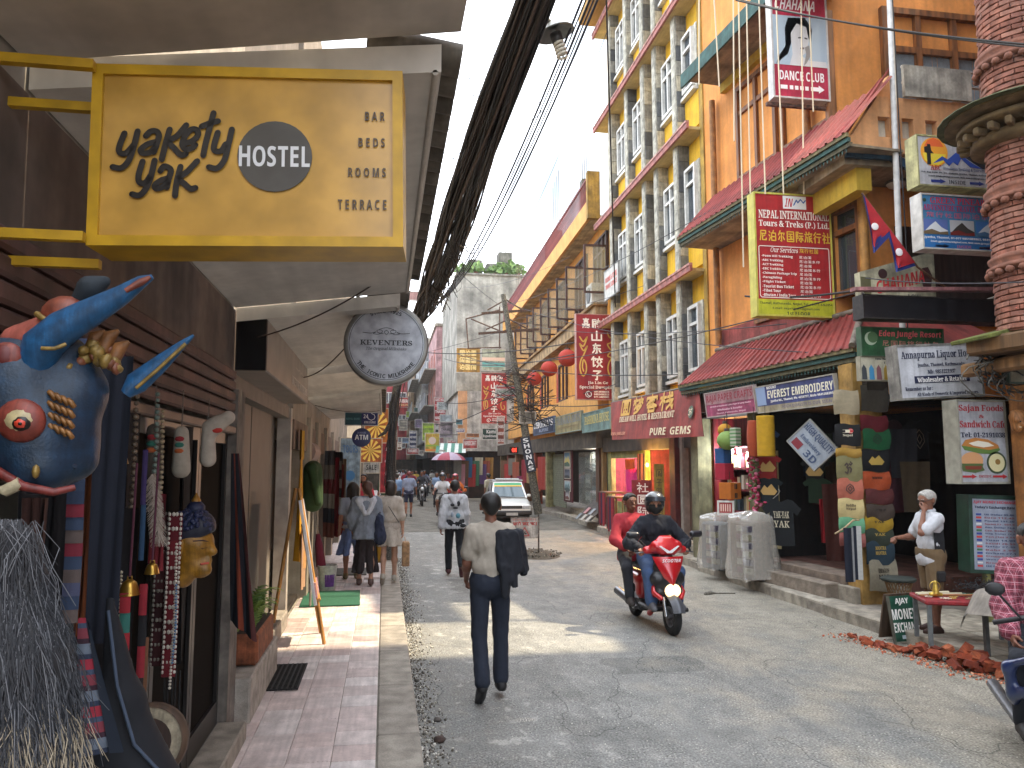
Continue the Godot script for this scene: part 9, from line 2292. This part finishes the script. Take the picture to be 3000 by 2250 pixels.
	lw(tb,"top",MB.new().cbox(Vector3(0,.60,0),Vector3(.95,.05,.55),.012),tf,mt(C("a8242c"),.6,"grime",2.0))
	for k in 4: lw(tb,"leg",MB.new().box(Vector3(-.43 if k & 1 else .43,.37,-.23 if k & 2 else .23),Vector3(.04,.44,.04)),tf,mt(C("6a6f70"),.5,"metal",2.0,.4))
	var cl:=["d8d0b8","3a5a44","8a7a5a","c8c4b0","6a8a80","b89a4a","a8a49a","2a2a2e"]
	for k in 46:
		var p:=tf*Vector3(rng.randf_range(-.42,.42),.635,rng.randf_range(-.22,.22))
		var g:=MB.new()
		var r:=rng.randf_range(.02,.045)
		for q in 14: g.ball(p+Vector3(cos(TAU*q/14)*r,rng.randf()*.006,sin(TAU*q/14)*r*.7),Vector3.ONE*.0065,5)
		solo("bead_bracelet","small bead bracelet among the trinkets on the low red table","bracelet",g,mt(C(cl[k % 8]),.45,"",1),"bracelets on the red table")
	var bd:=thing("brass_figure","small seated brass figure at the left end of the red table","figurine",tf*Vector3(-.3,.63,.05))
	lw(bd,"figure",blob([[Vector3(-.3,.67,.05),Vector3(-.3,.74,.05),.035,.025],[Vector3(-.35,.655,.05),Vector3(-.25,.655,.05),.022],[Vector3(-.3,.775,.05),Vector3(-.3,.785,.05),.02]],.015,.008),tf,mt(C("c8a84a"),.35,"metal",4.0,.6))
	lw(bd,"halo",MB.new().lathe(Vector3(-.3,.74,.035),[Vector2(.05,-.004),Vector2(.056,0),Vector2(.05,.004)],20,Basis(Vector3.RIGHT,PI/2)),tf,mt(C("c8a84a"),.35,"",1,.6))
	for k in 3: solo("carved_staff","slim carved stick lying across the red table, %s of three" % ["front","middle","rear"][k],"stick",MB.new().tube([tf*Vector3(-.46,.64,-.1+k*.07),tf*Vector3(-.1+.1*k,.655,-.16+k*.09)],.012,6),mt(C(["c8bea0","b8ae94","8a5a34"][k]),.5,"",1),"sticks on the red table")
	var bj:=MB.new()
	for k in 240: bj.ball(P(6.55,.68,7.75)+Vector3(rng.randfn()*.12,absf(rng.randfn())*.05,rng.randfn()*.1),Vector3(.014,.009,.014),5)
	var bk:=solo("black_trinkets","heap of black carved trinkets at the right of the red table","trinkets",bj,mt(C("16161a"),.35,"",1)); bk.set_meta("kind","stuff")
	var t2:=thing("draped_table","table under a dusty pale tarpaulin behind the checked shirt","table",P(6.3,.15,6.6))
	var tc:=P(6.35,.0,6.72)
	part(t2,"tarpaulin",MB.new().sheet(26,14,func(u: float,v: float): var x: float=(u-.5)*1.3; var z: float=(v-.5)*1.1; var e: float=maxf(absf(x)-.45,.0)+maxf(absf(z)-.35,.0); return tc+Vector3(x*(1.0-e*.35),.80-e*1.0+.02*sin(x*9+z*6)+.1*maxf(.0,x),z*(1.0-e*.4)),.008),mt(C("a39a8e"),.8,"grime",1.2))
	for k in 4: part(t2,"leg",MB.new().bx(tc.x+(-.42 if k & 1 else .4),tc.x+(-.38 if k & 1 else .44),.14,.78,-tc.z+(-.3 if k & 2 else .28),-tc.z+(-.26 if k & 2 else .32)),mt(C("4a4c4e"),.6,"metal",2.0))
	var ws:=thing("wicker_stool","round wicker stool with dark top beside the pillar","stool",P(6.75,.14,9.45))
	var wc:=P(6.75,.14,9.45)
	part(ws,"seat",MB.new().lathe(wc,[Vector2(.001,.43),Vector2(.2,.43),Vector2(.225,.41),Vector2(.2,.38),Vector2(.001,.38)],24),mt(C("3f4640"),.8,"cloth",3.0))
	for k in 22:
		var a:=TAU*k/22; var b:=a+.9
		part(ws,"cane",MB.new().tube([wc+Vector3(cos(a)*.17,.39,sin(a)*.17),wc+Vector3(cos((a+b)/2)*.125,.2,sin((a+b)/2)*.125),wc+Vector3(cos(b)*.18,.01,sin(b)*.18)],.007,5),mt(C("7a5a34"),.7,"",1))
	part(ws,"base_ring",MB.new().lathe(wc,[Vector2(.16,.0),Vector2(.19,.0),Vector2(.19,.03),Vector2(.16,.03)],20),mt(C("4a4034"),.8,"",1))
	var fl:=thing("pennant_flag","red double pennant flag with blue border on a slanting staff","flag",P(7.0,4.4,9.2))
	part(fl,"staff",MB.new().tube([P(6.32,5.71,9.2),P(7.10,4.72,9.2),P(7.62,4.46,9.3)],.014,6),mt(C("6a4a34"),.7,"wood",2.0))
	var a0:=P(6.33,5.69,9.19); var dir:=(P(7.08,4.74,9.19)-a0)
	var tri:=func(s0: float,s1: float,wd: float,off: float,col: String,nm: String):
		var p0:=a0+dir*s0; var p1:=a0+dir*s1
		var tip:=p0+dir*(s1-s0)*.35+Vector3(-.02,-wd,.0)
		var mb:=MB.new()
		mb.sheet(8,6,func(u: float,v: float): var q: Vector3=p0.lerp(p1,u); return q.lerp(tip,v)+Vector3(0,0,off+.02*sin(u*9+v*4)*v))
		part(fl,nm,mb,mt(C(col),.8,"cloth",2.0))
	tri.call(.0,.55,.62,.0,"2a3a8a","border"); tri.call(.03,.5,.54,.008,"c42430","field"); tri.call(.42,1.0,.46,-.004,"2a3a8a","border"); tri.call(.47,.96,.39,.012,"c42430","field")
	part(fl,"emblem",MB.new().ball(a0+dir*.26+Vector3(-.06,-.2,.03),Vector3(.055,.05,.008),12),mt(C("e2dcdc"),.7,"",1))
	part(fl,"emblem",MB.new().ball(a0+dir*.7+Vector3(-.05,-.12,.03),Vector3(.055,.055,.008),12),mt(C("e2dcdc"),.7,"",1))
	for e in [[7.42,2.55,8.05,"a8703c",.12,"carved wooden mask with fierce face over the sandwich sign edge"],[7.62,2.1,8.0,"4a2a24",.1,"dark wooden mask below the carved one"],[7.6,2.5,8.02,"1f5a8a",.07,"small blue painted mask at the right edge"]]:
		var mo:=thing("carved_mask",e[5],"mask",P(e[0],e[1]-e[4],e[2]))
		var c:=P(e[0],e[1],e[2])
		part(mo,"face",blob([[c+Vector3(0,e[4]*.5,0),c-Vector3(0,e[4]*.4,0),e[4]*.75,e[4]*.6],[c+Vector3(0,.0,e[4]*.6),c+Vector3(0,-e[4]*.25,e[4]*.75),e[4]*.15,e[4]*.2],[c+Vector3(-e[4]*.5,e[4]*.2,e[4]*.5),c+Vector3(e[4]*.5,e[4]*.2,e[4]*.5),e[4]*.18],[c+Vector3(-e[4]*.5,e[4]*1.0,0),c+Vector3(e[4]*.5,e[4]*1.0,0),e[4]*.2]],.03,.012),mt(C(e[3]),.6,"wood",4.0))
		for s in [-1.0,1.0]: part(mo,"eye",MB.new().ball(c+Vector3(s*e[4]*.3,e[4]*.1,e[4]*.62),Vector3.ONE*e[4]*.13,8),mt(C("1a1412"),.4,"",1))
		part(mo,"mouth",MB.new().ball(c+Vector3(0,-e[4]*.45,e[4]*.5),Vector3(e[4]*.35,e[4]*.1,e[4]*.15),8),mt(C("d8ccb0"),.5,"",1))
# ---------------------------------------------------------------- poles,cables,rope
func sag(a: Vector3,b: Vector3,s: float,n:=14)->Array:
	var r:=[]
	for i in n+1:
		var t:=float(i)/n
		r.append(a.lerp(b,t)-Vector3(0,s*4*t*(1-t),0))
	return r
func cables()->void:
	var path:=Curve3D.new()
	var cp:=[P(1.75,7.0,1.8),P(1.45,6.35,3.2),P(1.24,5.93,4.4),P(1.06,5.58,5.5),P(.87,5.12,7.0),P(.74,4.82,10.0),P(.68,4.88,13.2),P(.66,5.06,16.0)]
	for i in cp.size():
		var t: Vector3=(cp[mini(i+1,cp.size()-1)]-cp[maxi(i-1,0)])/6.0
		path.add_point(cp[i],-t,t)
	var L:=path.get_baked_length()
	var o:=thing("cable_bundle","thick tangled bundle of black cables running overhead along the street","cables",P(.8,4.7,9))
	var cm:=[mt(C("1d1b1b"),.6,"dust",3.0),mt(C("2b2725"),.65,"dust",3.0),mt(C("3a2f2a"),.7,"dust",3.0),mt(C("15161a"),.55,"",1),mt(C("4a3a32"),.75,"dust",3.0)]
	for k in 84:
		var pts:=[]
		var a:=rng.randf()*TAU; var rr:=sqrt(rng.randf())
		var w1:=rng.randf_range(.4,1.4); var ph:=rng.randf()*TAU
		for i in 33:
			var s:=i/32.0
			var c:=path.sample_baked(s*L)
			var R:=lerpf(.115,.19,smoothstep(.1,.6,s))*(1.0-.3*smoothstep(.85,1.0,s))
			var aa:=a+sin(s*5*w1+ph)*.7
			pts.append(c+Vector3(cos(aa)*rr*R+.02*sin(s*21+ph),sin(aa)*rr*R*.85-.02*absf(sin(s*13+ph)),0))
		part(o,"cable",MB.new().tube(pts,rng.randf_range(.008,.017),5,false),cm[k % 5])
	for k in 16:
		var s:=rng.randf_range(.25,.97)
		var c:=path.sample_baked(s*L)
		var r:=rng.randf_range(.05,.16); var sd:=-1.0 if k % 3 else 1.0
		var pts:=[]
		for i in 13:
			var t:=TAU*i/12.0*rng.randf_range(.8,1.0)
			pts.append(c+Vector3(sd*(.13+r-cos(t)*r),sin(t)*r,.05*sin(t*2)))
		part(o,"loop",MB.new().tube(pts,.0035,5,false),cm[3])
	for k in 40:
		var c:=path.sample_baked(L*rng.randf_range(.5,.72))+Vector3(rng.randfn()*.06,-.1,0)
		part(o,"frayed_end",MB.new().tube([c,c+Vector3(rng.randfn()*.05+.05,-.1,rng.randfn()*.05),c+Vector3(rng.randfn()*.09+.08,-.22-rng.randf()*.1,rng.randfn()*.1)],.006,4,false),cm[k % 4])
	for k in 5:
		var a:=P(1.70+k*.035,6.55+.02*k,3.0); var b:=P(.78+k*.02,5.2+.03*k,16.0)
		solo("overhead_wire","taut overhead wire right of the thick bundle, %s of five" % ["first","second","third","fourth","fifth","sixth","seventh"][k],"wire",MB.new().tube(sag(a,b,.75+.03*k,20),.007 if k % 2 else .011,5,false),mt(C("2c2f3c"),.6,"",1),"taut wires beside the bundle")
	var c:=P(1.36,5.66,6.0)
	var lm:=thing("street_lamp","street lamp with tin shade and spiral bulb under the cable bundle","lamp",c-Vector3(0,.25,0))
	var tb:=Basis(Vector3(0,0,1),.3)
	part(lm,"shade",MB.new().lathe(c,[Vector2(.02,.1),Vector2(.06,.09),Vector2(.16,.01),Vector2(.165,.0),Vector2(.15,.0),Vector2(.05,.07)],24,tb),mt(C("8f9290"),.5,"metal",2.0,.4))
	part(lm,"socket",MB.new().lathe(c,[Vector2(.001,.0),Vector2(.05,.0),Vector2(.05,-.08),Vector2(.001,-.08)],14,tb),mt(C("3a3836"),.5,"metal",2.0))
	var sp:=[]
	for i in 49:
		var t:=i/48.0
		sp.append(c+tb*Vector3(cos(t*TAU*4)*.04,-.08-t*.13,sin(t*TAU*4)*.04))
	part(lm,"spiral_bulb",MB.new().tube(sp,.012,7),mt(C("cfcabc"),.25,"",1))
	part(lm,"arm",MB.new().tube([c+tb*Vector3(0,.1,0),P(1.15,5.7,5.8),P(1.05,5.55,5.6)],.02,6),mt(C("55524e"),.6,"metal",2.0))
	var lp:=thing("utility_pole","mottled leaning pole carrying the cable bundle on the left kerb","pole",P(.2,.13,16))
	part(lp,"shaft",MB.new().tube([P(.10,.1,16),P(.14,1.6,16),P(.17,3.2,16),P(.32,4.2,16),P(.66,5.4,16)],[.10,.09,.085,.09,.07],12),mt(C("6a665e"),.9,"rust",2.5,.0,"n_rough",.8))
	for k in 14: part(lp,"wire_wrap",MB.new().tube([P(.66,5.1,16),P(.42+rng.randf_range(-.12,.1),4.2,15.95),P(.17+rng.randf_range(-.13,.1),3.0+rng.randf_range(-.5,.5),15.92),P(.12+rng.randf_range(-.12,.12),1.6+rng.randf_range(-.8,.8),15.92)],.011,5,false),cm[k % 5])
	part(lp,"branch",MB.new().tube([P(.16,3.0,16),P(.0,2.7,15.9),P(-.12,2.62,15.7)],[.05,.04,.02],8),mt(C("4a4238"),.9,"rust",2.0))
	var rp:=thing("utility_pole","leaning grey pole with steel cross arms on the right kerb","pole",P(6.2,.1,30.6))
	var b0:=P(6.12,.1,30.6); var t0:=P(4.62,8.9,30.2)
	part(rp,"shaft",MB.new().tube([b0,b0.lerp(t0,.3),b0.lerp(t0,.6),t0],[.17,.16,.14,.10],12),mt(C("7d786a"),.9,"rust",1.2,.0,"n_rough",.6))
	for e in [[.92,1.0],[.83,1.25],[.985,.0]]:
		var m:=b0.lerp(t0,e[0])
		if e[1]>0: part(rp,"cross_arm",MB.new().box(m,Vector3(e[1]*2,.09,.08),Basis(Vector3(0,0,1),.1)),mt(C("6a4c3a"),.8,"rust",2.0))
		if e[1]>0:
			for s in [-1.0,1.0]: part(rp,"brace",MB.new().tube([m+Vector3(s*e[1]*.75,.05,0),m+Vector3(0,.5,0)],.03,6),mt(C("6a4c3a"),.8,"rust",2.0))
	for k in 60:
		var m:=b0.lerp(t0,rng.randf_range(.42,.62))+Vector3(rng.randfn()*.3+.25,rng.randfn()*.25,rng.randfn()*.2)
		part(rp,"tangle",MB.new().tube([m,m+Vector3(rng.randfn()*.35,rng.randfn()*.2,rng.randfn()*.15),m+Vector3(rng.randfn()*.55,rng.randfn()*.3,rng.randfn()*.2),m+Vector3(rng.randfn()*.7,rng.randfn()*.3,0)],.016,4,false),cm[k % 5])
	var sb:=board("pole_sign","narrow navy sign with stacked white letters on the leaning pole","sign",[Transform3D(Basis(Vector3(0,0,1),.2),P(5.66,2.47,30.3)),.38,1.42],.05,mt(C("1c2740"),.6,"grime",1.0),null)
	for i in 6: T(sb,"SHONAS"[i],.22,.04+i*.158,.8,.16+i*.158,ink("dfe2e4"))
	var ws:=[
		[P(4.49,8.17,9.0),P(6.07,6.12,6.2),.012,"2a2622"],
		[P(4.56,8.18,9.0),P(6.17,6.16,6.3),.01,"2a2622"],
		[P(.80,8.26,20.0),P(1.37,7.43,14.0),.008,"3a3a40"],
		[P(5.05,10.77,28.0),P(4.82,11.82,16.0),.008,"4a4a50"],
		[P(1.43,7.03,34.0),P(6.00,5.99,24.0),.02,"1c1c1e"],
		[P(3.74,7.84,40.0),P(7.42,3.90,14.0),.014,"242426"],
		[P(3.99,7.60,40.0),P(6.71,4.53,10.0),.012,"242426"],
		[P(4.71,8.61,31.0),P(6.55,7.15,13.0),.009,"303034"],
		[P(4.80,8.81,31.0),P(6.67,3.53,9.5),.009,"303034"],
		[P(3.39,8.27,45.0),P(5.99,5.61,24.0),.018,"1c1c1e"],
		[P(4.90,8.03,31.0),P(7.68,6.95,17.0),.008,"303034"],
		[P(4.90,8.03,31.0),P(6.72,4.44,12.0),.009,"303034"],
		[P(.34,7.91,18.0),P(5.58,8.05,31.0),.008,"404048"],
		[P(.82,6.25,30.0),P(6.26,7.42,25.0),.008,"303034"],
		[P(5.19,4.96,31.0),P(2.95,4.16,42.0),.02,"1c1c1e"],
		[P(5.19,5.06,31.0),P(3.19,5.43,42.0),.018,"1c1c1e"],
		[P(5.58,4.78,31.0),P(6.45,4.33,21.0),.012,"242426"],
		[P(5.58,4.59,31.0),P(7.14,3.77,16.5),.014,"242426"],
		[P(4.22,11.29,14.0),P(7.16,6.64,23.2),.02,"26262a"],
		[P(7.14,3.72,16.0),P(6.72,3.40,10.0),.02,"242426"],
		[P(6.48,5.13,13.0),P(6.58,4.49,9.6),.018,"242426"],
		[P(4.55,12.85,46.0),P(6.35,9.38,26.0),.008,"404048"],
		[P(5.06,4.00,30.8),P(6.48,3.63,29.0),.012,"242426"],
		[P(6.52,4.62,9.5),P(6.83,4.03,7.2),.008,"303034"]
	]
	for k in ws.size():
		var e: Array=ws[k]
		var dd: float=e[0].distance_to(e[1])
		solo("crossing_wire","thin dark wire strung across the right-hand houses","wire",MB.new().tube(sag(e[0],e[1],dd*.018,18),e[2],5,false),mt(C(e[3]),.7,"",1),"wires strung across the houses")
	var cd:=[[5.30,8.2,5.15,11.5],[5.53,7.29,5.59,11.5],[5.78,6.42,5.80,11.5],[6.04,6.43,6.0,11.5],[6.36,6.45,6.30,11.5],[6.72,6.47,6.80,11.5],[6.95,7.9,6.9,11.5],[5.62,5.2,5.66,11.5],[4.95,8.2,5.0,11.5]]
	for e in cd:
		solo("stay_cord","pale vertical cord holding the tall signs of the orange corner house","cord",MB.new().tube([P(e[0],e[1],11.3),P(e[2],e[3],11.2)],.012,5,false),mt(C("cfc0a4"),.8,"",1),"pale sign cords")
	var wp:=thing("white_pipe","white vertical pipe rising past the balcony of the corner house","pipe",P(7.43,3.4,10.0))
	part(wp,"pipe",MB.new().tube([P(7.41,3.4,10.0),P(7.43,5.0,10.0),P(7.5,9.3,10.0),P(7.54,12,10.0)],.045,10),mt(C("d3d3d0"),.5,"metal",1.0))
	part(wp,"wire",MB.new().tube([P(7.5,11,9.93),P(7.48,7.0,9.92),P(7.5,5.0,9.93),P(7.4,3.6,9.9)],.01,5,false),cm[3])
	var kc:=thing("cable_coil","messy coils of grey cable under the brick column","cables",P(7.2,2.8,7.9))
	for k in 34:
		var m:=P(7.25+rng.randfn()*.12,3.15+rng.randfn()*.12,7.95)
		var pts:=[]
		var r:=rng.randf_range(.12,.38); var ph:=rng.randf()*TAU
		for i in 12:
			var t:=ph+i/11.0*rng.randf_range(3.0,5.5)
			pts.append(m+Vector3(cos(t)*r*1.3,sin(t)*r*.6,sin(t*.7)*.1))
		part(kc,"cable",MB.new().tube(pts,rng.randf_range(.006,.011),4,false),[mt(C("3c3a36"),.7,"",1),mt(C("5f5c54"),.7,"",1),cm[0]][k % 3])
	for k in 7:
		pass
	solo("canopy_cable","thin cable drooping under the first left canopy","cable",MB.new().tube(sag(P(-1.0,3.0,6.0),P(-.02,3.42,5.6),.06),.006,5,false),mt(C("3a2c26"),.7,"",1))
	solo("canopy_cable","thin cable running from the grey box sign to the round sign","cable",MB.new().tube(sag(P(-.88,3.0,8.6),P(-.33,2.98,6.25),.05),.006,5,false),mt(C("3a2c26"),.7,"",1))
	solo("canopy_cable","thin cable running along the last left canopy","cable",MB.new().tube(sag(P(-1.05,2.95,12.0),P(-.1,3.02,14.0),.06),.006,5,false),mt(C("3a2c26"),.7,"",1))
# ---------------------------------------------------------------- rubble,dirt and small things
func rock(r: float,seed_: int)->ArrayMesh:
	var f:=FastNoiseLite.new(); f.seed=seed_; f.frequency=.9
	var b:=MB.new().ball(Vector3.ZERO,Vector3.ONE,8)
	for i in b.v.size(): b.v[i]=b.v[i]*r*(.75+.5*f.get_noise_3dv(b.v[i]*1.3))*Vector3(1,.62,.9)
	return b.mesh()
func scatter(called: String,meshes: Array,n: int,f: Callable,cols: Array,label:="",cat:="")->void:
	for q in meshes.size():
		var mm:=MultiMesh.new()
		mm.transform_format=MultiMesh.TRANSFORM_3D; mm.use_colors=true
		mm.mesh=meshes[q]; mm.instance_count=n
		for i in n:
			var p: Vector3=f.call()
			var s:=rng.randf_range(.35,1.0)*rng.randf_range(.5,1.0)
			mm.set_instance_transform(i,Transform3D(Basis(Vector3(rng.randfn(),rng.randfn(),rng.randfn()).normalized(),rng.randf()*6).scaled(Vector3.ONE*s),p))
			mm.set_instance_color(i,C(cols[rng.randi() % cols.size()]).srgb_to_linear())
		var o:=MultiMeshInstance3D.new()
		o.name=numbered(called)
		o.multimesh=mm
		var m:=StandardMaterial3D.new(); m.vertex_color_use_as_albedo=true; m.roughness=.9
		o.material_override=m
		add_child(o)
		o.set_meta("kind","stuff")
		if label: o.set_meta("label",label); o.set_meta("category",cat)
func clutter()->void:
	var pebs:=[rock(.022,1),rock(.016,2)]
	scatter("gutter_gravel",pebs,1500,func(): var d:=4.5+pow(rng.randf(),1.2)*13; return P(.30+absf(rng.randfn())*.10,.012,d),["8a857a","a8a296","6a645a","5a5248","c8c4ba","4a453e"],"loose gravel along the left gutter","gravel")
	scatter("road_grit",[rock(.010,3)],2600,func(): return P(rng.randf_range(.4,5.9),.008,4.2+pow(rng.randf(),1.5)*12),["9a958a","c8c4b8","5a564e","7a746a"],"loose grit scattered over the road","grit")
	for e in [[.44,5.96,.06,"5f4c44","reddish broken stone in the left gutter"],[.28,11.17,.05,"3f3c38","dark stone at the left kerb beside the women"],[.455,6.43,.045,"77706a","grey stone in the left gutter behind the reddish one"],[.34,7.6,.035,"6a645c","small grey stone in the sunlit gutter"]]:
		var m:=rock(e[2],int(e[1]*10))
		var o:=MeshInstance3D.new(); o.name=numbered("stone"); o.mesh=m; o.material_override=mt(C(e[3]),.9,"grime",4.0)
		o.position=P(e[0],e[2]*.45,e[1]); add_child(o)
		o.set_meta("label",e[4]); o.set_meta("category","stone"); o.set_meta("group","stones in the left gutter")
	var bm:=[]
	for c in ["b0532e","a84a2a","bb6038","98422a","c06a42"]: bm.append(mt(C(c),.92,"grime",4.0,.0,"n_rough",.6))
	var vs:=[]
	for k in 5:
		var pl:=PackedVector2Array([Vector2(-.11,-.03),Vector2(.10-.02*k,-.03),Vector2(.11-.03*k,.0),Vector2(.09-.025*k,.032),Vector2(-.10,.03)])
		vs.append(MB.new().prism(pl,-.05,.05).mesh())
	for k in 62:
		var t:=pow(rng.randf(),.7)
		var base:=P(5.56,0,8.6).lerp(P(5.95,0,6.75),t)
		var hgt:=.16*smoothstep(.25,.8,t)*rng.randf()
		var o:=MeshInstance3D.new(); o.name=numbered("brick"); o.mesh=vs[k % 5]; o.material_override=bm[k % 5]
		o.transform=Transform3D(Basis(Vector3.UP,rng.randf()*TAU)*Basis(Vector3.RIGHT,rng.randfn()*.5)*Basis(Vector3(0,0,1),rng.randfn()*.3)*lerpf(.5,1.0,t),base+Vector3(rng.randfn()*.05-.08+.16*rng.randf()*t,.035+hgt,rng.randfn()*.08))
		add_child(o)
		o.set_meta("label","broken orange brick in the rubble heap at the right kerb"); o.set_meta("category","brick"); o.set_meta("group","broken bricks in the rubble")
	scatter("brick_fragments",[rock(.028,5),rock(.018,6)],420,func(): var t:=pow(rng.randf(),.8); return P(5.50,0,8.9).lerp(P(5.85,0,6.6),t)+Vector3(rng.randfn()*.10-.06,.012,rng.randfn()*.06),["a8563a","b86a4a","8a4a34","c08a6a","9a9484","6a645a"],"crushed brick fragments round the rubble heap","rubble")
	var mound:=MB.new()
	var fn:=FastNoiseLite.new(); fn.seed=9; fn.frequency=3.0
	mound.sheet(30,20,func(u: float,v: float): var a: float=u*TAU; var r: float=v; var h: float=.10*maxf(.0,sin(r*PI))*(.7+.8*fn.get_noise_2d(cos(a)*r*2,sin(a)*r*2)); return P(3.42+cos(a)*r*.55,.008+h,17.5+sin(a)*r*.85))
	struct("dug_earth",mound,mt(C("5f574a"),.95,"dust",2.0,.0,"n_rough",.8))
	scatter("earth_clods",[rock(.05,7),rock(.03,8)],130,func(): var a:=rng.randf()*TAU; var r:=sqrt(rng.randf()); return P(3.42+cos(a)*r*.6,.07,17.5+sin(a)*r*.9),["4f483c","6a6254","7d7566","3f3a30"],"clods of dug earth round the road sign","earth")
	var w:=board("warning_sign","rusty white road work sign with red writing and triangle","sign",face_cam(17.5,2.86,3.50,.39,.86),.015,mt(C("d6cabc"),.6,"grime",1.0),mt(C("a08a7a"),.7,"rust",2.0),.012)
	var rd:=ink("b03a34")
	S(w,[[.2,2.4,3.2,2.4],[.6,2.4,.6,7.5],[.6,5,1.6,4,1.6,6.5,.7,6.8],[2.4,2.4,2.4,7.5],[3.2,2.4,3.2,7.5],[3.2,1.0,2.6,.2],[4.0,2.4,6.6,2.4],[4.5,2.4,4.5,7.5],[4.5,5,5.4,4.2,5.4,6.6,4.6,6.8],[6.2,2.4,6.2,5,5.8,6.8,6.6,7.8],[7.2,2.4,9.2,2.4],[8.3,2.4,7.6,4,8.8,4.6,7.8,6.2,9.0,7.2],[9.8,1.5,9.8,7.8]],.06,.2,.94,.42,.016,rd)
	for k in 6: S(w,[[.5,2,9.5,2],[3,2,3,8],[7,2,7,8,5,6]],.07+k*.145,.06,.19+k*.145,.17,.008,ink("b86a60"))
	S(w,[[5,.5,9.5,9.5,.5,9.5,5,.5]],.32,.46,.68,.9,.02,rd,"triangle")
	S(w,[[4,8,5,6,6,8],[5,6,5.5,4.5],[6,7,7,8]],.36,.5,.64,.86,.018,ink("3a2a26"),"worker")
	part(w,"post",MB.new().tube([P(3.51,.0,17.53),P(3.51,.92,17.53)],.018,6),mt(C("5a4a40"),.7,"rust",2.0))
	var lt:=solo("litter","crumpled pale rag and twig lying on the road past the scooter","litter",MB.new().add(blob([[P(5.05,.02,11.8),P(5.16,.03,11.85),.03],[P(5.14,.03,11.82),P(5.28,.015,11.9),.022,.01]],.02,.014)).tube([P(5.2,.02,11.85),P(5.55,.02,11.8)],.01,5),mt(C("8d867a"),.9,"grime",4.0))
	solo("puddle_scum","small pale splash of cement on the road in the foreground","splash",MB.new().lathe(P(1.15,.004,6.35),[Vector2(.001,.016),Vector2(.05,.013),Vector2(.09,.004)],14,Basis(),Vector2(1,.6)),mt(C("b8b4aa"),.7,"rust",6.0))
